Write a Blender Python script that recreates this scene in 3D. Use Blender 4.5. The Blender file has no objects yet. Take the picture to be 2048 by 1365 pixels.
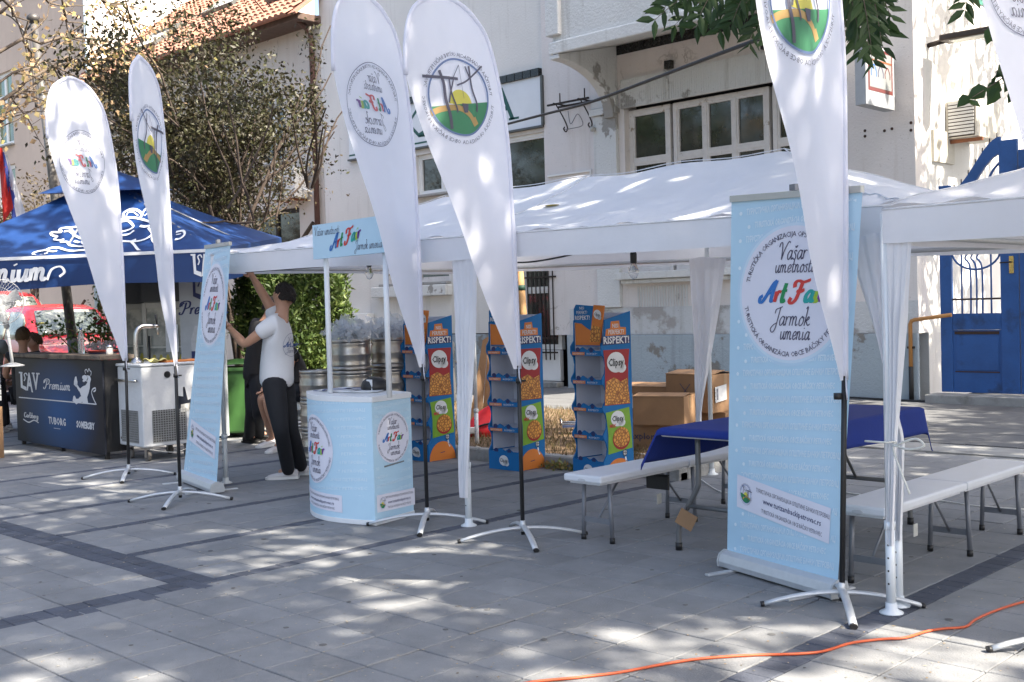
import bpy, bmesh, math, random
import numpy as np
from mathutils import Vector, Matrix
random.seed(7); RNG = np.random.default_rng(7)
S = bpy.context.scene; COL = S.collection
R_ = math.radians
# ---------------------------------------------------------------- camera
F_PX, YAW, PIT, ROL, CAMH = 2267.76, R_(44.056), R_(1.641), R_(1.589), 1.46
fw = np.array([-math.sin(YAW)*math.cos(PIT), math.cos(YAW)*math.cos(PIT), -math.sin(PIT)])
rt0 = np.array([math.cos(YAW), math.sin(YAW), 0.]); dn0 = np.cross(fw, rt0)
rt = rt0*math.cos(ROL)+dn0*math.sin(ROL); dn = -rt0*math.sin(ROL)+dn0*math.cos(ROL)
CAMP = np.array([0, 0, CAMH])
cam = bpy.data.cameras.new('camera'); cam.sensor_width = 36; cam.lens = F_PX/2048*36; cam.clip_end = 500; cam.clip_start = .05
camo = bpy.data.objects.new('camera', cam); COL.objects.link(camo); S.camera = camo
camo.matrix_world = Matrix(((rt[0], -dn[0], -fw[0], 0), (rt[1], -dn[1], -fw[1], 0), (rt[2], -dn[2], -fw[2], CAMH), (0, 0, 0, 1)))
# ---------------------------------------------------------------- light
SUN_AZ, SUN_EL = R_(6), R_(50)          # azimuth measured from +X (along the facade) towards +Y
sd = Vector((math.cos(SUN_EL)*math.cos(SUN_AZ), math.cos(SUN_EL)*math.sin(SUN_AZ), math.sin(SUN_EL)))
W = bpy.data.worlds.new('World'); S.world = W; W.use_nodes = True
wn = W.node_tree.nodes; wl = W.node_tree.links
sky = wn.new('ShaderNodeTexSky'); sky.sky_type = 'NISHITA'; sky.sun_disc = False
sky.sun_elevation = SUN_EL; sky.sun_rotation = math.pi/2-SUN_AZ; sky.dust_density = 4.2; sky.ozone_density = .8
wl.new(sky.outputs[0], wn['Background'].inputs[0]); wn['Background'].inputs[1].default_value = 0.13
sun = bpy.data.lights.new('sun', 'SUN'); sun.energy = 5.0; sun.angle = R_(.55); sun.color = (1, .91, .77)
suno = bpy.data.objects.new('sun', sun); COL.objects.link(suno); suno.rotation_euler = sd.to_track_quat('Z', 'Y').to_euler()
S.view_settings.view_transform = 'Standard'; S.view_settings.look = 'None'; S.view_settings.gamma = 1
S.view_settings.exposure = 1.82
# ---------------------------------------------------------------- pixel (2048x1365 photo) -> place
def ray(x, y): return rt*((x-1024)/F_PX)+dn*((y-682.5)/F_PX)+fw
def G(x, y, z=0.):
    d = ray(x, y); return CAMP+d*((z-CAMH)/d[2])
def OY(x, y, Y): d = ray(x, y); return CAMP+d*(Y/d[1])
def OX(x, y, X): d = ray(x, y); return CAMP+d*(X/d[0])
def OP(x, y, p, n): d = ray(x, y); n = np.array(n, float); return CAMP+d*(np.dot(np.array(p, float)-CAMP, n)/np.dot(d, n))
def DP(x, y, dep): return CAMP+ray(x, y)*dep
def Zat(x, y, P):
    d = ray(x, y); n = d[:2]; t = np.dot(np.array(P[:2]), n)/np.dot(n, n); return float((CAMP+d*t)[2])
# ---------------------------------------------------------------- materials
def new_mat(name):
    m = bpy.data.materials.new(name); m.use_nodes = True
    return m, m.node_tree.nodes, m.node_tree.links, m.node_tree.nodes['Principled BSDF']
def rgb(h, k=1.):
    h = h.lstrip('#'); c = [int(h[i:i+2], 16)/255 for i in (0, 2, 4)]
    return tuple(k*(v/12.92 if v <= .04045 else ((v+.055)/1.055)**2.4) for v in c)
MATS = {}
def M(name, col, rough=.6, metal=0., var=.12, scale=8., bump=.0, bscale=60., trans=0., spec=.5, objvar=0., stain=None, alpha=1., glass=0., coat=0., col2=None, emit=0., world=False):
    """plain procedural surface: colour broken by two noises, optional fine relief, stains with their own shape, cloth translucency"""
    if name in MATS: return MATS[name]
    m, n, l, b = new_mat(name); MATS[name] = m
    b.inputs['Roughness'].default_value = rough; b.inputs['Metallic'].default_value = metal
    b.inputs['Specular IOR Level'].default_value = spec; b.inputs['Coat Weight'].default_value = coat
    tc = n.new('ShaderNodeTexCoord'); co = tc.outputs['Object']
    if world: co = n.new('ShaderNodeNewGeometry').outputs['Position']
    nz = n.new('ShaderNodeTexNoise'); nz.inputs['Scale'].default_value = scale; nz.inputs['Detail'].default_value = 6; nz.inputs['Roughness'].default_value = .65
    l.new(co, nz.inputs['Vector'])
    rp = n.new('ShaderNodeValToRGB'); c = Vector(col[:3]); c2 = Vector(col2) if col2 else c*(1+var)
    rp.color_ramp.elements[0].position = .3; rp.color_ramp.elements[1].position = .7
    rp.color_ramp.elements[0].color = (*(c*(1-var)), 1); rp.color_ramp.elements[1].color = (*c2, 1)
    l.new(nz.outputs[0], rp.inputs[0]); out = rp.outputs[0]
    if stain:
        scol, sscale, lo, hi = stain
        n2 = n.new('ShaderNodeTexNoise'); n2.inputs['Scale'].default_value = sscale; n2.inputs['Detail'].default_value = 9; n2.inputs['Roughness'].default_value = .6
        l.new(co, n2.inputs['Vector'])
        mr = n.new('ShaderNodeMapRange'); mr.inputs[1].default_value = lo; mr.inputs[2].default_value = hi
        l.new(n2.outputs[0], mr.inputs[0])
        mx = n.new('ShaderNodeMix'); mx.data_type = 'RGBA'; l.new(mr.outputs[0], mx.inputs[0]); l.new(out, mx.inputs[6]); mx.inputs[7].default_value = (*scol, 1); out = mx.outputs[2]
    if objvar:
        oi = n.new('ShaderNodeObjectInfo'); mm = n.new('ShaderNodeMapRange'); mm.inputs[3].default_value = 1-objvar; mm.inputs[4].default_value = 1+objvar
        l.new(oi.outputs['Random'], mm.inputs[0]); hv = n.new('ShaderNodeHueSaturation'); l.new(mm.outputs[0], hv.inputs['Value']); l.new(out, hv.inputs['Color']); out = hv.outputs[0]
    l.new(out, b.inputs['Base Color'])
    rr = n.new('ShaderNodeMapRange'); rr.inputs[3].default_value = max(0, rough-.08); rr.inputs[4].default_value = min(1, rough+.1); l.new(nz.outputs[0], rr.inputs[0]); l.new(rr.outputs[0], b.inputs['Roughness'])
    if bump:
        n3 = n.new('ShaderNodeTexNoise'); n3.inputs['Scale'].default_value = bscale; n3.inputs['Detail'].default_value = 5; l.new(co, n3.inputs['Vector'])
        bp = n.new('ShaderNodeBump'); bp.inputs['Strength'].default_value = bump; bp.inputs['Distance'].default_value = .02; l.new(n3.outputs[0], bp.inputs['Height']); l.new(bp.outputs[0], b.inputs['Normal'])
    if glass:
        b.inputs['Transmission Weight'].default_value = glass; b.inputs['IOR'].default_value = 1.2
    if emit:
        b.inputs['Emission Color'].default_value = (*col[:3], 1); b.inputs['Emission Strength'].default_value = emit
    if trans:
        tr = n.new('ShaderNodeBsdfTranslucent'); l.new(out, tr.inputs[0]); ms = n.new('ShaderNodeMixShader'); ms.inputs[0].default_value = trans
        l.new(b.outputs[0], ms.inputs[1]); l.new(tr.outputs[0], ms.inputs[2]); l.new(ms.outputs[0], n['Material Output'].inputs[0])
    if alpha < 1: b.inputs['Alpha'].default_value = alpha
    return m
def wall_mat(name, base, patch, dirt, pscale=.9, lo=.56, hi=.6, bump=.25):
    """aged plaster: large soft tone shifts, flaked patches with hard edges, vertical rain streaks, specks"""
    m, n, l, b = new_mat(name); MATS[name] = m; b.inputs['Roughness'].default_value = .9; b.inputs['Specular IOR Level'].default_value = .2
    tc = n.new('ShaderNodeTexCoord'); co = tc.outputs['Object']
    def noise(sc, det=8, vec=co, ro=.6):
        x = n.new('ShaderNodeTexNoise'); x.inputs['Scale'].default_value = sc; x.inputs['Detail'].default_value = det; x.inputs['Roughness'].default_value = ro; l.new(vec, x.inputs['Vector']); return x.outputs[0]
    def mixc(f, a, c):
        x = n.new('ShaderNodeMix'); x.data_type = 'RGBA'; l.new(f, x.inputs[0])
        if hasattr(a, 'links'): l.new(a, x.inputs[6])
        else: x.inputs[6].default_value = (*a, 1)
        x.inputs[7].default_value = (*c, 1); return x.outputs[2]
    def rng(v, a, c, o0=0, o1=1):
        x = n.new('ShaderNodeMapRange'); x.inputs[1].default_value = a; x.inputs[2].default_value = c; x.inputs[3].default_value = o0; x.inputs[4].default_value = o1; l.new(v, x.inputs[0]); return x.outputs[0]
    c = mixc(rng(noise(.35, 5), .35, .7), base, tuple(v*.84 for v in base))
    mp = n.new('ShaderNodeMapping'); mp.inputs['Scale'].default_value = (3.5, 3.5, .22); l.new(co, mp.inputs[0])
    c = mixc(rng(noise(1.6, 6, mp.outputs[0]), .56, .8, 0, .55), c, dirt)
    pn = noise(pscale, 10, co, .62); pf = rng(pn, lo, hi)
    c = mixc(pf, c, patch)
    vo = n.new('ShaderNodeTexVoronoi'); vo.feature = 'DISTANCE_TO_EDGE'; vo.inputs['Scale'].default_value = .55; vm = n.new('ShaderNodeVectorMath'); vm.operation = 'MULTIPLY_ADD'; nn_ = n.new('ShaderNodeTexNoise'); nn_.inputs['Scale'].default_value = 2.2; nn_.inputs['Detail'].default_value = 7; l.new(co, nn_.inputs['Vector']); l.new(nn_.outputs['Color'], vm.inputs[0]); vm.inputs[1].default_value = (.9, .9, .9); l.new(co, vm.inputs[2]); l.new(vm.outputs[0], vo.inputs['Vector'])
    mk = n.new('ShaderNodeMath'); mk.operation = 'MULTIPLY'; l.new(rng(vo.outputs[0], .009, .003), mk.inputs[0]); l.new(rng(noise(.5, 3), .57, .66, 0, .6), mk.inputs[1]); c = mixc(mk.outputs[0], c, tuple(v*.4 for v in dirt))
    c = mixc(rng(noise(38, 2), .7, .74, 0, .6), c, tuple(v*.45 for v in dirt))
    l.new(c, b.inputs['Base Color'])
    ad = n.new('ShaderNodeMath'); ad.operation = 'MULTIPLY_ADD'; l.new(pf, ad.inputs[0]); ad.inputs[1].default_value = -.5; l.new(noise(26, 6), ad.inputs[2])
    bp = n.new('ShaderNodeBump'); bp.inputs['Strength'].default_value = bump; bp.inputs['Distance'].default_value = .03; l.new(ad.outputs[0], bp.inputs['Height']); l.new(bp.outputs[0], b.inputs['Normal'])
    return m
# ---------------------------------------------------------------- mesh building
class MB:
    def __init__(s): s.v = []; s.f = []; s.sm = []
    def add(s, vs, fs, smooth=False):
        o = len(s.v); s.v += [tuple(map(float, v)) for v in vs]; s.f += [tuple(i+o for i in f) for f in fs]; s.sm += [smooth]*len(fs); return s
    def box(s, a, b, rz=0, piv=None, ch=0.):
        x0, y0, z0 = a; x1, y1, z1 = b
        if ch:
            c = ch; vs = []; fs = []
            lo = [(x0+c, y0+c), (x1-c, y0+c), (x1-c, y1-c), (x0+c, y1-c)]; hi = [(x0, y0), (x1, y0), (x1, y1), (x0, y1)]
            for ring, z in ((lo, z0), (hi, z0+c), (hi, z1-c), (lo, z1)): vs += [(p[0], p[1], z) for p in ring]
            for r in range(3):
                for k in range(4): fs.append((r*4+k, r*4+(k+1) % 4, r*4+4+(k+1) % 4, r*4+4+k))
            fs += [(3, 2, 1, 0), (12, 13, 14, 15)]
        else:
            vs = [(x0, y0, z0), (x1, y0, z0), (x1, y1, z0), (x0, y1, z0), (x0, y0, z1), (x1, y0, z1), (x1, y1, z1), (x0, y1, z1)]
            fs = [(3, 2, 1, 0), (4, 5, 6, 7), (0, 1, 5, 4), (1, 2, 6, 5), (2, 3, 7, 6), (3, 0, 4, 7)]
        if rz:
            p = piv or ((x0+x1)/2, (y0+y1)/2); c, q = math.cos(rz), math.sin(rz)
            vs = [(p[0]+(v[0]-p[0])*c-(v[1]-p[1])*q, p[1]+(v[0]-p[0])*q+(v[1]-p[1])*c, v[2]) for v in vs]
        return s.add(vs, fs)
    def obox(s, o, ex, ey, ez):
        """box from corner o with edge vectors"""
        o, ex, ey, ez = map(np.array, (o, ex, ey, ez))
        vs = [o, o+ex, o+ex+ey, o+ey, o+ez, o+ex+ez, o+ex+ey+ez, o+ey+ez]
        fs = [(3, 2, 1, 0), (4, 5, 6, 7), (0, 1, 5, 4), (1, 2, 6, 5), (2, 3, 7, 6), (3, 0, 4, 7)]
        if np.dot(np.cross(ex, ey), ez) < 0: fs = [f[::-1] for f in fs]
        return s.add(vs, fs)
    def tube(s, path, r, n=10, cap=True, flat=1.):
        P = [Vector(map(float, p)) for p in path]; rr = r if hasattr(r, '__len__') else [r]*len(P)
        vs = []; fs = []; up = None
        for i, p in enumerate(P):
            t = (P[min(i+1, len(P)-1)]-P[max(i-1, 0)]).normalized()
            if up is None:
                up = Vector((0, 0, 1)) if abs(t.z) < .9 else Vector((1, 0, 0))
            a = t.cross(up)
            if a.length < 1e-5: a = t.orthogonal()
            a.normalize(); up = a.cross(t).normalized()
            for k in range(n):
                g = 2*math.pi*k/n; vs.append(tuple(p+(a*math.cos(g)+up*math.sin(g)*flat)*rr[i]))
        for i in range(len(P)-1):
            for k in range(n): fs.append((i*n+k, i*n+(k+1) % n, (i+1)*n+(k+1) % n, (i+1)*n+k))
        s.add(vs, fs, True)
        if cap:
            o = len(s.v)-len(vs); s.f += [tuple(o+k for k in range(n))[::-1], tuple(o+(len(P)-1)*n+k for k in range(n))]; s.sm += [False, False]
        return s
    def lathe(s, prof, n=24, c=(0, 0, 0), cap=True):
        vs = []; fs = []
        for r, z in prof:
            for k in range(n): g = 2*math.pi*k/n; vs.append((c[0]+r*math.cos(g), c[1]+r*math.sin(g), c[2]+z))
        for i in range(len(prof)-1):
            for k in range(n): fs.append((i*n+k, i*n+(k+1) % n, (i+1)*n+(k+1) % n, (i+1)*n+k))
        s.add(vs, fs, True)
        if cap:
            o = len(s.v)-len(vs); s.f += [tuple(o+k for k in range(n))[::-1], tuple(o+(len(prof)-1)*n+k for k in range(n))]; s.sm += [False, False]
        return s
    def prism(s, poly, o, ex, ey, ez):
        """polygon (2D list) in plane o+u*ex+v*ey, thickness vector ez"""
        o, ex, ey, ez = map(np.array, (o, ex, ey, ez)); n = len(poly)
        a = [o+u*ex+v*ey for u, v in poly]; vs = a+[p+ez for p in a]
        ar = sum(poly[i][0]*poly[(i+1) % n][1]-poly[(i+1) % n][0]*poly[i][1] for i in range(n))
        if ar*np.dot(np.cross(ex, ey), ez) < 0: idx = list(range(n))
        else: idx = list(range(n))[::-1]
        fs = [tuple(idx), tuple(i+n for i in idx[::-1])]
        for k in range(n): i, j = idx[k], idx[(k+1) % n]; fs.append((j, i, i+n, j+n))
        return s.add(vs, fs)
    def grid(s, fn, nu, nv, smooth=True, flip=False):
        vs = [fn(i/nu, j/nv) for j in range(nv+1) for i in range(nu+1)]
        fs = [(j*(nu+1)+i, j*(nu+1)+i+1, (j+1)*(nu+1)+i+1, (j+1)*(nu+1)+i) for j in range(nv) for i in range(nu)]
        if flip: fs = [f[::-1] for f in fs]
        return s.add(vs, fs, smooth)
    def mesh(s, name, mat):
        me = bpy.data.meshes.new(name); me.from_pydata(s.v, [], s.f); me.materials.append(mat)
        me.polygons.foreach_set('use_smooth', s.sm); me.update(); return me
    def build(s, name, mat, parent=None, bev=0., solid=0., sub=0):
        o = bpy.data.objects.new(name, s.mesh(name, mat)); COL.objects.link(o)
        if parent: o.parent = parent
        if solid:
            md = o.modifiers.new('solid', 'SOLIDIFY'); md.thickness = solid; md.offset = 0
        if sub:
            md = o.modifiers.new('sub', 'SUBSURF'); md.levels = md.render_levels = sub
        if bev:
            md = o.modifiers.new('bevel', 'BEVEL'); md.width = bev; md.segments = 2; md.limit_method = 'ANGLE'; md.angle_limit = R_(40)
        return o
def thing(name, label, cat, loc=(0, 0, 0), rz=0., group=None):
    o = bpy.data.objects.new(name, None); COL.objects.link(o); o.empty_display_size = .1
    o.location = tuple(map(float, loc)); o.rotation_euler = (0, 0, rz); return tag(o, label, cat, group)
def tag(o, label, cat, group=None):
    o['label'] = label; o['category'] = cat
    if group: o['group'] = group
    return o
def struct(o): o['kind'] = 'structure'; return o
def stuff(o): o['kind'] = 'stuff'; return o
def copy_tree(o, parent=None):
    c = o.copy(); COL.objects.link(c); c.parent = parent
    for ch in list(o.children): copy_tree(ch, c)
    return c
def setorigin(o, p):
    """move a mesh object's origin to p without moving the mesh"""
    p = Vector(map(float, p)); o.data.transform(Matrix.Translation(-p)); o.location = p; return o
# ---------------------------------------------------------------- lettering
_TC = {}
def text2d(s, size=1., shear=0., bold=0., align='CENTER', wid=None):
    k = (s, shear, bold)
    if k not in _TC:
        cu = bpy.data.curves.new('t', 'FONT'); cu.body = s; cu.size = 1; cu.shear = shear; cu.offset = bold; cu.resolution_u = 1
        ob = bpy.data.objects.new('t', cu); COL.objects.link(ob); bpy.context.view_layer.update()
        me = bpy.data.meshes.new_from_object(ob.evaluated_get(bpy.context.evaluated_depsgraph_get()))
        v = np.array([x.co[:2] for x in me.vertices]).reshape(-1, 2); f = [tuple(p.vertices) for p in me.polygons]
        bpy.data.objects.remove(ob); bpy.data.curves.remove(cu); bpy.data.meshes.remove(me)
        if len(v): v[:, 0] -= v[:, 0].min()
        _TC[k] = (v, f)
    v, f = _TC[k]; v = v.copy()
    if not len(v): return v, f
    w = v[:, 0].max()
    if wid: v[:, 0] *= wid/(w*size); w = v[:, 0].max()
    if align == 'CENTER': v[:, 0] -= w/2
    elif align == 'RIGHT': v[:, 0] -= w
    return v*size, f
def ring_text(s, r, a0, a1, size, inside=False):
    """letters along a circle from angle a0 to a1 (degrees, clockwise when a1<a0)"""
    V = []; Fc = []; wd = [.34 if ch == ' ' else float(np.ptp(text2d(ch, 1.)[0][:, 0]))+.13 for ch in s]; tot = sum(wd); acc = np.cumsum([0]+wd)
    for i, ch in enumerate(s):
        if ch == ' ': continue
        v, f = text2d(ch, size)
        a = R_(a0+(a1-a0)*(acc[i]+wd[i]/2)/tot); rot = a-math.pi/2 if not inside else a+math.pi/2
        if inside: v = v-np.array([0, size*.35])
        c, q = math.cos(rot), math.sin(rot)
        p = np.stack([v[:, 0]*c-v[:, 1]*q+r*math.cos(a), v[:, 0]*q+v[:, 1]*c+r*math.sin(a)], 1)
        o = sum(len(x) for x in V); V.append(p); Fc += [tuple(j+o for j in g) for g in f]
    return np.concatenate(V), Fc
def catmull(pts, k=6):
    P = [np.array(p, float) for p in pts]
    if len(P) < 3: return P
    Q = [2*P[0]-P[1]]+P+[2*P[-1]-P[-2]]; out = []
    for i in range(1, len(Q)-2):
        for j in range(k):
            t = j/k; a, b, c, d = Q[i-1], Q[i], Q[i+1], Q[i+2]
            out.append(.5*((2*b)+(-a+c)*t+(2*a-5*b+4*c-d)*t*t+(-a+3*b-3*c+d)*t**3))
    return out+[P[-1]]
def ribbon(pts, w, k=6, taper=True, slant=.35):
    """pen stroke with thick down-strokes"""
    P = catmull(pts, k) if k else [np.array(p, float) for p in pts]; V = []; n = len(P)
    for i, p in enumerate(P):
        t = P[min(i+1, n-1)]-P[max(i-1, 0)]; L = np.hypot(*t) or 1; t = t/L; nn = np.array([-t[1], t[0]])
        ww = w*(1-slant+slant*2*abs(t[1])) if taper else w
        V += [p+nn*ww/2, p-nn*ww/2]
    return np.array(V), [(2*i, 2*i+1, 2*i+3, 2*i+2) for i in range(n-1)]
GL = {
 'a': (.56, [[(.42, .42), (.26, .5), (.08, .3), (.1, .06), (.22, .01), (.38, .2), (.45, .49)], [(.45, .5), (.42, .14), (.48, .01), (.6, .1)]]),
 'e': (.44, [[(.05, .2), (.3, .26), (.36, .4), (.24, .5), (.08, .34), (.08, .1), (.2, 0), (.42, .14)]]),
 'i': (.28, [[(.08, .48), (.08, .12), (.15, 0), (.28, .1)], [(.12, .72), (.15, .66)]]),
 'k': (.52, [[(.0, .9), (.12, 1.), (.1, .5), (.06, 0)], [(.08, .2), (.3, .48), (.36, .38), (.14, .24)], [(.16, .24), (.34, .02), (.5, .1)]]),
 'm': (.78, [[(.04, .5), (.06, .25), (.04, 0)], [(.05, .28), (.18, .5), (.28, .4), (.28, 0)], [(.29, .28), (.42, .5), (.54, .4), (.53, .12), (.6, 0), (.72, .1)]]),
 'n': (.54, [[(.04, .5), (.06, .25), (.04, 0)], [(.05, .28), (.18, .5), (.3, .4), (.29, .12), (.36, 0), (.5, .1)]]),
 'o': (.46, [[(.24, .5), (.07, .32), (.08, .06), (.22, 0), (.38, .18), (.36, .42), (.24, .5), (.3, .42), (.46, .42)]]),
 'r': (.36, [[(.04, .5), (.06, .25), (.04, 0)], [(.06, .28), (.18, .47), (.34, .46)]]),
 's': (.36, [[(.32, .42), (.2, .5), (.1, .4), (.26, .22), (.26, .06), (.14, 0), (.02, .08)]]),
 't': (.34, [[(.16, .86), (.12, .4), (.12, .1), (.2, 0), (.34, .1)], [(-.02, .5), (.32, .52)]]),
 'u': (.52, [[(.04, .48), (.06, .12), (.16, 0), (.32, .2), (.37, .49)], [(.37, .5), (.36, .12), (.42, 0), (.54, .1)]]),
 'l': (.26, [[(.0, .2), (.2, .85), (.14, 1), (.08, .7), (.08, .1), (.16, 0), (.28, .1)]]),
 'p': (.5, [[(.06, .5), (.05, 0), (.02, -.4)], [(.06, .26), (.2, .5), (.36, .36), (.3, .06), (.16, 0), (.06, .1)]]),
 'V': (.74, [[(-.1, .7), (-.02, .92), (.14, .9), (.24, .4), (.26, 0)], [(.26, 0), (.44, .55), (.7, .98), (.86, .92)]]),
 'J': (.52, [[(.06, .66), (.1, .86), (.4, .96), (.62, 1.02)], [(.46, .98), (.38, .4), (.26, -.2), (.04, -.38), (-.14, -.2), (.06, .02), (.34, .14)]]),
 'A': (.86, [[(.06, .3), (-.08, .2), (-.06, .02), (.1, 0), (.3, .3), (.56, .82), (.74, .98)], [(.74, 1.), (.66, .5), (.66, .06), (.8, .06)], [(.24, .34), (.5, .42), (.72, .38)]]),
 'F': (.84, [[(.1, .66), (.06, .86), (.24, .96), (.56, .9), (.94, 1.0)], [(.5, .92), (.44, .5), (.34, .1), (.14, -.06), (-.02, .04), (.04, .2)], [(.26, .5), (.5, .46), (.72, .56)]]),
 'P': (.8, [[(.36, .92), (.3, .4), (.16, .02), (-.04, .0), (-.06, .16)], [(-.1, .56), (-.08, .86), (.3, 1.02), (.66, .92), (.66, .56), (.34, .42)], [(.0, .62), (.04, .78), (.2, .88)]]),
 'C': (.6, [[(.5, .74), (.42, .9), (.2, .84), (.04, .46), (.12, .06), (.32, 0), (.54, .18)]]),
 'y': (.5, [[(.04, .48), (.06, .14), (.18, .04), (.34, .2), (.38, .49)], [(.38, .5), (.34, 0), (.2, -.36), (.02, -.3)]]),
 'b': (.48, [[(.06, 1.), (.06, .5), (.06, 0)], [(.06, .28), (.22, .5), (.38, .34), (.3, .02), (.08, .04)]]),
 'g': (.5, [[(.4, .42), (.24, .5), (.08, .3), (.12, .06), (.26, .04), (.4, .3)], [(.42, .5), (.38, 0), (.24, -.36), (.04, -.3), (.1, -.14)]]),
}
def fitw(vf, wid):
    v, f = vf; v = v-np.array([(v[:, 0].max()+v[:, 0].min())/2, 0]); return v*np.array([wid/np.ptp(v[:, 0]), 1]), f
def script(s, size, w, shear=.22, align='CENTER', track=0., colors=None):
    """pen script; returns {colour index: (V, F)}"""
    out = {}; x = 0.
    caron = s
    for i, ch in enumerate(s):
        if ch == ' ': x += .3; continue
        base = {'š': 's'}.get(ch, ch); adv, st = GL[base]; st = list(st)
        if ch == 'š': st = st+[[(.1, .74), (.18, .64), (.3, .76)]]
        for q in st:
            V, Fc = ribbon(q, w, 5); V = V+np.array([x, 0]); V[:, 0] += V[:, 1]*shear
            k = colors[i] if colors else 0; o = out.setdefault(k, ([], [])); b = sum(len(z) for z in o[0]); o[0].append(V*size); o[1].extend(tuple(j+b for j in f) for f in Fc)
        x += adv+track
    dx = {'CENTER': x/2, 'LEFT': 0, 'RIGHT': x}[align]*size
    return {k: (np.concatenate(a)-np.array([dx, 0]), f) for k, (a, f) in out.items()}
def disc2d(r, n=40, ex=1., c=(0, 0), r0=0.):
    if r0:
        V = [(c[0]+ex*q*math.cos(2*math.pi*k/n), c[1]+q*math.sin(2*math.pi*k/n)) for k in range(n) for q in (r0, r)]
        return np.array(V), [(2*k, 2*k+1, (2*k+3) % (2*n), (2*k+2) % (2*n)) for k in range(n)]
    V = [c]+[(c[0]+ex*r*math.cos(2*math.pi*k/n), c[1]+r*math.sin(2*math.pi*k/n)) for k in range(n)]
    return np.array(V, float), [(0, k+1, (k+1) % n+1) for k in range(n)]
def poly2d(p): return np.array(p, float), [tuple(range(len(p)))]
def at2(vf, x=0., y=0., s=1., sx=None):
    v, f = vf; return v*np.array([sx if sx is not None else s, s])+np.array([x, y]), f
def tess(vf, L):
    """cut large flat shapes into small facets so that they follow a curved cloth"""
    v, f = vf; bm = bmesh.new(); vs = [bm.verts.new((a, b, 0)) for a, b in v]
    for t in f:
        try: bm.faces.new([vs[i] for i in t])
        except ValueError: pass
    bmesh.ops.triangulate(bm, faces=bm.faces[:])
    for _ in range(5):
        es = [e for e in bm.edges if e.calc_length() > L]
        if not es: break
        bmesh.ops.subdivide_edges(bm, edges=es, cuts=1); bmesh.ops.triangulate(bm, faces=bm.faces[:])
    bm.verts.index_update(); out = (np.array([x.co[:2] for x in bm.verts]), [tuple(x.index for x in q.verts) for q in bm.faces]); bm.free(); return out
def decal(name, parts, fmap, mat, parent, off=.002, label=None, L=0.):
    """printed shapes laid on a surface: fmap(u,v,off) -> 3D"""
    mb = MB()
    for v, f in parts:
        if len(v) and L: v, f = tess((v, f), L)
        if len(v): mb.add([fmap(a, b, off) for a, b in v], f)
    o = mb.build(name, mat, parent)
    if label: o['label'] = label
    return o
def plane_map(o, ex, ey):
    o, ex, ey = (np.array(k, float) for k in (o, ex, ey)); n = np.cross(ex, ey); n = n/np.linalg.norm(n)
    return lambda u, v, d=0.: o+ex*u+ey*v+n*d
# ================================================================ materials used all over
white_al = M('aluminium', (.60, .62, .64), .5, .55, .06, 20)
black_pl = M('black_plastic', (.012, .012, .013), .45, 0, .2, 20)
steel = M('stainless_steel', (.55, .54, .52), .28, 1., .12, 6)
dark_iron = M('dark_iron', (.03, .022, .018), .6, .4, .3, 20)
grey_steel = M('grey_painted_steel', (.19, .20, .225), .45, .3, .1, 10)
tentw = M('tent_cloth', (.85, .86, .90), .75, 0, .03, 3, bump=.4, bscale=7, trans=.28)
flagw = M('flag_cloth', (.86, .87, .95), .6, 0, .02, 3, bump=.08, bscale=5, trans=.42)
card = M('cardboard', (.27, .16, .085), .85, 0, .1, 5, bump=.06, bscale=40, objvar=.12)
slabm = M('paving_concrete', (.205, .211, .219), .85, 0, .17, 3.3, world=True, bump=.3, bscale=120, objvar=.085, stain=((.28, .275, .265), 2.2, .6, .72))
slabm2 = M('paving_concrete_far', (.205, .211, .219), .85, 0, .17, 2.5, bump=.25, bscale=120, stain=((.27, .265, .255), 1.4, .58, .7))
cobm = M('dark_cobble', (.066, .074, .097), .8, 0, .2, 9, world=True, bump=.3, bscale=110, objvar=.16)
jointm = M('joint_sand', (.085, .08, .07), .95, 0, .3, 30, bump=.3, bscale=150)
asph = M('sidewalk_slab', (.115, .118, .122), .9, 0, .12, 3, bump=.2, bscale=90, stain=((.08, .08, .08), 1.2, .55, .72))
conc = M('kerb_concrete', (.30, .30, .29), .9, 0, .15, 4, bump=.3, bscale=70, stain=((.17, .165, .15), 3, .55, .7))
soil = M('dry_soil', (.16, .105, .06), .95, 0, .35, 9, bump=.6, bscale=35)
# ================================================================ ground, plaza, sidewalk
g = MB(); g.add([(-220, -120, -.06), (120, -120, -.06), (120, 220, -.06), (-220, 220, -.06)], [(0, 1, 2, 3)])
struct(g.build('ground', asph))
pv = MB(); pv.box((-42, -14, -.056), (14, 15.6, -.012)); pavement = struct(pv.build('pavement', jointm))
def visible(x, y, z=0., m=170):
    q = np.array([x, y, z])-CAMP; c = q@fw
    if c < .5: return None
    u, w = 1024+F_PX*(q@rt)/c, 682.5+F_PX*(q@dn)/c
    return c if (-m < u < 2048+m and -m < w < 1365+m) else None
slabs = []; cobs = []; cobs2 = []
def cells(x0, x1, nx, y0, y1, ny, dst):
    for i in range(nx):
        for j in range(ny): dst.append((x0+(x1-x0)*i/nx, x0+(x1-x0)*(i+1)/nx, y0+(y1-y0)*j/ny, y0+(y1-y0)*(j+1)/ny))
YA, YB = -.07, 7.63                                        # slab rows 2.93+.3k
cells(-5.52, -2.47, 10, .53, 7.63, 24, slabs)
cells(-2.33, 1.53, 13, .53, 10.33, 33, slabs)
cells(-5.52, -2.47, 10, 7.63, 10.33, 9, slabs)
cells(-2.47, -2.33, 1, 2.9, 10.3, 74, cobs2)
cells(-5.62, -5.52, 1, 3.35, 7.6, 42, cobs)
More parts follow.
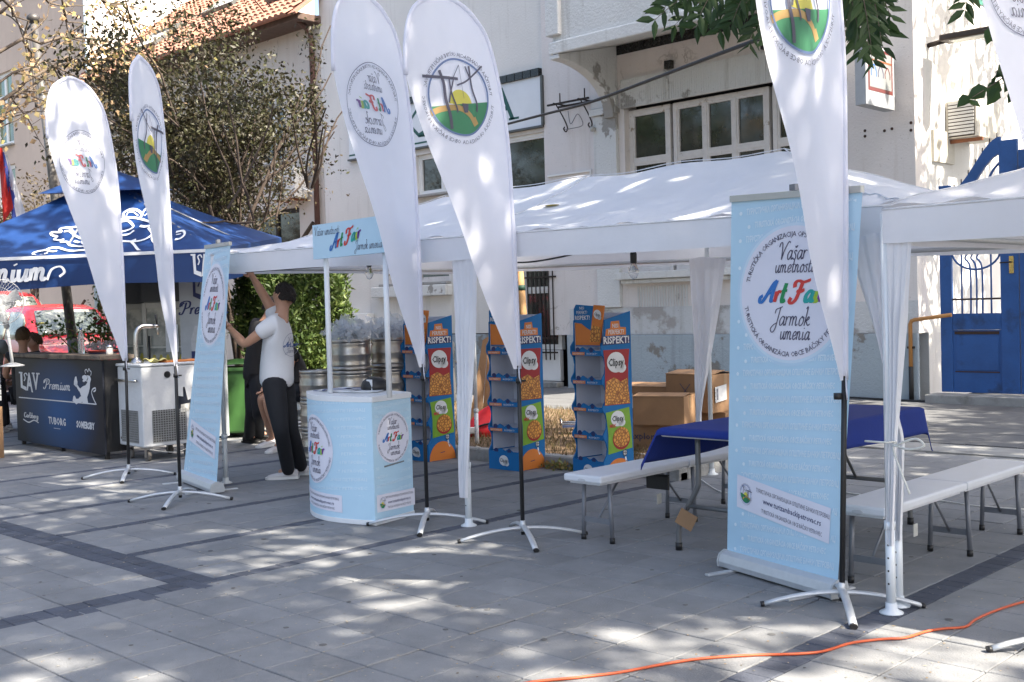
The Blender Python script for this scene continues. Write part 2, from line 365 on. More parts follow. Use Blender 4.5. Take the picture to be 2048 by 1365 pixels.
for k in range(1, 24):
    xr = -5.62-1.01*(k-1); cells(xr-.91, xr, 3, 3.35, 7.63, 14, slabs)
    cells(xr-1.01, xr-.91, 1, 3.35, 7.6, 42, cobs)
    if k > 9: cells(xr-1.01, xr, 3, 7.64, 10.9, 10, slabs)
cells(-26, -5.70, 200, 3.13, 3.35, 2, cobs)
cells(-5.70, -5.44, 2, .55, 3.35, 27, cobs)
cells(-26.1, -5.70, 68, .43, 3.13, 9, slabs)
def lay(cells_, mat_o, mat_s, name, limit, gap, rest_name):
    L = []
    for c in cells_:
        d = visible((c[0]+c[1])/2, (c[2]+c[3])/2)
        if d: L.append((d, c))
    L.sort(); meshes = {}
    for d, c in L[:limit]:
        key = (round(c[1]-c[0], 3), round(c[3]-c[2], 3))
        if key not in meshes:
            w, h = key; meshes[key] = MB().box((-w/2+gap, -h/2+gap, -.011), (w/2-gap, h/2-gap, 0), ch=.0035).mesh(name, mat_o)
        o = bpy.data.objects.new(name, meshes[key]); COL.objects.link(o); o.parent = pavement
        o.location = ((c[0]+c[1])/2, (c[2]+c[3])/2, random.uniform(-.0018, .0018)); o.rotation_euler = (random.gauss(0, .004), random.gauss(0, .004), random.gauss(0, .003))
    mb = MB()
    for d, c in L[limit:]:
        z = random.uniform(-.002, .001); mb.box((c[0]+gap, c[2]+gap, -.011), (c[1]-gap, c[3]-gap, z), ch=.0035)
    if mb.v: stuff(mb.build(rest_name, mat_s, pavement))
lay(slabs, slabm, slabm2, 'paving_slab', 300, .0034, 'distant_paving_slabs')
lay(cobs2+cobs, cobm, cobm, 'cobble', 300, .002, 'distant_cobbles')
# kerb stones along the bed, bed with dry grass
bed = MB(); bed.box((-14.6, 7.74, -.05), (-5.62, 11.55, .07)); bedo = struct(bed.build('planting_bed', soil))
kerb = struct(MB().box((-14.7, 7.645, -.05), (-5.5, 7.735, .06)).build('kerb', conc))
for k in range(11):
    x = -5.5-.8*k
    MB().box((x-.797, 7.62, -.04), (x, 7.74, .11+random.uniform(-.004, .004)), ch=.012).build('kerb_stone', conc, kerb)
for k in range(5): MB().box((-5.62, 7.745+.77*k, -.04), (-5.5, 7.74+.77*(k+1), .11), ch=.012).build('kerb_stone', conc, kerb)
stripk = struct(MB().box((-5.49, 10.35, -.011), (6, 10.92, .012)).build('concrete_strip', conc))
side = MB(); walk = struct(MB().box((-42, 10.93, -.011), (14, 15.29, .0)).build('sidewalk', asph))
for i in range(70):
    for j in range(9):
        x, y = -28+.5*i, 10.94+.48*j
        if x < -5.7 and y < 11.4: continue
        side.box((x+.004, y+.004, .0), (x+.496, y+.476, .02+random.uniform(-.002, .002)), ch=.004)
stuff(side.build('sidewalk_slabs', asph, walk))
# ---- leaf-card helper (vectorised)
def leaves_mesh(name, cen, size, mat, aspect=.5, updir=None, jitter=1., droop=0., fold=.25):
    n = len(cen); d = RNG.normal(size=(n, 3)); d /= np.linalg.norm(d, axis=1)[:, None]
    if updir is not None: d = d*jitter+np.array(updir); d /= np.linalg.norm(d, axis=1)[:, None]
    d[:, 2] -= droop; d /= np.linalg.norm(d, axis=1)[:, None]
    r = RNG.normal(size=(n, 3)); sd_ = np.cross(d, r); sd_ /= np.linalg.norm(sd_, axis=1)[:, None]; nm = np.cross(sd_, d)
    L = size*(RNG.uniform(.7, 1.3, n))[:, None]
    a = cen; b = cen+d*L*.45+sd_*L*aspect*.5+nm*L*fold*.3; c = cen+d*L; e = cen+d*L*.45-sd_*L*aspect*.5+nm*L*fold*.3
    v = np.stack([a, b, c, e], 1).reshape(-1, 3)
    me = bpy.data.meshes.new(name); me.vertices.add(4*n); me.vertices.foreach_set('co', v.ravel())
    me.loops.add(6*n); me.polygons.add(2*n)
    i0 = (np.arange(n)*4)[:, None]; idx = np.concatenate([i0+np.array([[0, 1, 2]]), i0+np.array([[0, 2, 3]])], 1)
    me.loops.foreach_set('vertex_index', idx.ravel().astype(np.int32)); me.polygons.foreach_set('loop_start', np.arange(0, 6*n, 3, dtype=np.int32))
    me.materials.append(mat); me.update(calc_edges=True); me.validate(); return me
def leafmat(name, c1, c2, c3, trans=.35, scale=2.2):
    m, n, l, b = new_mat(name); b.inputs['Roughness'].default_value = .5; b.inputs['Specular IOR Level'].default_value = .4
    gi = n.new('ShaderNodeNewGeometry'); rp = n.new('ShaderNodeValToRGB'); cr = rp.color_ramp
    cr.elements[0].color = (*c1, 1); cr.elements[1].color = (*c3, 1); e = cr.elements.new(.5); e.color = (*c2, 1)
    l.new(gi.outputs['Random Per Island'], rp.inputs[0]); l.new(rp.outputs[0], b.inputs['Base Color'])
    tr = n.new('ShaderNodeBsdfTranslucent'); l.new(rp.outputs[0], tr.inputs[0]); ms = n.new('ShaderNodeMixShader'); ms.inputs[0].default_value = trans
    l.new(b.outputs[0], ms.inputs[1]); l.new(tr.outputs[0], ms.inputs[2]); l.new(ms.outputs[0], n['Material Output'].inputs[0]); return m
def grow(p, d, L, r, lev, segs, tips, maxlev, spread=.6, up=.15, kids=3, fall=.68):
    """one limb as a bent tapering path, then its children; collects (path, radii) and tip points"""
    P = [np.array(p, float)]; d = np.array(d, float); n = 5
    for i in range(n):
        d = d+RNG.normal(size=3)*.13+np.array([0, 0, up*.2]); d /= np.linalg.norm(d); P.append(P[-1]+d*L/n)
    segs.append((P, [r*(1-.45*i/n) for i in range(n+1)], lev))
    if lev >= maxlev-1: tips += [(P[i], lev) for i in range(2, n+1)]
    if lev < maxlev:
        for k in range(kids):
            t = RNG.uniform(.45, 1.); q = P[max(1, min(n, int(t*n)))]
            a = RNG.normal(size=3); a -= a.dot(d)*d; a /= np.linalg.norm(a)
            nd = d*math.cos(spread)+a*math.sin(spread)*RNG.uniform(.7, 1.2); nd[2] += up; nd /= np.linalg.norm(nd)
            grow(q, nd, L*fall*RNG.uniform(.8, 1.15), r*.58, lev+1, segs, tips, maxlev, spread, up, kids, fall)
bark = M('bark', (.11, .085, .065), .9, 0, .3, 12, bump=.5, bscale=30)
bark2 = M('dark_twig_bark', (.055, .04, .032), .9, 0, .3, 12, bump=.4, bscale=30)
def limbs(segs, mat, parent, name='trunk', minr=0.):
    mb = MB()
    for P, rr, lev in segs:
        if rr[0] >= minr: mb.tube(P, rr, 7 if lev < 2 else 5, cap=False)
    return mb.build(name, mat, parent)
# dry grass in the bed
gm = leafmat('dry_grass', (.20, .14, .07), (.13, .095, .04), (.09, .09, .03), .15)
def gmask(n):
    p = np.stack([RNG.uniform(-14.5, -5.7, n), RNG.uniform(7.76, 11.5, n), np.full(n, .07)], 1); return p
me = leaves_mesh('dry_grass', gmask(14000), .07, gm, .09, (0, 0, 1), .55)
go = bpy.data.objects.new('dry_grass', me); COL.objects.link(go); go['kind'] = 'stuff'; go['label'] = 'dry brown grass and weeds in the kerbed planting bed'; go['category'] = 'grass'
# fallen leaf litter and specks on the paving
lm = leafmat('litter', (.30, .2, .09), (.42, .38, .3), (.08, .06, .03), .1)
pts = []
while len(pts) < 1900:
    p = G(RNG.uniform(0, 2048), RNG.uniform(940, 1365))
    if p[1] < 7.5: pts.append((p[0], p[1], .003))
me = leaves_mesh('fallen_leaf_litter', np.array(pts), .016, lm, .6, (0, 0, .05), 1.); v = np.empty(len(me.vertices)*3); me.vertices.foreach_get('co', v); v = v.reshape(-1, 3); v[:, 2] = .003+np.abs(v[:, 2]-.003)*.15; me.vertices.foreach_set('co', v.ravel())
lo_ = bpy.data.objects.new('fallen_leaf_litter', me); COL.objects.link(lo_); lo_['kind'] = 'stuff'; lo_['label'] = 'tiny fallen leaves and specks scattered over the paving'; lo_['category'] = 'leaf litter'
gum = MB()
for _ in range(70):
    p = G(RNG.uniform(-20, 2070), RNG.uniform(960, 1365)); q = RNG.uniform(.006, .02)
    if p[1] < 7.4: gum.lathe([(q, .0005), (q*.8, .0022), (0, .0026)], 8, (p[0], p[1], .001), cap=False)
gum_o = stuff(gum.build('chewing_gum_spots', M('gum', (.11, .11, .11), .9, 0, .3, 3, world=True), pavement))
gl2 = leafmat('cut_leaves', (.10, .16, .04), (.28, .24, .08), (.36, .2, .08), .2)
c0 = G(1115, 938); pp = c0+np.stack([RNG.normal(0, .13, 160), RNG.normal(0, .05, 160), np.zeros(160)], 1); pp[:, 2] = .012+np.abs(RNG.normal(0, .02, 160))
o = bpy.data.objects.new('leaf_pile', leaves_mesh('leaf_pile', pp, .06, gl2, .45, (0, 0, .1), 1.)); COL.objects.link(o); o['kind'] = 'stuff'; o['label'] = 'small heap of fallen green and yellow leaves at the kerb'; o['category'] = 'leaves'

# ================================================================ buildings
FY = 15.3
def fx(x, y, Y=FY): p = OY(x, y, Y); return p[0], p[2]
plaster = wall_mat('white_plaster', (.70, .685, .655), (.52, .51, .49), (.36, .34, .31), .7, .66, .7)
plasterp = wall_mat('pinkish_plaster', (.68, .645, .625), (.58, .54, .51), (.42, .36, .31), .8, .68, .72)
plastero = wall_mat('old_white_paint', (.64, .655, .65), (.30, .295, .28), (.22, .21, .18), 1.15, .61, .635, .5)
plinthm = wall_mat('blue_grey_plinth', (.36, .42, .46), (.21, .205, .19), (.12, .13, .12), 1.3, .565, .60, .5)
creamw = wall_mat('cream_plaster', (.60, .55, .50), (.52, .46, .42), (.40, .34, .29), .6, .66, .72)
tanw = wall_mat('tan_plaster', (.56, .45, .37), (.5, .4, .33), (.40, .31, .25), .5, .68, .75, .1)
framew = M('window_frame_paint', (.58, .56, .54), .6, 0, .08, 9, bump=.15, bscale=40, stain=((.25, .2, .15), 7, .62, .7))
framen = M('white_pvc', (.72, .72, .70), .4, 0, .03, 5)
glassd = M('window_glass', (.03, .035, .032), .03, 0, .3, 2.2, spec=1.)
glassb = M('pale_glass', (.10, .13, .13), .06, 0, .4, 1.5, spec=.9)
tileb = M('black_glazed_tile', (.016, .017, .017), .25, 0, .4, 14)
rooft = M('roof_tile', (.34, .165, .115), .85, 0, .25, 6, bump=.3, bscale=40, stain=((.25, .12, .08), 3, .5, .7))
def wall_holes(mb, X0, X1, Z0, Z1, holes, y0, th=.3):
    xs = sorted({X0, X1, *[v for h in holes for v in h[:2]]}); zs = sorted({Z0, Z1, *[v for h in holes for v in h[2:]]})
    for i in range(len(xs)-1):
        for j in range(len(zs)-1):
            cx, cz = (xs[i]+xs[i+1])/2, (zs[j]+zs[j+1])/2
            if any(h[0] < cx < h[1] and h[2] < cz < h[3] for h in holes): continue
            mb.box((xs[i], y0, zs[j]), (xs[i+1], y0+th, zs[j+1]))
def window(par, X0, X1, Z0, Z1, y, cols, rows, fm, gm, fw_=.07, dep=.1, sill=True):
    """frame and casements with their own panes, set back at y; cols, rows are fractions"""
    f = MB(); f.box((X0, y, Z0), (X0+fw_, y+dep, Z1)); f.box((X1-fw_, y, Z0), (X1, y+dep, Z1))
    f.box((X0+fw_, y, Z0), (X1-fw_, y+dep, Z0+fw_)); f.box((X0+fw_, y, Z1-fw_), (X1-fw_, y+dep, Z1))
    w = f.build('window', fm, par, bev=.006)
    cx = [X0+fw_+(X1-X0-2*fw_)*c for c in (0, *cols, 1)]; cz = [Z0+fw_+(Z1-Z0-2*fw_)*c for c in (0, *rows, 1)]
    mu = MB(); h = fw_*.42
    for c in cx[1:-1]: mu.box((c-h, y+.004, Z0+fw_), (c+h, y+dep-.004, Z1-fw_))
    for k, z in enumerate(cz[1:-1]):
        for i in range(len(cx)-1): mu.box((cx[i]+(h if i else 0), y+.008, z-h), (cx[i+1]-(h if i < len(cx)-2 else 0), y+dep-.008, z+h))
    if mu.v: mu.build('mullion', fm, w, bev=.004)
    for i in range(len(cx)-1):
        for j in range(len(cz)-1):
            a, b, c, d = cx[i]+(h if i else 0), cx[i+1]-(h if i < len(cx)-2 else 0), cz[j]+(h if j else 0), cz[j+1]-(h if j < len(cz)-2 else 0)
            sh = MB(); t = .035
            sh.box((a, y+.015, c), (a+t, y+dep-.02, d)); sh.box((b-t, y+.015, c), (b, y+dep-.02, d)); sh.box((a+t, y+.015, c), (b-t, y+dep-.02, c+t)); sh.box((a+t, y+.015, d-t), (b-t, y+dep-.02, d))
            sh.build('sash', fm, w)
            MB().box((a+t, y+.05, c+t), (b-t, y+.056, d-t)).build('pane', gm, w)
    if sill:
        MB().box((X0-.06, y-.22, Z0-.05), (X1+.06, y-.002, Z0-.002)).build('sill', conc, w, bev=.008)
    return w
# ---- the large old house with balcony (right)
XL, XR = -20.45, -6.9
house = thing('corner_house', 'old white two-storey corner house with peeling balcony and wide window above the tent', 'house', (XL, FY, 0))
def H_(mb, name, mat, **k):
    o = mb.build(name, mat, house, **k); o.data.transform(Matrix.Translation((-XL, -FY, 0))); return o
bw0, _ = fx(1251, 222); bw1 = -8.25; bwt = 4.76; bwb = 2.02
sw = (*[fx(832, 345)[0], fx(912, 345)[0]], fx(870, 388)[1], fx(870, 305)[1])         # small window left
lw = (fx(1000, 300)[0], fx(1099, 300)[0], 2.9, fx(1095, 262)[1])                       # large shop window
gw = (fx(1040, 620)[0], fx(1116, 620)[0], fx(1080, 700)[1], 2.25)                      # grille window
dw = (gw[0], gw[1], .12, gw[2])
uw = (fx(770, 540)[0], fx(898, 540)[0], fx(830, 566)[1], fx(830, 480)[1])              # low window left of tent leg
mb = MB(); wall_holes(mb, XL, -13.82, 1.0, 10, [sw, (lw[0], -13.82, lw[2], lw[3]), (gw[0], gw[1], 1.0, gw[3]), uw], FY, .3); H_(mb, 'wall', plaster)
mb = MB(); wall_holes(mb, -13.82, XR, .96, 10, [(bw0, bw1, bwb, bwt+.34)], FY-.04, .34); H_(mb, 'wall', plasterp)
H_(MB().box((XL, FY+.31, 0), (XR-.02, FY+.36, 10)), 'dark_interior_sheet', black_pl)  # black sheet stands in for the unlit rooms behind the windows
# plinth
mb = MB(); mb.box((-13.35, FY-.10, 0), (XR+.02, FY-.045, .96)); mb.box((XL, FY-.03, 0), (gw[0]-.05, FY-.002, .98)); H_(mb, 'plinth', plinthm, bev=.015)
H_(MB().box((-13.3, FY-.06, .965), (XR+.012, FY-.042, 1.42)), 'wall_base', wall_mat('flaking_base', (.55, .57, .58), (.33, .32, .31), (.25, .24, .22), 1.6, .5, .56, .5))
# surround of the wide window: pilaster, fluted lintel panels, plaster field, tile row
mb = MB(); px0, px1 = fx(1196, 300)[0], fx(1243, 300)[0]
mb.box((px0, FY-.12, 1.43), (px1-.02, FY-.041, 4.72)); H_(mb, 'pilaster', plastero, bev=.01)
H_(MB().box((px0-.05, FY-.17, 4.725), (px1+.02, FY-.041, 4.84)).box((px0-.02, FY-.14, 4.845), (px1, FY-.041, 4.97)), 'pilaster_capital', plastero, bev=.012)
mb = MB()
for X0, X1 in ((-12.0, -11.0), (-10.99, -9.2), (-9.19, bw1+.02)):
    mb.box((X0, FY-.10, bwt+.02), (X1, FY-.041, bwt+.5)); n = int((X1-X0)/.045)
    for k in range(n): mb.box((X0+.02+k*.045, FY-.108, bwt+.04), (X0+.042+k*.045, FY-.101, bwt+.48))
H_(mb, 'fluted_lintel', plastero)
for k, X in enumerate((-11.06, -9.26)):
    H_(MB().box((X, FY-.13, bwt+.53), (X+.13, FY-.042, bwt+.66)), 'black_tile', tileb)
for k in range(22):
    X = -12.28+.19*k
    if X < -8.3: H_(MB().box((X, FY-.055, 5.70), (X+.185, FY-.041, 5.86)), 'black_tile', tileb, bev=.004)
# the wide window: three bays of old timber frames
for a, b, cs in ((bw0, -11.12, (.5,)), (-11.06, -9.26, (.333, .667)), (-9.2, bw1, (.5,))):
    wnd = window(house, a-XL, b-XL, bwb, bwt, .08, cs if cs != (.5,) else (), (.33, .69), framew, glassd, .075, .12, sill=False)
H_(MB().box((bw0-.1, FY-.30, bwb-.13), (bw1+.1, FY-.042, bwb-.01)), 'sill', plastero, bev=.012)
H_(MB().box((bw0-.02, FY-.22, bwb-.2), (bw1, FY-.042, bwb-.135)), 'sill_moulding', plastero, bev=.012)
mb = MB()
for k in range(19): mb.box((bw0+.2+k*.055, FY-.052, bwb-.85), (bw0+.225+k*.055, FY-.0405, bwb-.25))
H_(mb, 'fluted_panel', plastero)
# balcony: slab, soffit, parapet, curved console
bx0, bx1, byf = -12.3, -8.1, 13.74
zc = float(OX(1112, 115, bx0)[2]); zs_ = zc+.06
H_(MB().prism([(byf, zc), (FY-.041, 5.872), (FY-.041, zc+.55), (byf, zc+.2)], (bx0, 0, 0), (0, 1, 0), (0, 0, 1), (bx1-bx0, 0, 0)), 'balcony_slab', plastero, bev=.02)
H_(MB().box((bx0+.06, byf+.05, zc+.202), (bx1-.06, byf+.17, 7.6)), 'balcony_parapet', plastero)
H_(MB().box((bx0-.03, byf-.03, zc+.3), (bx0+.25, byf+.2, 7.6)), 'balcony_post', plastero, bev=.015)
H_(MB().box((bx0-.002, byf+.18, zc+.56), (bx0+.12, FY-.041, 7.6)), 'balcony_side', plastero)
prof = [(FY-.042, 5.868), (byf+.02, zc-.002), (byf+.02, zc-.07)]
for k in range(11): a = math.pi/2*k/10; prof.append((byf+.1+(FY-byf-.28)*math.sin(a), zc-.07-.80*(1-math.cos(a))))
prof.append((FY-.042, zc-.87))
for X in (bx0, bx1-.2): H_(MB().prism(prof, (X, 0, 0), (0, 1, 0), (0, 0, 1), (.2, 0, 0)), 'curved_console', plastero, bev=.01)
# recessed corner shade slab above tile row stays: plaster field
# side wall running back along the yard
zt = float(OX(1965, 12, XR)[2])
sidewall = wall_mat('sunlit_white_plaster', (.70, .68, .64), (.55, .5, .45), (.5, .46, .4), .8, .7, .74)
H_(MB().box((XR-.3, FY+.301, 0), (XR-.001, 30, 10)), 'side_wall', sidewall)
for k in range(40):
    y0 = 16.9+.2*k
    H_(MB().box((XR, y0, zt), (XR+.014, y0+.19, zt+.16)), 'green_tile', M('green_tile', (.05, .22, .14), .3, 0, .3, 10), bev=.003)
H_(MB().box((XR, 16.8, zt+.165), (XR+.1, 26, zt+.22)), 'side_cornice', plaster)
# small window, shop window, grille window, low window
window(house, sw[0]-XL, sw[1]-XL, sw[2], sw[3], .07, (.62,), (), framen, glassd, .06, .1)
window(house, lw[0]-XL, -13.82-XL, lw[2], lw[3], .05, (), (), framen, glassd, .06, .1, sill=False)
window(house, uw[0]-XL, uw[1]-XL, uw[2], uw[3], .08, (.5,), (), framew, glassb, .07, .1)
window(house, gw[0]-XL, gw[1]-XL, gw[2], gw[3], .08, (), (.72,), framen, glassd, .06, .1, sill=False)
H_(MB().box((gw[0], FY+.02, .12), (gw[1], FY+.12, gw[2]-.01)), 'door_panel', framen, bev=.01)
H_(MB().box((gw[0]-.1, FY-.2, .02), (gw[1]+.1, FY-.001, .115)), 'doorstep', conc, bev=.01)
for k in range(9):
    X = gw[0]+.06+(gw[1]-gw[0]-.12)*k/8
    H_(MB().tube([(X, FY-.06, gw[2]-.18), (X, FY-.06, gw[3]+.1)], .012, 6), 'grille_bar', dark_iron)
for z in (gw[2]-.06, gw[2]+.2, gw[3]-.25): H_(MB().box((gw[0]-.02, FY-.075, z), (gw[1]+.02, FY-.05, z+.03)), 'grille_rail', dark_iron)
H_(MB().box((uw[0]-.25, FY-.2, uw[2]-.28), (uw[1]+.1, FY-.001, uw[2]-.06)), 'ledge', plastero, bev=.02)
# flat conduit frame on the pink wall
mb = MB(); a = fx(1100, 358); b = fx(1187, 341); z = (a[1]+b[1])/2
mb.box((a[0], FY-.075, z), (b[0], FY-.041, z+.03)); mb.box((b[0]-.03, FY-.075, z-.5), (b[0], FY-.041, z)); H_(mb, 'cable_duct', framen)
# ---- sign board over the shop
s0 = fx(700, 220)[0]; s1 = -13.84; st, sb = fx(1088, 152)[1], fx(1093, 250)[1]
sign = thing('shop_sign_board', 'long white shop sign board with dark green serif letters above the shop windows', 'sign', (s0, FY, sb))
L_ = s1-s0; hgt = st-sb
MB().box((0, -.06, 0), (L_, -.002, hgt)).build('board', M('sign_white', (.66, .69, .72), .5, 0, .05, 2), sign)
fr = M('sign_frame', (.10, .105, .10), .5, .3, .2, 9)
MB().box((-.03, -.09, -.04), (L_+.03, -.002, -.003)).box((L_+.003, -.09, -.001), (L_+.05, -.002, hgt)).build('sign_frame', fr, sign)
for k in range(int(L_/.2)): MB().box((.01+k*.2, -.1, hgt+.004), (.196+k*.2, -.002, hgt+.14)).build('sign_tile', tileb, sign)
sm_ = plane_map((0, -.061, 0), (1, 0, 0), (0, 0, 1)); grn = M('sign_green', (.012, .085, .07), .5)
tx = []
for chs, pxx in (('C', 838), ('A', 872), ('A', 1010)):
    v, f = text2d(chs, 1.0, bold=.0); h = v[:, 1].max(); tx.append(at2((v, f), fx(pxx, 270)[0]-s0, .2, .62/h*1., sx=.95))
    # serifs
    for sx_ in ((-.30, .30) if chs == 'A' else ()):
        tx.append(poly2d([(fx(pxx, 270)[0]-s0+sx_-.13, .19), (fx(pxx, 270)[0]-s0+sx_+.13, .19), (fx(pxx, 270)[0]-s0+sx_+.13, .23), (fx(pxx, 270)[0]-s0+sx_-.13, .23)]))
for q in tx: decal('letter', [q], sm_, grn, sign)
decal('painted_line', [poly2d([(0, .06), (L_*.62, .06), (L_*.62, .095), (0, .095)])], sm_, grn, sign)
# ---- low house with tiled roof (left)
HX0, HX1, EZ = -31.2, XL-.02, 7.75
low = thing('tiled_house', 'cream house with red tiled roof and skylights behind the dark plum tree', 'house', (HX0, FY, 0))
def L2(mb, name, mat, **k):
    o = mb.build(name, mat, low, **k); o.data.transform(Matrix.Translation((-HX0, -FY, 0))); return o
holes = [(fx(500, 460)[0], fx(600, 460)[0], fx(560, 468)[1]-.4, fx(560, 420)[1]), (-28.5, -27.3, 4.6, 6.4), (-25.2, -24.0, 4.6, 6.4), (-22.9, -21.9, 5.0, 6.6), (-28.9, -27.9, .1, 2.3)]
mb = MB(); wall_holes(mb, HX0, HX1, 0, EZ+.3, holes, FY, .3); L2(mb, 'wall', creamw)
L2(MB().box((HX0, FY+.31, 0), (HX1, FY+.34, EZ)), 'dark_interior_sheet', black_pl)  # black backing in place of the darkness indoors
for h in holes: window(low, h[0]-HX0, h[1]-HX0, h[2], h[3], .07, (.5,), (), framen if h[2] < .5 or h[3] > 4 else dark_iron, glassd, .06, .1, sill=h[2] > .5)
sl = math.tan(R_(38)); e0 = FY-.75
L2(MB().box((HX0-.4, FY-.62, EZ+.10), (HX1+.1, FY-.002, EZ+.26)), 'eaves_soffit', M('brown_eaves', (.10, .065, .05), .8, 0, .3, 6), bev=.02)
def rp_(x, t, up=0.): return (x, e0+t*math.cos(R_(38))-up*math.sin(R_(38)), EZ+.2+t*math.sin(R_(38))+up*math.cos(R_(38)))
L2(MB().add([rp_(HX0-.5, 0), rp_(HX1+.2, 0), rp_(HX1+.2, 6.5), rp_(HX0-.5, 6.5)], [(0, 1, 2, 3)]), 'roof', rooft, solid=.05)
mb = MB()
for i in range(52):
    for j in range(21):
        x0 = HX0-.5+.215*i; t0 = .31*j; q = random.uniform(0, .012)
        vs = []
        for t, u in ((t0-.06, .075+q), (t0+.27, .035+q)):
            for xx, uu in ((0, 0), (.03, .03), (.085, .045), (.14, .03), (.17, .0), (.21, .0)): vs.append(rp_(x0+xx, t, u+uu))
        mb.add(vs, [(k, k+1, k+7, k+6) for k in range(5)]+[(k+1, k, k, k+1)[:3] for k in ()], False)
        mb.add([vs[k] for k in range(6)]+[rp_(x0, t0-.06, .03), rp_(x0+.21, t0-.06, .03)], [(0, 6, 7, 5, 4, 3, 2, 1)])
stuff(L2(mb, 'roof_tiles', rooft))
glassw = M('skylight_glass', (.85, .87, .9), .12, .9, .05, 2, spec=1.)
for xa, ta, w_, h_ in ((-26.9, 2.3, 1.5, 1.3), (-25.0, 2.55, 1.4, 1.3), (-22.6, 1.2, 1.3, 1.6), (-29.2, 1.1, 1.5, 1.1)):
    k = MB()
    for (x0, x1, t0, t1) in ((0, .09, 0, h_), (w_-.09, w_, 0, h_), (.09, w_-.09, 0, .09), (.09, w_-.09, h_-.09, h_)):
        k.add([rp_(xa+x0, ta+t0, .1), rp_(xa+x1, ta+t0, .1), rp_(xa+x1, ta+t1, .1), rp_(xa+x0, ta+t1, .1), rp_(xa+x0, ta+t0, .2), rp_(xa+x1, ta+t0, .2), rp_(xa+x1, ta+t1, .2), rp_(xa+x0, ta+t1, .2)], [(3, 2, 1, 0), (4, 5, 6, 7), (0, 1, 5, 4), (1, 2, 6, 5), (2, 3, 7, 6), (3, 0, 4, 7)])
    sk = L2(k, 'skylight', fr)
    o = MB().add([rp_(xa+.09, ta+.09, .16), rp_(xa+w_-.09, ta+.09, .16), rp_(xa+w_-.09, ta+h_-.09, .16), rp_(xa+.09, ta+h_-.09, .16)], [(0, 1, 2, 3)]).build('pane', glassw, sk); o.data.transform(Matrix.Translation((-HX0, -FY, 0)))
for X in (-28.2, -26.2, -24.1, -22.0):
    p, q = rp_(X, .55, .08), rp_(X, .8, .08); a, b = rp_(X, .5, .42), rp_(X, .7, .42)
    L2(MB().tube([p, a, b, q], .016, 5), 'snow_hook', dark_iron)
dpx = -20.62
ds = tag(MB().tube([(0, 0, 0), (0, 0, 7.55), (0, -.05, 7.7), (0, -.35, 7.9)], .062, 12).build('downspout', M('brown_downspout', (.085, .04, .03), .55, .2, .2, 8)), 'dark brown downspout running down the wall beside the plum tree', 'downspout'); ds.location = (dpx, FY-.1, 0)
# ---- tall tan building far left
TX1 = fx(176, 60)[0]
tan = thing('tan_building', 'tall tan plastered building with green-framed windows at far left', 'building', (TX1, FY, 0))
tw = []
for k in range(4):
    c = fx(8, 215)[0]-3.1*k
    for z in (.9, 4.2, fx(20, 290)[1]): tw.append((c-.75, c+.8, z, z+2.35))
mb = MB(); wall_holes(mb, TX1-14, TX1-.001, 0, 13, tw, FY-.05, .35); o = mb.build('wall', tanw, tan); o.data.transform(Matrix.Translation((-TX1, -FY, 0)))
o = MB().box((TX1-13.9, FY+.32, 0), (TX1-.01, FY+.36, 13)).build('dark_interior_sheet', black_pl, tan); o.data.transform(Matrix.Translation((-TX1, -FY, 0)))  # black backing, painted darkness of the rooms
o = MB().box((TX1-.3, FY+.301, 0), (TX1, FY+8, 13)).build('side_wall', M('painted_glare_plaster', (.72, .70, .67), .9, 0, .05, 1), tan); o.data.transform(Matrix.Translation((-TX1, -FY, 0)))  # side wall coloured whiter: the sun's glare is put into its paint
for h in tw: window(tan, h[0]-TX1, h[1]-TX1, h[2], h[3], .05, (.5,), (.68,), framen, M('green_painted_reflection', (.10, .16, .09), .06, 0, .6, 1.3, spec=.9), .09, .1)  # mirrored greenery is painted into the pane colour
o = tag(MB().tube([(0, 0, 0), (0, 0, 12.5)], .07, 12).build('rainwater_pipe', M('pale_blue_pipe', (.45, .56, .62), .4, .2, .05, 4)), 'pale blue rainwater pipe on the corner of the tan building', 'pipe'); o.location = (TX1+.12, FY-.1, 0)
# ================================================================ trees
def tree(name, label, base, H, segs, tips, leaf_n, size, lmat, bmat, spread, aspect=.5, minr=0., group=None, sel=None, jit=None, droop=.3, keepseg=None):
    t = thing(name, label, 'tree', base, 0, group); b = np.array(base)
    segs = [([p-b for p in P], r, l) for P, r, l in segs]; limbs([q for q in segs if keepseg is None or keepseg(q)], bmat, t, 'trunk', minr)
    T = np.array([p-b for p, _ in tips])
    if sel is not None: T = T[sel(T+b)]
    c = T[RNG.integers(0, len(T), leaf_n)]+RNG.normal(size=(leaf_n, 3))*spread
    if jit is not None: c = c[jit(c+b)]
    o = bpy.data.objects.new('crown', leaves_mesh('crown', c, size, lmat, aspect, droop=droop)); COL.objects.link(o); o.parent = t
    return t
plum1 = leafmat('plum_leaf', (.022, .018, .010), (.04, .034, .015), (.06, .066, .025), .25)
plum2 = leafmat('plum_leaf_sunny', (.045, .032, .018), (.08, .058, .03), (.12, .10, .05), .3)  # lighter copy of the plum leaf, sunlight put into its colours
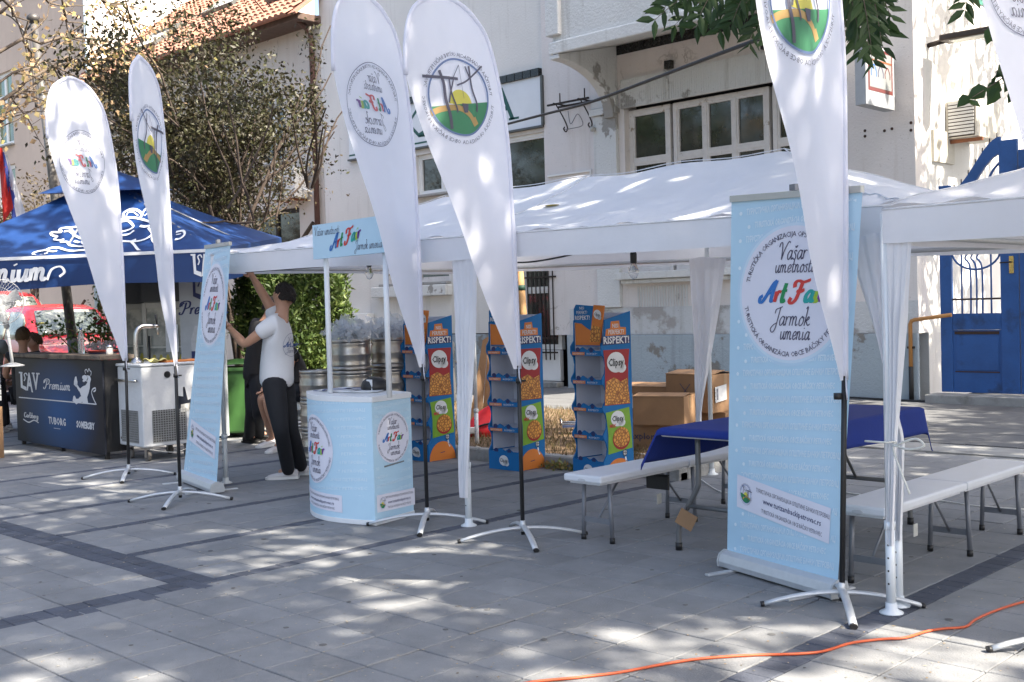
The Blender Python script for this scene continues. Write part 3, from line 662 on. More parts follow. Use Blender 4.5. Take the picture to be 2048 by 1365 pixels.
# dark plum tree behind the beer stand and flags (several stems)
def plum(px_, dep, label, stems, L, nleaf, lm, sc, zmin, sprd=.55, tilt=.4, ksp=.2, keep=.6, right=False):
    b = DP(px_, 700, dep); b[2] = 0; segs, tips = [], []
    for k in range(stems):
        a = 2*math.pi*k/stems+.3; grow(b+np.array([math.cos(a)*.015, math.sin(a)*.015, .0]), (math.cos(a)*tilt, math.sin(a)*tilt, 1), L, .055, 0, segs, tips, 3, sprd, .12, 4, .66)
    tips = [q for q in tips if RNG.random() < keep]
    return tree('plum_tree', label, b, 6, segs, tips, nleaf, .09*sc, lm, bark2, (ksp, ksp, ksp*.9), .5, sel=lambda p: p[:, 2] > zmin, jit=lambda p: (p[:, 2] > zmin-.1)&((not right)|(((p-b)@rt0 < .1)|(p[:, 2] > 4.0))&(((p-b)@rt0 < 1.25))), keepseg=lambda q: q[2] == 0 or (q[2] <= 2 and q[0][0][2] > zmin-.4 and (not right or q[0][-1]@rt0 < .3 or q[0][-1][2] > 3.9)))
plum(490, 17.3, 'dark purple-leaved plum tree between the beer parasol and the shop', 9, 3.3, 46000, plum1, .82, 3.0, tilt=.17, ksp=.15, keep=.36, right=True)
plum(385, 21.0, 'taller sparse plum tree rising before the tiled roof, behind the narrow flag', 5, 3.4, 4200, plum2, .9, 3.6, .5, .2)
plum(70, 26.5, 'low sunlit plum tree behind the left slope of the blue parasol', 6, 2.6, 9000, plum2, 1.0, 3.0, .6, .45)
# autumn tree, bare branches with dry leaves reaching in from the left
dry = leafmat('dry_linden_leaf', (.55, .35, .18), (.62, .45, .28), (.55, .48, .18), .5)
base = np.array([-13.6, 3.2, 0.])
at = thing('autumn_tree', 'half-bare autumn tree with dry orange leaves reaching in from the left', 'tree', base)
segs = [([base+np.array(q) for q in ((0, 0, 0), (.1, 0, 1.6), (.0, .1, 3.2), (-.2, .2, 4.6), (-.3, .3, 6.5))], [.2, .17, .15, .12, .05], 0)]; tips = []
for (px_, py_, dep0, ex, ey, dep1, r) in ((-40, 110, 13.4, 330, 140, 15.5, .045), (-60, 260, 13.2, 270, 125, 15.2, .05), (-30, -60, 13.4, 310, 90, 16, .05), (-50, 330, 13., 90, 190, 14.2, .05), (-20, -20, 13.2, 120, 250, 14.5, .035), (0, 20, 13.5, 270, 30, 15.5, .035), (-20, 180, 13.2, 180, 190, 14.8, .03), (60, -20, 13.6, 230, 200, 15.8, .03)):
    p0, p1 = DP(px_, py_, dep0), DP(ex, ey, dep1); n = 9; P = [base+np.array((-.1, .15, 3.9))]
    for i in range(n+1):
        t = i/n; P.append(p0*(1-t)+p1*t+np.array([0, 0, .35*math.sin(math.pi*t)])+RNG.normal(size=3)*.05)
    segs.append((P, [r*.62*(1-.85*i/(n+1)) for i in range(n+2)], 1))
    for q in range(7):
        i = RNG.integers(3, n+1); d = (P[i+1]-P[i])/np.linalg.norm(P[i+1]-P[i])+RNG.normal(size=3)*.55; d /= np.linalg.norm(d)
        Q = [P[i]]
        for s in range(5): d = d+RNG.normal(size=3)*.16+np.array([0, 0, -.03]); d /= np.linalg.norm(d); Q.append(Q[-1]+d*RNG.uniform(.12, .26))
        segs.append((Q, [.012, .01, .008, .006, .004, .003], 2)); tips += [(z, 2) for z in Q[1:]]
limbs([([p-base for p in P], r, l) for P, r, l in segs], bark, at, 'trunk')
T = np.array([p-base for p, _ in tips]); c = T[RNG.integers(0, len(T), 1050)]+RNG.normal(size=(1050, 3))*.07
o = bpy.data.objects.new('crown', leaves_mesh('crown', c, .075, dry, .8, droop=.6)); COL.objects.link(o); o.parent = at
# trees of the square whose crowns shade the paving (trunks stand beside and behind the viewer)
crownm = leafmat('tree_of_heaven_leaf', (.035, .065, .018), (.05, .09, .025), (.09, .12, .03), .3)
def shade_tree(base, label, H, rad, zlo, fill, off=(0, 0), seed=1, per=70):
    base = np.array(base, float); segs, tips = [], []
    segs.append(([base, base+np.array([.05, .02, zlo*.5]), base+np.array([0, .1, zlo+.3])], [.24, .2, .16], 0))
    for k in range(9):
        a = 2*math.pi*k/9+RNG.uniform(-.3, .3); tp = base+np.array([0, .1, zlo+.2]); e = base+np.array([math.cos(a)*rad*RNG.uniform(.4, 1), math.sin(a)*rad*RNG.uniform(.4, 1), zlo+RNG.uniform(.6, H-zlo)])
        P = [tp+(e-tp)*t+np.array([0, 0, .5*math.sin(math.pi*t)]) for t in np.linspace(0, 1, 6)]; segs.append((P, list(np.linspace(.1, .02, 6)), 1))
    t = thing('tall_shade_tree', label, 'tree', base); limbs([([p-base for p in P], r, l) for P, r, l in segs], bark, t, 'trunk')
    rg = np.random.default_rng(seed); sp = .78; cc = []
    for lay in range(2):
        for ix_ in range(-12, 13):
            for iy in range(-12, 13):
                x, y = (ix_+.5*(iy % 2)+.3*lay)*sp, (iy*.87+.4*lay)*sp
                if math.hypot(x, y) < rad and rg.random() < fill: cc.append((off[0]+x+rg.normal(0, .12), off[1]+y+rg.normal(0, .12), rg.uniform(zlo, H)))
    cc = np.array(cc); n = len(cc)*per; c = cc[rg.integers(0, len(cc), n)]+rg.normal(size=(n, 3))*np.array([.27, .27, .14])
    o = bpy.data.objects.new('crown', leaves_mesh('crown', c, .24, crownm, .55)); COL.objects.link(o); o.parent = t
    return t
SHADE = [((2.6, 3.4, 0), 'tall leafy tree overhead, its trunk just right of the view', 10.6, 5.0, 8.4, .63, (-1.0, .5), 3),
         ((2.9, 7.6, 0), 'tall leafy tree beside the second tent, its crown above the roof', 10.4, 4.3, 8.0, .66, (-2.2, -.3), 4),
         ((5.4, -.4, 0), 'tall leafy tree behind the viewer shading the near paving', 10.8, 3.9, 8.4, .60, (-.4, .3), 5),
         ((5.9, 11.9, 0), 'tall leafy tree by the yard gate shading the sidewalk', 10.2, 4.8, 7.4, .86, (-.6, .3), 6),
         ((-2.0, 17.2, 0), 'yard tree dappling the side wall of the corner house', 9.0, 2.8, 4.6, .72, (0, 0), 7),
         ((-9.6, 2.1, 0), 'leafy tree left of the view spreading over the beer stand', 10.6, 3.4, 8.2, .58, (3.2, 4.2), 8),
         ((-21, -1.5, 0), 'round leafy tree across the square, mirrored in the wide window', 9.5, 4.2, 3.0, .6, (0, 0), 9),
         ((-28, -4, 0), 'second round leafy tree across the square, far to the left', 9.5, 4.4, 3.0, .6, (0, 0), 10),
         ((-14.5, -5.5, 0), 'third round leafy tree across the square, behind the viewer', 9.0, 4.0, 3.0, .6, (0, 0), 11)]
for a in SHADE: shade_tree(*a)
# hanging pinnate sprays of the tree overhead, seen at the top edge
spray = leafmat('hanging_leaf', (.018, .042, .012), (.03, .064, .017), (.048, .09, .024), .35, 3)
st_ = thing('overhanging_branch', 'drooping branch of long pinnate green leaves over the tent at upper right', 'tree branch', DP(1700, -120, 6.3))
sb_ = np.array(st_.location); segs = []; cen = []; ldir = []
def pinnate(p0, p1, dep0, dep1, n=9, L=.10):
    a, b = DP(*p0, dep0), DP(*p1, dep1); P = [a+(b-a)*t+np.array([0, 0, .06*math.sin(math.pi*t)]) for t in np.linspace(0, 1, 8)]
    segs.append((P, list(np.linspace(.005, .0015, 8)), 2)); ax = (b-a)/np.linalg.norm(b-a); sd2 = np.cross(ax, fw); sd2 /= np.linalg.norm(sd2)
    for k in range(n):
        t = .15+.85*k/(n-1); q = a+(b-a)*t+np.array([0, 0, .06*math.sin(math.pi*t)])
        for s in (-1, 1): cen.append(q); ldir.append(ax*.55+sd2*s*.8+np.array([0, 0, -.35])+RNG.normal(size=3)*.15)
for args in (((1500, -60), (1310, 40), 6.6, 6.5), ((1520, -50), (1350, 50), 6.7, 6.8), ((1560, -60), (1440, 60), 6.5, 6.4), ((1560, -40), (1500, 85), 6.6, 6.5), ((1540, -50), (1420, 20), 6.9, 7), ((1480, -60), (1400, 30), 6.4, 6.4), ((1600, -50), (1480, 20), 6.3, 6.3),
             ((1690, -60), (1720, 100), 6.2, 6.1), ((1700, -50), (1770, 60), 6.3, 6.3), ((1690, -40), (1745, 120), 6.4, 6.4), ((1720, -60), (1780, 30), 6.2, 6.2), ((1680, -50), (1715, 55), 6.0, 6.0), ((1740, -50), (1700, 40), 6.4, 6.5), ((1640, -60), (1560, 30), 6.8, 6.8), ((1760, -60), (1730, 80), 6.5, 6.5), ((1450, -70), (1370, 10), 6.6, 6.6), ((1960, -60), (1930, 20), 6.8, 6.8), ((1530, -60), (1465, 45), 6.3, 6.3), ((1590, -50), (1515, 60), 6.2, 6.2), ((1420, -70), (1330, 15), 6.7, 6.7), ((1550, -50), (1395, 50), 6.5, 6.6), ((1710, -60), (1742, 90), 5.9, 5.9), ((1730, -60), (1765, 95), 6.1, 6.1), ((1700, -60), (1690, 60), 6.3, 6.3), ((1580, -60), (1540, 75), 6.0, 6.0)):
    pinnate(*args)
segs.append(([DP(1990, -260, 6.2), DP(1850, -140, 6.3), DP(1700, -70, 6.3), DP(1600, -60, 6.5), DP(1480, -70, 6.6)], [.05, .035, .025, .018, .008], 0))
limbs([([np.array(p)-sb_ for p in P], r, l) for P, r, l in segs], bark, st_, 'branch')
def dir_leaves(cen, ld, size, mat, parent, name='foliage', asp=.36):
    n = len(cen); cen = np.array(cen)-np.array(parent.location); d = np.array(ld); d /= np.linalg.norm(d, axis=1)[:, None]; r = RNG.normal(size=(n, 3))*.4+fw; s = np.cross(d, r); s /= np.linalg.norm(s, axis=1)[:, None]; nm = np.cross(s, d); mb = MB()
    for i in range(n):
        L = size*random.uniform(.75, 1.2); c, dd, ss, nn = cen[i], d[i], s[i], nm[i]
        w = L*asp/2
        mb.add([c, c+dd*L*.3+ss*w+nn*.01, c+dd*L*.65+ss*w*.8+nn*.006, c+dd*L-np.array([0, 0, .01]), c+dd*L*.65-ss*w*.8+nn*.006, c+dd*L*.3-ss*w+nn*.01], [(0, 1, 2, 3), (0, 3, 4, 5)])
    return mb.build(name, mat, parent)
dir_leaves(cen, ldir, .115, spray, st_)
# rounder leaves at the right edge (another twig)
st2 = thing('overhanging_twig', 'short twig with round dark leaves beside the flag at the right edge', 'tree branch', DP(2080, 100, 5.6))
cen = []; ldir = []; segs = []
for a, b in (((2090, 60), (1965, 60)), ((2090, 120), (1945, 195)), ((2080, 150), (2000, 170)), ((2085, 130), (1990, 145))):
    A, B = DP(*a, 5.6), DP(*b, 5.5); segs.append(([A, (A+B)/2+np.array([0, 0, .02]), B], [.005, .004, .002], 2))
    for k in range(6):
        q = A+(B-A)*(.35+.65*k/5)+RNG.normal(size=3)*.02; cen.append(q); ldir.append(RNG.normal(size=3)*.7+np.array([-.3, -.2, -.6]))
limbs([([np.array(p)-np.array(st2.location) for p in P], r, l) for P, r, l in segs], bark, st2, 'twig')
dir_leaves(cen, ldir, .085, spray, st2, asp=.75)
# thuja bush
thm = leafmat('thuja_spray', (.045, .08, .018), (.075, .125, .028), (.14, .18, .05), .3)
tc_ = DP(590, 700, 15.0); tc_[2] = 0
th = thing('thuja_bush', 'bright green thuja bush between the green bin and the keg stacks', 'bush', tc_)
MB().tube([(0, 0, 0), (.03, 0, .8), (0, .02, 1.6)], [.07, .05, .02], 7).build('trunk', bark, th)
n = 26000; u = RNG.uniform(0, 1, n); a = RNG.uniform(0, 2*math.pi, n); rad = 1.02*np.sin(np.clip(u*1.15+.18, 0, math.pi))**.6*(1-.38*u); lump = 1+.16*np.sin(a*5+u*9)+.12*np.sin(a*11-u*17); rr = rad*lump*RNG.uniform(.5, 1, n)**.35
c = np.stack([rr*np.cos(a), rr*np.sin(a), .25+u*1.95+RNG.normal(0, .05, n)], 1)
n2 = 4500
o = bpy.data.objects.new('foliage', leaves_mesh('foliage', c, .085, thm, .38, (0, 0, .6), .9)); COL.objects.link(o); o.parent = th
# ================================================================ printed artwork
C_BL, C_RD, C_GR, C_TL, C_LM, C_PU = (M('print_'+k, c, .55, 0, .02) for k, c in dict(blue=(.03, .17, .50), red=(.62, .05, .045), green=(.015, .26, .09), teal=(.02, .36, .33), lime=(.35, .52, .04), purple=(.16, .03, .28)).items())
ART_COL = [C_BL, C_RD, C_GR, None, C_RD, C_TL, C_LM, C_PU]
ink = M('print_ink', (.055, .05, .10), .55); inkb = M('print_navy', (.02, .03, .12), .55)
skyb = M('banner_blue', (.45, .67, .83), .5, 0, .06, 1.1, col2=(.52, .73, .87)); pale = M('print_pale', (.74, .86, .94), .5, 0, .02)
lilac = M('print_lilac_white', (.74, .74, .83), .5, 0, .02); hal1 = M('print_halo', (.60, .74, .86), .5, 0, .02); hal2 = M('print_halo2', (.50, .68, .83), .5, 0, .02)
e_gr = M('emblem_green', (.02, .25, .09), .55); e_yl = M('emblem_yellow', (.75, .68, .08), .55); e_tan = M('emblem_tan', (.55, .34, .09), .55); e_gy = M('emblem_grey', (.08, .075, .12), .55); e_bl = M('emblem_blue', (.03, .12, .36), .55)
FADE = {}
def faded(art):
    """print showing through from the back of white cloth: same shapes, paler dye"""
    out = []
    for nm, m_, sh, lay in art:
        if m_.name not in FADE:
            c = m_.node_tree.nodes['Color Ramp'].color_ramp.elements[0].color; k = .92 if nm in ('hill', 'sun', 'path', 'well_sweep', 'bucket') else .78
            FADE[m_.name] = M(m_.name+'_through', tuple(c[i]*k+(.78, .79, .88)[i]*(1-k)*.75 for i in range(3)), .6, 0, .02, trans=.25)
        out.append((nm, FADE[m_.name], sh, lay))
    return out
def artwork(r, fade=False):
    """round fair logo of radius r -> list of (name, material, shapes, layer)"""
    out = [('ring_lettering', ink, [ring_text('TURISTIČKA ORGANIZACIJA OPŠTINE BAČKI PETROVAC', r*.885, 168, 8, r*.115)], 3), ('ring_lettering', ink, [ring_text('TURISTICKÁ ORGANIZÁCIA OBCE BÁČSKY PETROVEC', r*.95, 192, 348, r*.115, True)], 3)]
    w1 = [at2(fitw(script('Vašar', r*.28, .065)[0], r*.56), r*.0, r*.53), at2(fitw(script('umetnosti', r*.24, .07)[0], r*.76), r*.04, r*.33), at2(fitw(script('Jarmok', r*.29, .06)[0], r*.80), -.0*r, -r*.50), at2(fitw(script('umenia', r*.26, .07)[0], r*.60), r*.12, -r*.72)]
    out += [('script_lettering', ink, [w_], 3) for w_ in w1]
    art = script('Art Fair', r*.34, .17, .3, colors=list(range(8))); xs_ = np.concatenate([q[0][:, 0] for q in art.values()]); kx = 1.36*r/np.ptp(xs_); xo = (xs_.max()+xs_.min())/2
    art = {i: ((q[0]-np.array([xo, 0]))*np.array([kx, 1]), q[1]) for i, q in art.items()}
    for m_ in (C_BL, C_RD, C_GR, C_TL, C_LM, C_PU):
        p = [at2(art[i], .0, -r*.13) for i in art if ART_COL[i] is m_]
        out.append(('fair_lettering', m_, p, 3))
    return faded(out) if fade else out
def emblem(r):
    """well-sweep emblem"""
    def arc(x): return math.sqrt(max(0, r*r-x*x))
    xs = np.linspace(-r*.985, r*.985, 25)
    hill = [(x, -.18*r+.16*r*(x/r)) for x in xs]; hill = [(x, max(z, -arc(x))) for x, z in hill]; low_ = [(x, -arc(x)) for x in xs[::-1]]
    path = catmull([(-r*.86, -.44*r), (-.4*r, -.27*r), (.2*r, -.28*r), (.62*r, -.60*r), (.68*r, -.72*r), (.45*r, -.88*r), (.42*r, -.6*r), (.1*r, -.43*r), (-.4*r, -.42*r), (-.82*r, -.55*r)], 5)
    st = lambda p, w: ribbon([(a*r, b*r) for a, b in p], w*r, 5, False)
    pic = [('hill', e_gr, [poly2d(hill+low_)], 2), ('sun', e_yl, [poly2d([(r*(.02+.42*math.cos(a)), r*(-.20+.40*math.sin(a))) for a in np.linspace(-.15, math.pi-.02, 24)])], 1),
            ('path', e_tan, [ribbon([(-.93*r, -.5*r), (-.6*r, -.36*r), (-.1*r, -.29*r), (.3*r, -.42*r), (.52*r, -.66*r)], .15*r, 6, False), ribbon([(.45*r, -.5*r), (.56*r, -.68*r)], .2*r, 3, False)], 3), ('ring', e_bl, [disc2d(r*1.02, 56, 1, (0, 0), r*.97)], 4),
            ('well_sweep', e_gy, [st([(-.68, .62), (-.55, .3), (-.5, -.1), (-.38, -.5), (-.34, -.86)], .085), st([(-1.2, .42), (-.6, .45), (-.05, .47)], .075), st([(-.38, .5), (-.32, .1), (-.18, -.25), (-.14, -.42)], .05), st([(-.2, .5), (-.34, .1), (-.4, -.18)], .045), st([(.78, .9), (.3, .48), (-.1, .3)], .045), st([(.36, .86), (.44, .3), (.6, -.1), (.6, -.32)], .055), st([(.24, .84), (.4, .5)], .04), st([(.02, .85), (.08, .3), (.12, -.02)], .012), st([(.02, .85), (-.25, .45)], .02)], 5),
            ('bucket', e_gy, [poly2d([(.02*r, -.16*r), (.28*r, -.14*r), (.24*r, -.38*r), (.1*r, -.4*r)])], 5)]
    pic = [(a, b, [(v*np.array([-1, 1]), f) for v, f in sh], l_) for a, b, sh, l_ in pic]
    return pic+[('ring_lettering', ink, [ring_text('TURISTIČKA ORGANIZACIJA OPŠTINE BAČKI PETROVAC', r*1.07, 172, 8, r*.14)], 4), ('ring_lettering', ink, [ring_text('TURISTICKÁ ORGANIZÁCIA OBCE BÁČSKY PETROVEC', r*1.18, 184, 356, r*.14, True)], 4)]
def put(art, fmap, par, step=.0012, base=.0015, L=0.):
    for nm, m_, shapes, lay in art: decal(nm, shapes, fmap, m_, par, base+step*lay, L=L if nm in ('hill', 'sun', 'path', 'ring', 'logo_disc', 'well_sweep') else 0)
rh_ = np.array([rt0[0], rt0[1], 0])
# ================================================================ feather flags
PB = G(1046, 1065); PB = PB*np.array([.97, .97, 1])
fdir0 = np.array([.01, -1., 0.]); fdir0 /= np.linalg.norm(fdir0); fn0 = np.cross(fdir0, [0, 0, 1])
def uv_px(x, y):
    p = OP(x, y, PB, fn0)-PB; return float(p@fdir0), float(p[2])
LEAN = 0.012
edge_px = [(1040, 738), (1036, 640), (1032, 540), (1027, 430), (1017, 283), (1001, 183), (976, 88), (950, 41), (922, 6), (885, -10), (843, 4), (824, 32), (814, 88), (814, 150)]
FO = [uv_px(*p) for p in edge_px]; u0 = FO[0][0]; FO = [(u-u0*(1), z) for u, z in FO]
FEDGE = catmull(FO, 4); TIP = FEDGE[-1]; BOT = FEDGE[0]
def flag(base, fdir, kind, label, cross_rot=0., foot=.40, zk=1., lean=0.):
    f = thing('feather_flag', label, 'flag', base, 0, 'white feather flags along the tents')
    fd = np.array([fdir[0], fdir[1], 0.]); fd /= np.linalg.norm(fd); nr = np.cross(fd, [0, 0, 1.])
    if nr@(CAMP-np.array(base)) < 0: nr = -nr
    def P(u, z, off=0.):
        wv = .018*math.sin(u*7+z*2.2)*min(1, abs(u)*2.5)+.010*math.sin(u*17-z*5)*min(1, abs(u)*3); z2 = BOT[1]+(z-BOT[1])*zk; return fd*u+np.array([0, 0, z2])+nr*(wv+off)+rh_*lean*max(0, z2)
    # cloth: rows between the pole edge and the free edge
    mb = MB(); n = len(FEDGE); rows = []
    zs = np.linspace(BOT[1], max(e[1] for e in FEDGE)-.001, 60)
    zt_ = max(e[1] for e in FEDGE); it = max(range(n), key=lambda i: FEDGE[i][1])
    right = FEDGE[:it+1]; left = FEDGE[it:]
    rz_, ru = [e[1] for e in right], [e[0] for e in right]
    lz_, lu = [e[1] for e in left][::-1], [e[0] for e in left][::-1]
    for z in zs:
        a = float(np.interp(z, rz_, ru))
        if z >= TIP[1]: b = float(np.interp(z, lz_, lu))
        else: t = (z-BOT[1])/(TIP[1]-BOT[1]); b = (BOT[0]+.045)*(1-t)+TIP[0]*t+.012*math.sin(math.pi*t)
        rows.append((a, b, z))
    nu = 16; vs = [P(a+(b-a)*i/nu, z) for a, b, z in rows for i in range(nu+1)]
    fs = [(j*(nu+1)+i, j*(nu+1)+i+1, (j+1)*(nu+1)+i+1, (j+1)*(nu+1)+i) for j in range(len(rows)-1) for i in range(nu)]
    cl = mb.add(vs, fs, True).build('cloth', flagw, f)
    # sleeve with the bent pole inside
    MB().tube([P(u-.004, z, 0) for u, z in FEDGE], [.017]*12+[.014]*(len(FEDGE)-12), 8).build('pole_sleeve', flagw, f)
    MB().tube([(0, 0, .03), tuple(rh_*lean*.62+np.array([0, 0, .62])), tuple(rh_*lean*1.1+np.array([0, 0, BOT[1]+.02]))], .0135, 10).build('pole', black_pl, f)
    MB().tube([(0, 0, BOT[1]-.09), (0, 0, BOT[1]-.06)], .02, 10).tube([(0, 0, BOT[1]-.075), tuple(np.array([.0, 0, BOT[1]-.075])+rt*.045)], .007, 6).build('clamp', black_pl, f)
    MB().tube([P(.01, BOT[1]+.01, .012), P(.015, BOT[1]-.05, .018), P(.0, BOT[1]-.09, .016)], .004, 5).build('tension_cord', flagw, f)
    for k in range(2):
        a = cross_rot+k*math.pi/2; dx, dy = math.cos(a), math.sin(a); pts = []
        for i in range(13): t = -1+2*i/12; pts.append((dx*foot*t, dy*foot*t, .014+(.06+.012*k)*(1-t*t)))
        arm = MB().tube(pts, .0195, 8, flat=.55).build('foot_bar', white_al, f)
        for q, s in ((pts[0], -1), (pts[-1], 1)): MB().tube([q, (q[0]+dx*.018*s, q[1]+dy*.018*s, q[2]-.002)], .0185, 8, flat=.7).build('end_cap', black_pl, arm)
    MB().lathe([(.018, .05), (.018, .10), (.015, .12)], 10).build('socket', white_al, f)
    # print, seen from behind the cloth (mirrored)
    ctr = {'em': uv_px(921, 196), 'art': uv_px(918, 215)}[kind]; ctr = (ctr[0]-u0, ctr[1])
    side = 1 if (fd@rt) > 0 else -1           # +u seen to the right?
    fm = lambda u, v, d=0.: P(ctr[0]-u*side, ctr[1]+v, d+.002)
    put(faded(emblem(.228)) if kind == 'em' else [*artwork(.245, True), *faded([('ring', inkb, [disc2d(.25, 56, 1, (0, 0), .246)], 2)])], fm, f, L=.05)
    return f
flag(G(258, 955), (.36, -.93), 'art', 'white feather flag with mirrored fair logo, in front of the beer bar', .95, zk=1.115, lean=.01)
flag(G(361, 1003), (.70, -.71), 'em', 'narrow-looking white feather flag with well emblem, in front of the leaning banner', .75, zk=1.035)
flag(G(855, 1050), (.25, -.97), 'art', 'tall white feather flag with mirrored fair logo, right of the promotion counter', .72, zk=1.075)
flag(PB, (.01, -1), 'em', 'tall white feather flag with green well emblem, left of the white bench', .95)
flag(G(1684, 1215), (.02, -1.), 'em', 'nearest feather flag with well emblem, overlapping the large roll-up banner', .62, .36, zk=1.03, lean=.03)
pr = G(2180, 1300); flag(pr, (-.12, -.99), 'art', 'feather flag with fair logo cut off by the right edge', .75)
# ================================================================ roll-up banners
def rollup(b0, b1, t0, t1, label, full=True):
    b0, b1, t0, t1 = map(np.array, (b0, b1, t0, t1)); mid = (b0+b1)/2; f = thing('rollup_banner', label, 'banner', (mid[0], mid[1], 0)); o = np.array([mid[0], mid[1], 0]); b0, b1, t0, t1 = b0-o, b1-o, t0-o, t1-o
    ex = (b1-b0)/np.linalg.norm(b1-b0); up = np.array([0, 0, 1.]); nr = np.cross(ex, up)
    if nr@(CAMP-o) < 0: nr = -nr
    W_ = np.linalg.norm(b1-b0); Hh = 2.0
    def P(u, v, d=0.):
        """u metres from the left, v metres up"""
        a, t = u/.84, v/Hh; bot = b0+(b1-b0)*a+up*.075; top = t0+(t1-t0)*a; return bot*(1-t)+top*t+nr*(.012*math.sin(math.pi*t)*math.sin(a*3.1)+d)
    c = MB().grid(lambda i, j: P(.84*i, Hh*j), 10, 24, flip=False).build('banner_sheet', skyb, f)
    # base cassette: rounded housing, end caps, feet
    sec = [(.055, .0), (.06, .03), (.045, .07), (.01, .088), (-.045, .075), (-.06, .03), (-.055, .0)]
    MB().prism([(x, z+.012) for x, z in sec], b0-ex*.005, nr, up, ex*(W_+.01)).build('base_cassette', white_al, f, bev=.004)
    for q, s in ((b0, -1), (b1, 1)): MB().prism([(x*1.06, z*1.05+.01) for x, z in sec], q+ex*.006*s, nr, up, ex*.012*s).build('end_cap', grey_steel if 0 else M('grey_plastic', (.42, .44, .45), .5), f, bev=.003)
    for a in (.12, .86):
        q = b0+(b1-b0)*a; MB().obox(q+nr*-.22+ex*-.02, ex*.035, nr*.44, up*.011).build('foot', white_al, f, bev=.002)
    MB().obox(t0-ex*.0+nr*-.012-up*.005, t1-t0, nr*.024, up*.032).build('top_rail', M('rail_grey', (.46, .46, .43), .45, .4, .05), f)
    tm = (t0+t1)/2; MB().tube([(b0+b1)/2-nr*.03+up*.05, tm-nr*.02+up*.01], .011, 8).build('support_pole', white_al, f)
    MB().obox(tm-ex*.02-nr*.02+up*.03, ex*.04, nr*.03, up*.03).build('pole_hook', grey_steel, f)
    m = lambda u, v, d=0.: P(u, v, d)
    # rows of pale lettering, tilted a little
    rows = []
    for k in range(27):
        cyr = k % 2 == 0; s = 'ТУРИСТИЧКА ОРГАНИЗАЦИЈА ОПШТИНЕ БАЧКИ ПЕТРОВАЦ' if cyr else 'TURISTICKÁ ORGANIZÁCIA OBCE BÁČSKY PETROVEC'
        v, fc = text2d(s, .044, .1, .028, 'LEFT', wid=.70 if cyr else .58); v = v+np.array([.11 if cyr else .17, .03+k*.0725]); v[:, 1] += v[:, 0]*.055
        # drop what falls under the round logo, the sheet edge or the address label
        keep = []
        for t in fc:
            q = v[list(t)].mean(0)
            if np.hypot(q[0]-.44, q[1]-1.50) < .375 or q[0] > .815 or q[1] > 1.97: continue
            if .06 < q[0] < .78 and abs(q[1]-(.345-.14*(q[0]-.42)-.0)) < .105: continue
            keep.append(t)
        rows.append((v, keep))
        v, fc = disc2d(.011, 8, 1, (.07 if cyr else .13, .045+k*.0725)); q = v[0]
        if not (np.hypot(q[0]-.44, q[1]-1.50) < .38 or (.06 < q[0] < .78 and abs(q[1]-(.345-.14*(q[0]-.42))) < .11)): rows.append((v, fc))
    decal('pale_lettering', rows, m, pale, f, .002)
    decal('logo_halo', [at2(disc2d(.385, 48), .44, 1.50)], m, hal2, f, .0012, L=.08); decal('logo_halo', [at2(disc2d(.368, 48), .44, 1.50)], m, hal1, f, .0018, L=.08)
    decal('logo_disc', [at2(disc2d(.352, 48), .44, 1.50)], m, lilac, f, .0024, L=.08)
    put(artwork(.335), lambda u, v, d=0.: P(.44+u, 1.50+v, d), f, .0008, .0024)
    lab = lambda u, v, d=0.: P(.08+u, .345+.048+v-.14*u, d)
    decal('address_label', [poly2d([(0, -.095), (.69, -.095), (.69, .095), (0, .095)])], lab, lilac, f, .003, L=.08)
    decal('address_lettering', [at2(text2d('ТУРИСТИЧКА ОРГАНИЗАЦИЈА ОПШТИНЕ БАЧКИ ПЕТРОВАЦ', .033, wid=.53), .42, .035), at2(text2d('TURISTICKÁ ORGANIZÁCIA OBCE BÁČSKY PETROVEC', .033, wid=.44), .42, -.072)], lab, e_gy, f, .004)
    decal('web_lettering', [at2(text2d('www.turizambackipetrovac.rs', .045, wid=.42, bold=.01), .42, -.018)], lab, inkb, f, .004)
    put(emblem(.052), lambda u, v, d=0.: lab(.075+u*.8, v, d), f, .0006, .0035)
    return f
def solve_top(px_, depth): p = DP(px_[0], px_[1], depth); return p
b0, b1 = G(1455, 1135), G(1676, 1200)
rollup(b0, b1, DP(1463, 403, 5.82), DP(1725, 383, 5.28), 'large light blue roll-up banner with fair logo, standing in front of the benches')
b0, b1 = G(368, 962), G(434, 988)
da, db = (b0-CAMP)@fw, (b1-CAMP)@fw
rollup(b0, b1, DP(411, 497, da+.0), DP(461, 490, db+.02), 'light blue roll-up banner leaning to the right, held by the man in the white shirt')
# ================================================================ promotion counter
cA, cB, cC = G(621, 1017), G(751, 1052), G(828, 1031); cA[2] = cB[2] = cC[2] = 0
ctr = thing('promotion_counter', 'light blue curved promotion counter with fair logo and overhead header', 'counter', (cB+cA)/2)
o_ = np.array(ctr.location); A_, B_, C_ = cA-o_, cB-o_, cC-o_; D_ = A_+(C_-B_); up = np.array([0, 0, 1.]); exf = B_-A_; Wf = np.linalg.norm(exf); exf = exf/Wf; nf = np.cross(exf, up); nf = nf if nf@(CAMP-o_) > 0 else -nf
bul = .16
def CF(u, v, d=0.):
    t = u/Wf; return A_+exf*u+nf*(bul*math.sin(math.pi*t)+d)+up*v
def CS(u, v, d=0.):
    e = (C_-B_)/np.linalg.norm(C_-B_); n = np.cross(e, up); n = n if n@(CAMP-o_) > 0 else -n; return B_+e*u+n*d+up*v
Ws = np.linalg.norm(C_-B_); cwhite = M('counter_white', (.74, .76, .78), .4, 0, .04, 4)
MB().grid(lambda i, j: CF(Wf*i, .03+.82*j), 20, 1).build('front_panel', skyb, ctr)
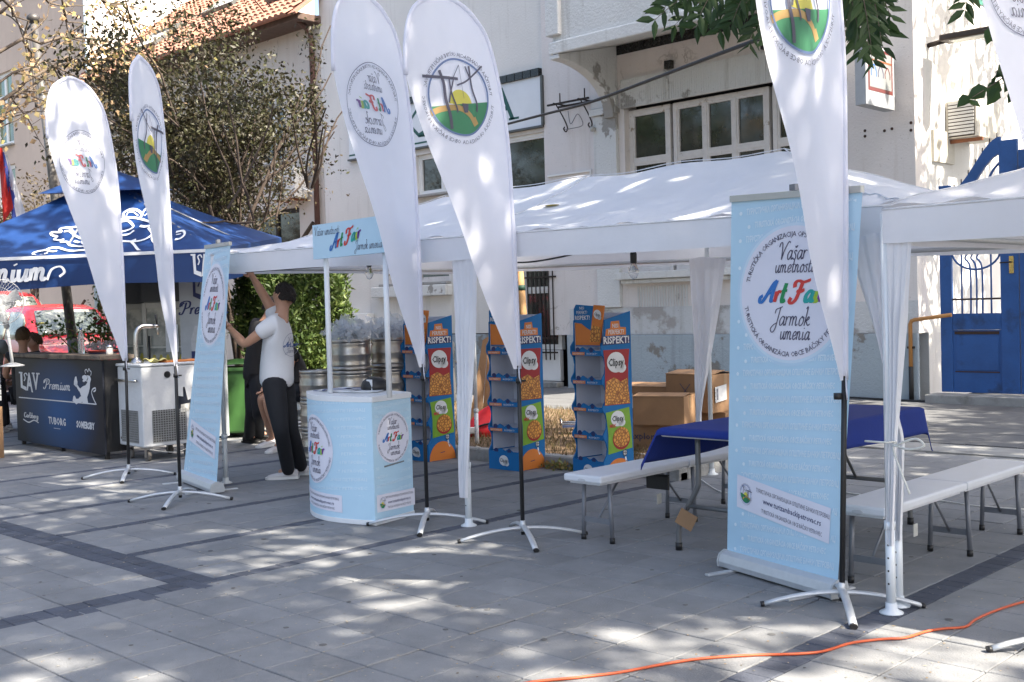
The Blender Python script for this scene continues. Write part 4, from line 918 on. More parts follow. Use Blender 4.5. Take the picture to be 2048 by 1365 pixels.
MB().grid(lambda i, j: CS(Ws*i, .03+.82*j), 2, 1).build('side_panel', skyb, ctr)
MB().grid(lambda i, j: D_+(A_-D_)*i+up*(.03+.82*j), 2, 1).build('side_panel', skyb, ctr)
foot = [tuple(CF(Wf*k/20, 0)[:2]) for k in range(21)]+[tuple(C_[:2]), tuple(D_[:2])]
for z0, z1, nm in ((0, .035, 'base_board'), (.845, .885, 'counter_top')):
    cx, cy = np.mean([p[0] for p in foot]), np.mean([p[1] for p in foot])
    MB().prism([((p[0]-cx)*1.012+cx, (p[1]-cy)*1.012+cy) for p in foot], (0, 0, z0), (1, 0, 0), (0, 1, 0), (0, 0, z1-z0)).build(nm, cwhite, ctr, bev=.003)
def pale_rows(W, H, sx):
    rows = []
    for k in range(13):
        v, fc = text2d('ТУРИСТИЧКА ОРГАНИЗАЦИЈА БАЧКИ ПЕТРОВАЦ' if k % 2 else 'TURISTICKÁ ORGANIZÁCIA BÁČSKY PETROVEC', .03, .1, 0, 'LEFT', wid=W*.9); v = v+np.array([W*.05, .07+k*.06]); v[:, 1] += (v[:, 0])*.06
        rows.append((v, [t for t in fc if np.hypot(v[t[0]][0]-W*.47, v[t[0]][1]-.5) > sx and v[t[0]][1] > .2 and v[t[0]][1] < .84]))
    return rows
decal('pale_lettering', pale_rows(Wf, .82, .26), CF, pale, ctr, .002)
decal('pale_lettering', pale_rows(Ws, .82, .19), CS, pale, ctr, .002)
decal('logo_disc', [at2(disc2d(.245, 40), Wf*.42, .5)], CF, lilac, ctr, .003, L=.05)
put(artwork(.235), lambda u, v, d=0.: CF(Wf*.42+u, .5+v, d), ctr, .0008, .004)
decal('logo_disc', [at2(disc2d(.18, 40), Ws*.5, .585)], CS, lilac, ctr, .003)
put(artwork(.172), lambda u, v, d=0.: CS(Ws*.5+u, .585+v, d), ctr, .0008, .003)
for fm, W, off in ((CF, Wf, .1), (CS, Ws, .02)):
    s = .62 if fm is CF else .42; lab = (lambda fm, off: lambda u, v, d=0.: fm(off+u, .145+v-.02*u, d))(fm, off)
    decal('address_label', [poly2d([(x, y) for x, y in [(s*k/8, -.06) for k in range(9)]+[(s*k/8, .06) for k in range(8, -1, -1)]])] if fm is CS else [(np.array([(s*k/8, q) for k in range(9) for q in (-.06, .06)]), [(2*k, 2*k+2, 2*k+3, 2*k+1) for k in range(8)])], lab, lilac, ctr, .003)
    decal('address_lettering', [at2(text2d('ТУРИСТИЧКА ОРГАНИЗАЦИЈА ОПШТИНЕ БАЧКИ ПЕТРОВАЦ', .022, wid=s*.75), s*.58, .025), at2(text2d('TURISTICKÁ ORGANIZÁCIA OBCE BÁČSKY PETROVEC', .022, wid=s*.62), s*.58, -.045)], lab, e_gy, ctr, .004)
    decal('web_lettering', [at2(text2d('www.turizambackipetrovac.rs', .03, wid=s*.6, bold=.008), s*.58, -.012)], lab, inkb, ctr, .004)
    put(emblem(.036), (lambda lab: lambda u, v, d=0.: lab(.06+u*.8, v, d))(lab), ctr, .0006, .0035)
decal('hand_slot', [poly2d([(.11, .385), (.33, .398), (.33, .408), (.11, .397)])], CS, M('slot_dark', (.16, .18, .2), .7), ctr, .003)
hp0 = G(661, 787, .885)-o_; hp1 = G(779, 796, .885)-o_
for q, pt in ((hp0, (649, 522)), (hp1, (764, 516))):
    tp = OP(*pt, o_+q, nf)-o_; tp = np.array([q[0], q[1], 1.86]); MB().tube([(q[0], q[1], .886), tuple(tp)], .019, 12).build('header_post', cwhite, ctr)
hd = (hp1-hp0)*np.array([1, 1, 0]); hl = np.linalg.norm(hd); hd = hd/hl; hw = hl+.20; ho = hp0*np.array([1, 1, 0])-hd*.10+up*1.855+nf*.045
MB().obox(ho, hd*hw, -nf*.03, up*.245).build('header_board', skyb, ctr)
hm = plane_map(ho, hd, up)
if np.cross(hd, up)@nf < 0: hm0 = hm; hm = lambda u, v, d=0.: hm0(u, v, -d)
decal('script_lettering', [at2(fitw(script('Vašar umetnosti', .065, .05)[0], hw*.36), hw*.21, .165), at2(fitw(script('Jarmok umenia', .065, .05)[0], hw*.36), hw*.76, .035)], hm, ink, ctr, .003)
art = script('Art Fair', .10, .16, .3, colors=list(range(8)))
for m_ in (C_BL, C_RD, C_GR, C_TL, C_LM, C_PU):
    p = []
    for i in art:
        if ART_COL[i] is m_: v, f = art[i]; v = v+np.array([hw*.46, .085]); v[:, 1] += (v[:, 0]-hw*.46)*.16; p.append((v, f))
    decal('fair_lettering', p, hm, m_, ctr, .003)
# things lying on the counter
def on_counter(u, v): return cA+(cB-cA)*u+(cC-cB)*v+np.array([0, 0, .887])
paper = M('leaflet_paper', (.66, .68, .70), .5, 0, .15, 9); leafl = M('leaflet_blue', (.06, .10, .28), .4, 0, .5, 14, stain=((.5, .5, .52), 9, .5, .6))
for k, (u, v, r, m_, lb) in enumerate(((.22, .35, .3, leafl, 'dark blue leaflets fanned on the left of the counter top'), (.42, .3, -.2, paper, 'open white brochure lying at the middle of the counter top'), (.62, .45, .1, paper, 'grey-white brochure on the right of the counter top'), (.33, .75, .5, leafl, 'dark blue booklet lying at the back of the counter top'))):
    p = on_counter(u, v); o = thing('leaflet_stack', lb, 'leaflets', p, r)
    for i in range(3): MB().box((-.13+.03*i, -.08, .003*i), (.08+.03*i, .08, .003*i+.0025), rz=.25*i).build('sheet', m_ if i != 1 else paper, o)
p = on_counter(.6, .8); o = thing('baseball_cap', 'black cap lying upside down at the back of the counter top', 'cap', p)
MB().lathe([(.10, 0), (.105, .03), (.09, .07), (.05, .095), (.0, .1)], 16).build('crown', black_pl, o); MB().prism([(.09*math.cos(a)*1.1, -.08-.09*math.sin(a)) for a in np.linspace(0, math.pi, 9)], (0, 0, .0), (1, 0, 0), (0, 1, 0), (0, 0, .008)).build('visor', black_pl, o)
p = on_counter(.62, .62); o = thing('label_tag', 'small white printed tag standing before the black cap', 'tag', p); MB().box((-.03, -.003, 0), (.03, .003, .085)).build('card', paper, o); decal('barcode', [poly2d([(-.02+.006*k, .01), (-.017+.006*k, .01), (-.017+.006*k, .04), (-.02+.006*k, .04)]) for k in range(7)], plane_map((0, -.004, 0), (1, 0, 0), (0, 0, 1)), ink, o)
# ================================================================ tents
def tent(x0, x1, y0, y1, zl, zr, zridge, inset, label, legs, curtains, val=.16, sh=0.):
    t = thing('gazebo_tent', label, 'tent', (x0, y0, 0)); o = np.array([x0, y0, 0])
    W_, D2 = x1-x0, y1-y0
    ez = lambda x: zl+(zr-zl)*x/W_
    def fin(o):
        for v in o.data.vertices: v.co.y += sh*v.co.x
        return o
    def roof(x, y):
        a = min(x, W_-x)/inset; b = min(y, D2-y)/(D2/2); q = max(0, min(a, b)); sag = -.05*math.sin(math.pi*min(q, 1))
        return ez(x)+(zridge-ez(x))*q+sag+.008*math.sin(x*7+y*4+math.sin(y*3))+.006*math.sin(y*17+x*5)+.012*math.sin(x*19-y*11)*(1-q)**2
    nx, ny = int(W_*14), int(D2*14)
    fin(MB().grid(lambda i, j: (W_*i, D2*j, roof(W_*i, D2*j)), nx, ny).build('roof_cloth', tentw, t))
    mb = MB()
    for a, b in (((0, 0), (W_, 0)), ((W_, 0), (W_, D2)), ((W_, D2), (0, D2)), ((0, D2), (0, 0))):
        L = math.hypot(b[0]-a[0], b[1]-a[1]); nn = int(L*10); dx, dy = (b[0]-a[0])/L, (b[1]-a[1])/L
        mb.grid(lambda i, j, a=a, dx=dx, dy=dy, L=L: (a[0]+dx*L*i+dy*.014*math.sin(L*i*6+math.sin(L*i*2.3)*2)*j, a[1]+dy*L*i-dx*.014*math.sin(L*i*6+math.sin(L*i*2.3)*2)*j, ez(a[0]+dx*L*i)+.0-val*j*(1+.03*math.sin(L*i*3))), nn, 3)
    fin(mb.build('valance', tentw, t))
    seam = M('tent_seam', (.66, .67, .70), .8, 0, .1, 30); sm1 = MB(); hem = MB()
    for (ax, ay), (bx, by) in (((0, 0), (inset, D2/2)), ((0, D2), (inset, D2/2)), ((W_, 0), (W_-inset, D2/2)), ((W_, D2), (W_-inset, D2/2)), ((inset, D2/2), (W_-inset, D2/2)), ((W_/2, 0), (W_/2, D2/2))):
        if abs(ax-bx)+abs(ay-by) < .2: continue
        sm1.tube([(ax+(bx-ax)*k/24, ay+(by-ay)*k/24, roof(ax+(bx-ax)*k/24, ay+(by-ay)*k/24)+.002) for k in range(25)], .007, 5, flat=.5)
    fin(sm1.build('roof_seam', seam, t))
    for (ax, ay), (bx, by) in (((0, 0), (W_, 0)), ((W_, 0), (W_, D2)), ((0, D2), (0, 0))): hem.tube([(ax+(bx-ax)*k/30, ay+(by-ay)*k/30, ez(ax+(bx-ax)*k/30)-.004) for k in range(31)], .006, 5)
    fin(hem.build('edge_piping', seam, t))
    fr = MB(); r = .016
    fz = lambda x: ez(x)-.12
    for y in (.05, D2-.05): fr.tube([(.03, y, fz(0)), (W_-.03, y, fz(W_))], r, 8)
    for x in (.04, W_-.04): fr.tube([(x, .05, fz(x)), (x, D2-.05, fz(x))], r, 8)
    if W_ > 2*inset+.1: fr.tube([(inset, D2/2, zridge-.07), (W_-inset, D2/2, zridge-.07)], r, 8)
    fin(fr.build('roof_frame', white_al, t))
    wh = M('white_tube', (.70, .74, .77), .35, .1, .04, 5)
    for lx, ly, zb in legs:
        top = ez(lx)-.02; ly += sh*lx
        lg = MB().tube([(lx, ly, .4), (lx, ly, top)], .019, 10).tube([(lx, ly, .01), (lx, ly, .42)], .0225, 10).build('leg', wh, t)
        MB().lathe([(.055, 0), (.055, .006), (.028, .02), (.026, .05)], 14, (lx, ly, 0)).build('foot_plate', wh, lg)
        MB().tube([(lx-.001, ly, .39), (lx, ly, .43)], .026, 10).build('collar', wh, lg)
        for k in range(4): MB().tube([(lx+.0, ly-.0226, .14+.06*k), (lx+.0, ly-.0236, .14+.06*k)], .005, 6).build('adjusting_hole', black_pl, lg)
    for (cx_, cy_, w_, dirx, diry, zt2, ztie, zb) in curtains:
        # gathered corner cloth: wide at the top, pinched towards the tie, falling to the foot
        def cur(i, j):
            z = zt2+(zb-zt2)*j; k = (zt2-z)/(zt2-ztie) if z > ztie else 1; wd = w_*(1-k)+.05*k if z > ztie else .05-.025*min(1, (ztie-z)*2.2); u = i-.0
            return (cx_+dirx*(u-.12)*wd, cy_+diry*(u-.12)*wd-.02-(.016*math.sin(u*23+1.3*math.sin(z*4+u*3))+.007*math.sin(u*47+z*6))*(1 if k > .3 else k+.3), z+.012*math.sin(u*5)*(1-j))
        fin(MB().grid(cur, 26, 22).build('curtain', tentw, t))
    return t
mt = tent(-8.77, -2.37, 5.31, 8.25, 2.0, 1.90, 2.45, 1.5, 'long white gazebo tent with gathered corner curtains over the benches and snack stands',
     [(.06, .04, 0), (3.23, .06, 0), (6.35, .0, 0), (.33, 2.86, 0), (3.28, 2.88, 0), (6.3, 2.88, 0)],
     [(3.225, .03, .25, 1, 0, 1.86, .16, .2), (6.36, .0, -.27, 1, 0, 1.76, .80, .32), (.28, 2.84, .42, .8, -.3, 1.84, .6, .5), (3.17, 2.86, .38, 1, 0, 1.84, .55, .4)], sh=-.035)
st2t = tent(-2.39, .7, 4.93, 7.93, 1.87, 1.87, 2.56, 1.5, 'second white gazebo tent, cut off by the right edge of the view', [(.0, .02, 0), (3.05, .05, 0), (.06, 2.95, 0), (3.05, 2.95, 0)], [(.0, .03, .15, 1, 0, 1.72, .80, .32)])
tie = tag(MB().tube(catmull([(-.06, -.06, 0), (.05, -.075, .002), (.07, -.02, 0), (.09, -.08, -.01), (.2, -.1, .03), (.24, -.1, .0), (.17, -.1, -.02), (.09, -.085, -.015), (.13, -.1, -.12), (.17, -.1, -.22)], 5), .005, 6).build('tie_cord', M('cord_white', (.6, .6, .56), .8)), 'white cord tied in a loop around the gathered tent curtain', 'cord'); tie.location = (-2.42, 4.96, .80)
o = tag(MB().lathe([(.0, 0), (.03, .001), (.045, .004), (.02, .008), (0, .008)], 7).build('fallen_leaf', M('yellow_leaf', (.45, .36, .08), .6)), 'single yellow leaf lying on the long white tent roof', 'leaf'); q = OY(1103, 415, 6.0); o.location = (q[0], 6.0, q[2]+.01); o.scale = (1.6, .8, 1)
# string lights under the front edge
blk = M('cable_black', (.015, .015, .015), .6)
sl0 = [(-8.3, 5.14, 1.83), (-6.3, 5.14, 1.82), (-5.6, 5.14, 1.80), (-5.2, 5.15, 1.765), (-4.9, 5.15, 1.75), (-4.6, 5.15, 1.77), (-4.35, 5.14, 1.805), (-4.2, 5.14, 1.80), (-4.1, 5.13, 1.77)]; sl_ = [(x, 5.36-.035*(x+8.42), z) for x, y, z in sl0]
mb = MB().tube(catmull([tuple(np.array(p)-np.array(sl_[0])) for p in sl_], 5), .006, 6)
cab = thing('string_light_cable', 'black string-light cable hanging under the front edge of the long tent', 'cable', sl_[0]); mb.build('cable', blk, cab)
bulbg = M('bulb_glass', (.8, .8, .78), .05, 0, .02, 4, glass=.9)
for (px_, py_), lb in (((738, 530), 'clear light bulb in a black socket hanging behind the counter header'), ((1267, 522), 'clear light bulb in a black socket hanging above the snack stands')):
    q = OY(px_, py_, 5.31 if px_ < 1000 else 5.24); b = thing('light_bulb', lb, 'light bulb', q+np.array([0, 0, -.10]))
    MB().lathe([(.0, -.01), (.018, .0), (.031, .03), (.031, .045), (.018, .075), (.013, .085)], 14).build('bulb', bulbg, b)
    MB().lathe([(.014, .085), (.019, .088), (.02, .14), (.012, .16)], 12).build('socket', black_pl, b)
    MB().tube([(0, 0, .155), (.004, 0, .19), (0, 0, .23)], .004, 5).build('lead', blk, b)
# ================================================================ beer stand: parasol
navy = M('parasol_blue', (.010, .042, .16), .42, 0, .08, 2, bump=.08, bscale=6, trans=.12); pwhite = M('parasol_print', (.74, .76, .80), .5, 0, .02)
pc = DP(250, 640, 14.4); pc[2] = 0
fh = np.array([fw[0], fw[1], 0]); fh /= np.linalg.norm(fh); rh = np.array([rt0[0], rt0[1], 0])
par = thing('beer_parasol', 'large square blue beer parasol with white lion outline and lettering', 'parasol', pc)
ang = math.atan2(rh[1], rh[0])
par.rotation_mode = 'XYZ'
Mrot = Matrix.Rotation(ang, 4, 'Z') @ Matrix.Rotation(R_(5.6), 4, 'X') @ Matrix.Rotation(R_(-.8), 4, 'Y')
par.rotation_euler = Mrot.to_euler()
HS, ZE, ZT, VAL = 1.75, 2.36, 3.26, .35          # half side, eave, apex, valance drop
def proof(x, y):
    m = max(abs(x), abs(y))/HS; return ZE+(ZT-ZE)*(1-m)-.09*math.sin(math.pi*m)*(1-.55*min(abs(x), abs(y))/max(1e-3, max(abs(x), abs(y))))
MB().grid(lambda i, j: (HS*(2*i-1), HS*(2*j-1), proof(HS*(2*i-1), HS*(2*j-1))), 40, 40).build('canopy', navy, par)
cap = MB()
def capz(x, y): m = max(abs(x), abs(y))/.62; return ZT-.22+.30*(1-m)+.02
cap.grid(lambda i, j: (.62*(2*i-1), .62*(2*j-1), capz(.62*(2*i-1), .62*(2*j-1))), 10, 10).build('vent_cap', navy, par)
for a, b in (((-1, -1), (1, -1)), ((1, -1), (1, 1)), ((1, 1), (-1, 1)), ((-1, 1), (-1, -1))):
    dx, dy = (b[0]-a[0])/2, (b[1]-a[1])/2
    MB().grid(lambda i, j: (HS*(a[0]+(b[0]-a[0])*i)+dy*.03*j*math.sin(i*9), HS*(a[1]+(b[1]-a[1])*i)-dx*.03*j*math.sin(i*9), ZE-VAL*j*(1+.05*math.sin(i*7))), 24, 4).build('valance', navy, par)
mb = MB().tube([(0, 0, 0), (0, 0, ZT)], .036, 12); mb.build('pole', M('pole_grey', (.38, .40, .42), .4, .4, .05), par)
for sx, sy in ((1, 1), (1, -1), (-1, 1), (-1, -1), (1, 0), (-1, 0), (0, 1), (0, -1)):
    MB().tube([(0, 0, ZT-.06), (sx*HS*.97, sy*HS*.97, ZE-.03)], .014, 6).build('rib', grey_steel, par)
MB().box((-.32, -.32, 0), (.32, .32, .06)).build('base_plate', conc, par, bev=.01)
# printed outline on the front slope: u across (m), v up the slope (0 at the eave, 1 at the apex)
def PS(u, v, d=0.):
    y = -HS*(1-v); return np.array([u, y, proof(u, y) if abs(u) < HS*(1-v) else proof(u, y)])+np.array([0, -.33, .94])*(d+.004)
MW = Matrix.Translation(Vector(map(float, pc))) @ Mrot; MWi = MW.inverted()
fp0, fp1, fp2 = (np.array(MW @ Vector(q)) for q in ((-HS, -HS, ZE), (HS, -HS, ZE), (0, 0, ZT-.04))); fpn = np.cross(fp1-fp0, fp2-fp0)
def inv_slope(x, y): q = MWi @ Vector(map(float, OP(x, y, fp0, fpn))); return q.x, 1+q.y/HS
vp0 = np.array(MW @ Vector((0, -HS, ZE))); vpn = np.array(MW.to_3x3() @ Vector((0, 1, 0)))
def inv_val(x, y): q = MWi @ Vector(map(float, OP(x, y, vp0, vpn))); return q.x, q.z-ZE
k_ = lambda pts, w=.03: ribbon([inv_slope(x, y) for x, y in pts], w*.8, 5, False)
lion = [
 # lower fore paw, reaching left
 k_([(190, 493), (172, 499), (140, 501), (118, 493), (102, 493), (90, 499), (76, 502), (66, 507), (72, 513), (84, 512), (80, 521), (92, 524), (104, 516), (118, 515), (116, 526), (130, 522), (138, 512), (150, 516), (162, 511), (175, 514), (200, 503), (240, 496)]),
 k_([(92, 499), (104, 502), (114, 501)]), k_([(88, 509), (96, 506)]),
 # upper fore paw
 k_([(182, 468), (168, 472), (150, 463), (146, 458), (156, 448), (152, 444), (140, 446), (128, 447), (118, 450), (122, 456), (102, 457), (104, 463), (114, 466), (108, 472), (120, 474), (126, 472), (122, 478), (134, 478), (140, 486), (160, 490), (172, 488), (186, 482)]),
 k_([(128, 454), (138, 453), (144, 457)]), k_([(140, 449), (146, 455)]), k_([(148, 476), (158, 480)]), k_([(168, 472), (164, 478), (170, 486), (180, 482), (190, 484)]),
 # head, muzzle, mane
 k_([(236, 436), (250, 430), (276, 432), (300, 440), (312, 444)]), k_([(240, 437), (256, 436), (266, 446), (262, 452), (250, 456), (238, 458)]), k_([(238, 466), (256, 464), (268, 456)]), k_([(280, 447), (290, 449), (304, 446), (312, 442)]),
 k_([(296, 451), (304, 464), (294, 474), (276, 480), (256, 480), (236, 478)]), k_([(262, 480), (268, 488), (276, 500), (284, 506)]), k_([(262, 480), (272, 476)]),
 # crown
 k_([(246, 428), (248, 420), (262, 415), (276, 418), (284, 426), (280, 430)]), k_([(252, 427), (256, 421), (266, 420), (276, 427)], .014), k_([(284, 424), (292, 416), (304, 416), (312, 420)]), k_([(288, 428), (298, 424), (312, 432)], .014),
 # tail
 k_([(306, 466), (304, 476), (310, 486), (320, 494)]), k_([(310, 466), (307, 476), (318, 492)]), k_([(352, 462), (366, 460), (369, 468), (360, 476), (350, 478)]), k_([(352, 468), (362, 466)], .014)]
lion = [(np.clip(v, [-9, .015], [9, .95]), f) for v, f in lion]
decal('lion_outline', lion, PS, pwhite, par, .006)
PV = lambda u, v, d=0.: np.array([u, -HS-.004-d-.012*abs(math.sin((u/HS+1)/2*9)), ZE+v])
decal('eave_stripe', [poly2d([(-HS, -.03), (HS, -.03), (HS, .005), (-HS, .005)])], PV, pwhite, par, .012)
pm_ = script('Premium', .26, .13, .25, 'RIGHT')[0]; sw_ = ribbon([(0, -.01), (.06, .1), (.16, .13), (.2, .07), (.14, .02)], .022, 5)
decal('premium_lettering', [at2(pm_, inv_val(96, 560)[0], -.26), at2(sw_, inv_val(96, 560)[0], -.25)], PV, pwhite, par, .014)
def lav(s):
    """arched three-letter word mark, feet dipping to a point in the middle"""
    def glyph(ch, x0, w, sag0, sag1):
        v, f = text2d(ch, 1., bold=.035); v = v.copy(); v[:, 0] = (v[:, 0]-v[:, 0].min())/(np.ptp(v[:, 0])); v[:, 1] /= v[:, 1].max(); xx = x0+v[:, 0]*w; lowz = -(sag0+(sag1-sag0)*v[:, 0]); return np.stack([xx, lowz+(1-lowz)*v[:, 1]], 1)*s, f
    out = [glyph('L', -.62, .40, 0, .18), glyph('A', -.22, .46, .14, .26), glyph('V', .24, .42, .16, -.02)]
    sf = lambda x0, x1, y: poly2d([(x0*s, y*s), (x1*s, y*s), (x1*s, (y+.10)*s), (x0*s, (y+.10)*s)])
    return out+[sf(-.72, -.46, .92), sf(.2, .4, .92), sf(.5, .74, .92), ribbon([(-.36*s, .42*s), (-.28*s, .62*s), (-.34*s, .86*s), (-.2*s, .95*s), (-.12*s, .8*s)], .07*s, 4, False)]
decal('brand_lettering', [at2(z, inv_val(412, 545)[0], -.25, .78) for z in lav(.26)], PV, pwhite, par, .014)
# ================================================================ bar counter
bl, br = G(36, 889), G(211, 921); bl[2] = br[2] = 0
bar = thing('beer_bar', 'dark blue and black beer bar counter with white beer brand lettering', 'bar counter', bl, math.atan2(br[1]-bl[1], br[0]-bl[0])); bwid = float(np.linalg.norm(br-bl))
m, n, l, b = new_mat('bar_print'); b.inputs['Specular IOR Level'].default_value = .25; b.inputs['Roughness'].default_value = .5
tc = n.new('ShaderNodeTexCoord'); mp = n.new('ShaderNodeMapping'); mp.inputs['Location'].default_value = (-bwid*.5*.75, 0, -.45*1.3); mp.inputs['Scale'].default_value = (.75, .1, 1.3); gr = n.new('ShaderNodeTexGradient'); gr.gradient_type = 'SPHERICAL'; rp = n.new('ShaderNodeValToRGB'); rp.color_ramp.elements[0].color = (.011, .013, .021, 1); rp.color_ramp.elements[1].color = (.010, .075, .24, 1); rp.color_ramp.elements[1].position = .95; rp.color_ramp.elements[0].position = .15
l.new(tc.outputs['Object'], mp.inputs[0]); l.new(mp.outputs[0], gr.inputs[0]); l.new(gr.outputs[0], rp.inputs[0]); l.new(rp.outputs[0], b.inputs['Base Color'])
MB().box((0, 0, .05), (bwid, .022, 1.04)).build('front_panel', m, bar, bev=.003)
MB().box((0, .024, .08), (.03, .30, 1.04)).build('side_panel', black_pl, bar); MB().box((bwid-.03, .024, .08), (bwid, .30, 1.04)).build('side_panel', black_pl, bar)
MB().box((.035, .10, .5), (bwid-.035, .29, .52)).build('shelf', black_pl, bar)
MB().box((-.03, -.04, 1.045), (bwid+.05, .34, 1.09)).build('bar_top', M('worn_wood', (.16, .125, .095), .7, 0, .35, 6, bump=.3, bscale=25, stain=((.06, .045, .035), 5, .5, .65)), bar, bev=.008)
for x in (.06, bwid/2, bwid-.06): MB().box((x-.02, .03, 0), (x+.02, .07, .085)).build('leg', black_pl, bar)
bm_ = plane_map((0, 0, 0), (1, 0, 0), (0, 0, 1)); sw = M('bar_lettering', (.62, .64, .68), .5, 0, .02); k = bwid/165.
X_ = lambda px_: (px_-36)*k
s_ = lambda p, w=.012: ribbon([((x-30)*bwid/172., (889+(x-30)*.19-y)/191.+.02) for x, y in p], w, 5, False)
ba_ = bar.rotation_euler[2]; bnx = np.array([math.cos(ba_), math.sin(ba_), 0]); bnn = np.array([-math.sin(ba_), math.cos(ba_), 0])
def ib(x, y): q = OP(x, y, bl, bnn)-bl; return float(q@bnx), float(q[2])
def fitbox(shapes, p0, p1):
    """scale joined shapes into the panel area between two photo points"""
    (u0, v0), (u1, v1) = ib(*p0), ib(*p1); al = np.concatenate([v for v, f in shapes if len(v)]); mn, mx = al.min(0), al.max(0)
    lo, hi = np.array([min(u0, u1), min(v0, v1)]), np.array([max(u0, u1), max(v0, v1)]); return [((v-mn)/(mx-mn)*(hi-lo)+lo, f) for v, f in shapes]
decal('brand_lettering', fitbox(lav(.27), (38, 744), (81, 787)), bm_, sw, bar)
decal('premium_lettering', fitbox([script('Premium', .155, .10, .2)[0]], (86, 757), (141, 783)), bm_, sw, bar)
l0, l1 = ib(38, 795), ib(193, 809); decal('rule', [poly2d([(l0[0], l0[1]-.006), (l1[0], l1[1]-.006), (l1[0], l1[1]+.006), (l0[0], l0[1]+.006)])], bm_, sw, bar)
tr = lambda pts: poly2d([ib(x/4.875, 680+y/4.875) for x, y in pts])
rb_ = lambda pts, w=.012: ribbon([ib(x/4.875, 680+y/4.875) for x, y in pts], w, 4, False)
decal('lion_figure', [tr([(806, 352), (826, 342), (846, 350), (858, 372), (846, 392), (850, 408), (832, 402), (822, 414), (806, 404), (814, 386), (802, 372)]), tr([(846, 344), (878, 352), (890, 384), (880, 420), (878, 470), (866, 520), (852, 560), (862, 622), (812, 618), (800, 590), (790, 540), (776, 500), (790, 470), (812, 452), (836, 444), (852, 420), (852, 398), (862, 376)]),
  tr([(790, 476), (774, 506), (752, 466), (734, 440), (742, 424), (756, 436), (778, 470)]), tr([(722, 436), (724, 404), (734, 362), (746, 356), (752, 384), (758, 410), (756, 440), (742, 458)]), tr([(800, 560), (806, 606), (772, 612), (746, 630), (724, 606), (710, 596), (718, 548), (732, 544), (744, 576), (768, 574), (784, 552)]),
  rb_([(836, 330), (830, 300), (846, 290), (858, 312), (868, 282), (878, 300), (892, 316), (886, 350)]), rb_([(940, 628), (916, 580), (896, 520), (904, 484), (930, 470), (934, 492), (914, 506)], .016), rb_([(862, 622), (900, 626), (944, 630)], .01)], bm_, sw, bar, .0025)
decal('small_brand_lettering', fitbox([script('Carlsberg', .13, .16, .0)[0], ribbon([(-.30, -.06), (-.1, -.12), (.1, -.05), (.26, -.1)], .03, 5, False)], (46, 823), (78, 849)), bm_, sw, bar)
for sh_ in (fitbox([text2d('TUBORG', .17, bold=.03)], (97, 833), (132, 853)), fitbox([text2d('SOMERSBY', .165, bold=.04)], (153, 841), (190, 861)), fitbox([poly2d([(0, 0), (1, 0), (1, 1), (0, 1)])], (108, 857), (121, 858))): decal('small_brand_lettering', sh_, bm_, sw, bar)
# things on the bar
def onbar(u, v, z=1.091): a = bar.rotation_euler[2]; return bl+np.array([math.cos(a)*u-math.sin(a)*v, math.sin(a)*u+math.cos(a)*v, z])
clear = M('clear_plastic', (.75, .8, .82), .08, 0, .03, 5, glass=.85)
o = thing('plastic_bottle', 'clear plastic water bottle standing on the bar top', 'bottle', onbar(bwid*.60, .2)); MB().lathe([(.03, 0), (.034, .01), (.034, .13), (.03, .15), (.034, .17), (.032, .2), (.012, .25), (.012, .27)], 16).build('body', clear, o); MB().lathe([(.014, .268), (.014, .285)], 12).build('cap', M('cap_blue', (.05, .1, .3), .4), o)
o = thing('tray', 'red round tray stacked on dark ones on the bar top', 'tray', onbar(bwid*.74, .3))
for i, c in enumerate(((.03, .04, .09), (.10, .02, .015), (.32, .045, .03))): MB().lathe([(.15, .012*i), (.175, .012*i+.012), (.17, .012*i+.013), (.145, .012*i+.004)], 24).build('plate', M('tray%d' % i, c, .4), o)
o = thing('sugar_shaker', 'glass sugar shaker with metal lid on the bar top', 'shaker', onbar(bwid*.97, .12)); MB().lathe([(.032, 0), (.036, .01), (.034, .075)], 14).build('glass', M('sugar', (.55, .53, .5), .3, 0, .2, 60), o); MB().lathe([(.036, .075), (.036, .09), (.02, .105), (.006, .11)], 14).build('lid', steel, o)
# ================================================================ white cooler cart with tap
cf, clp, crp = G(289, 926), G(236, 906), G(372, 906)
ca = R_(88)
cart = thing('beer_cooler_cart', 'battered white taped beer cooler on castors with a chrome tap', 'cooler', (cf[0], cf[1], 0), ca)
cww, cdd = .60, 0.55
tape = M('taped_white', (.62, .64, .66), .45, 0, .08, 5, bump=.5, bscale=9, stain=((.10, .09, .08), 3.2, .68, .7))
MB().box((0, 0, .15), (cww, cdd, .97)).build('body', tape, cart, bev=.015, )
MB().box((-.012, -.012, .972), (cww+.012, cdd+.012, 1.0)).build('lid', tape, cart, bev=.01)
mesh_ = M('vent_mesh', (.30, .31, .31), .6, .2)
for face in (0, 1):
    mb = MB(); bk = MB()
    for i in range(14):
        if face: mb.box((-.008, .10+.028*i, .19), (-.003, .108+.028*i, .52)); mb.box((-.008, .10, .19+.024*i), (-.003, .48, .197+.024*i)) if i < 14 else 0
        else: mb.box((.10+.028*i, -.008, .19), (.108+.028*i, -.003, .52)); mb.box((.10, -.008, .19+.024*i), (.48, -.003, .197+.024*i))
    (bk.box((-.003, .10, .19), (-.001, .48, .52)) if face else bk.box((.10, -.003, .19), (.48, -.001, .52))).build('vent_back', M('vent_dark', (.05, .05, .05), .8), cart); mb.build('vent_mesh', mesh_, cart)
for x in (.28, .62):
    if x < cww: MB().lathe([(.035, 0), (.035, .006)], 18).build('round_hole', black_pl, cart).matrix_local = Matrix.Translation((x, -.002, .88)) @ Matrix.Rotation(math.pi/2, 4, 'X')
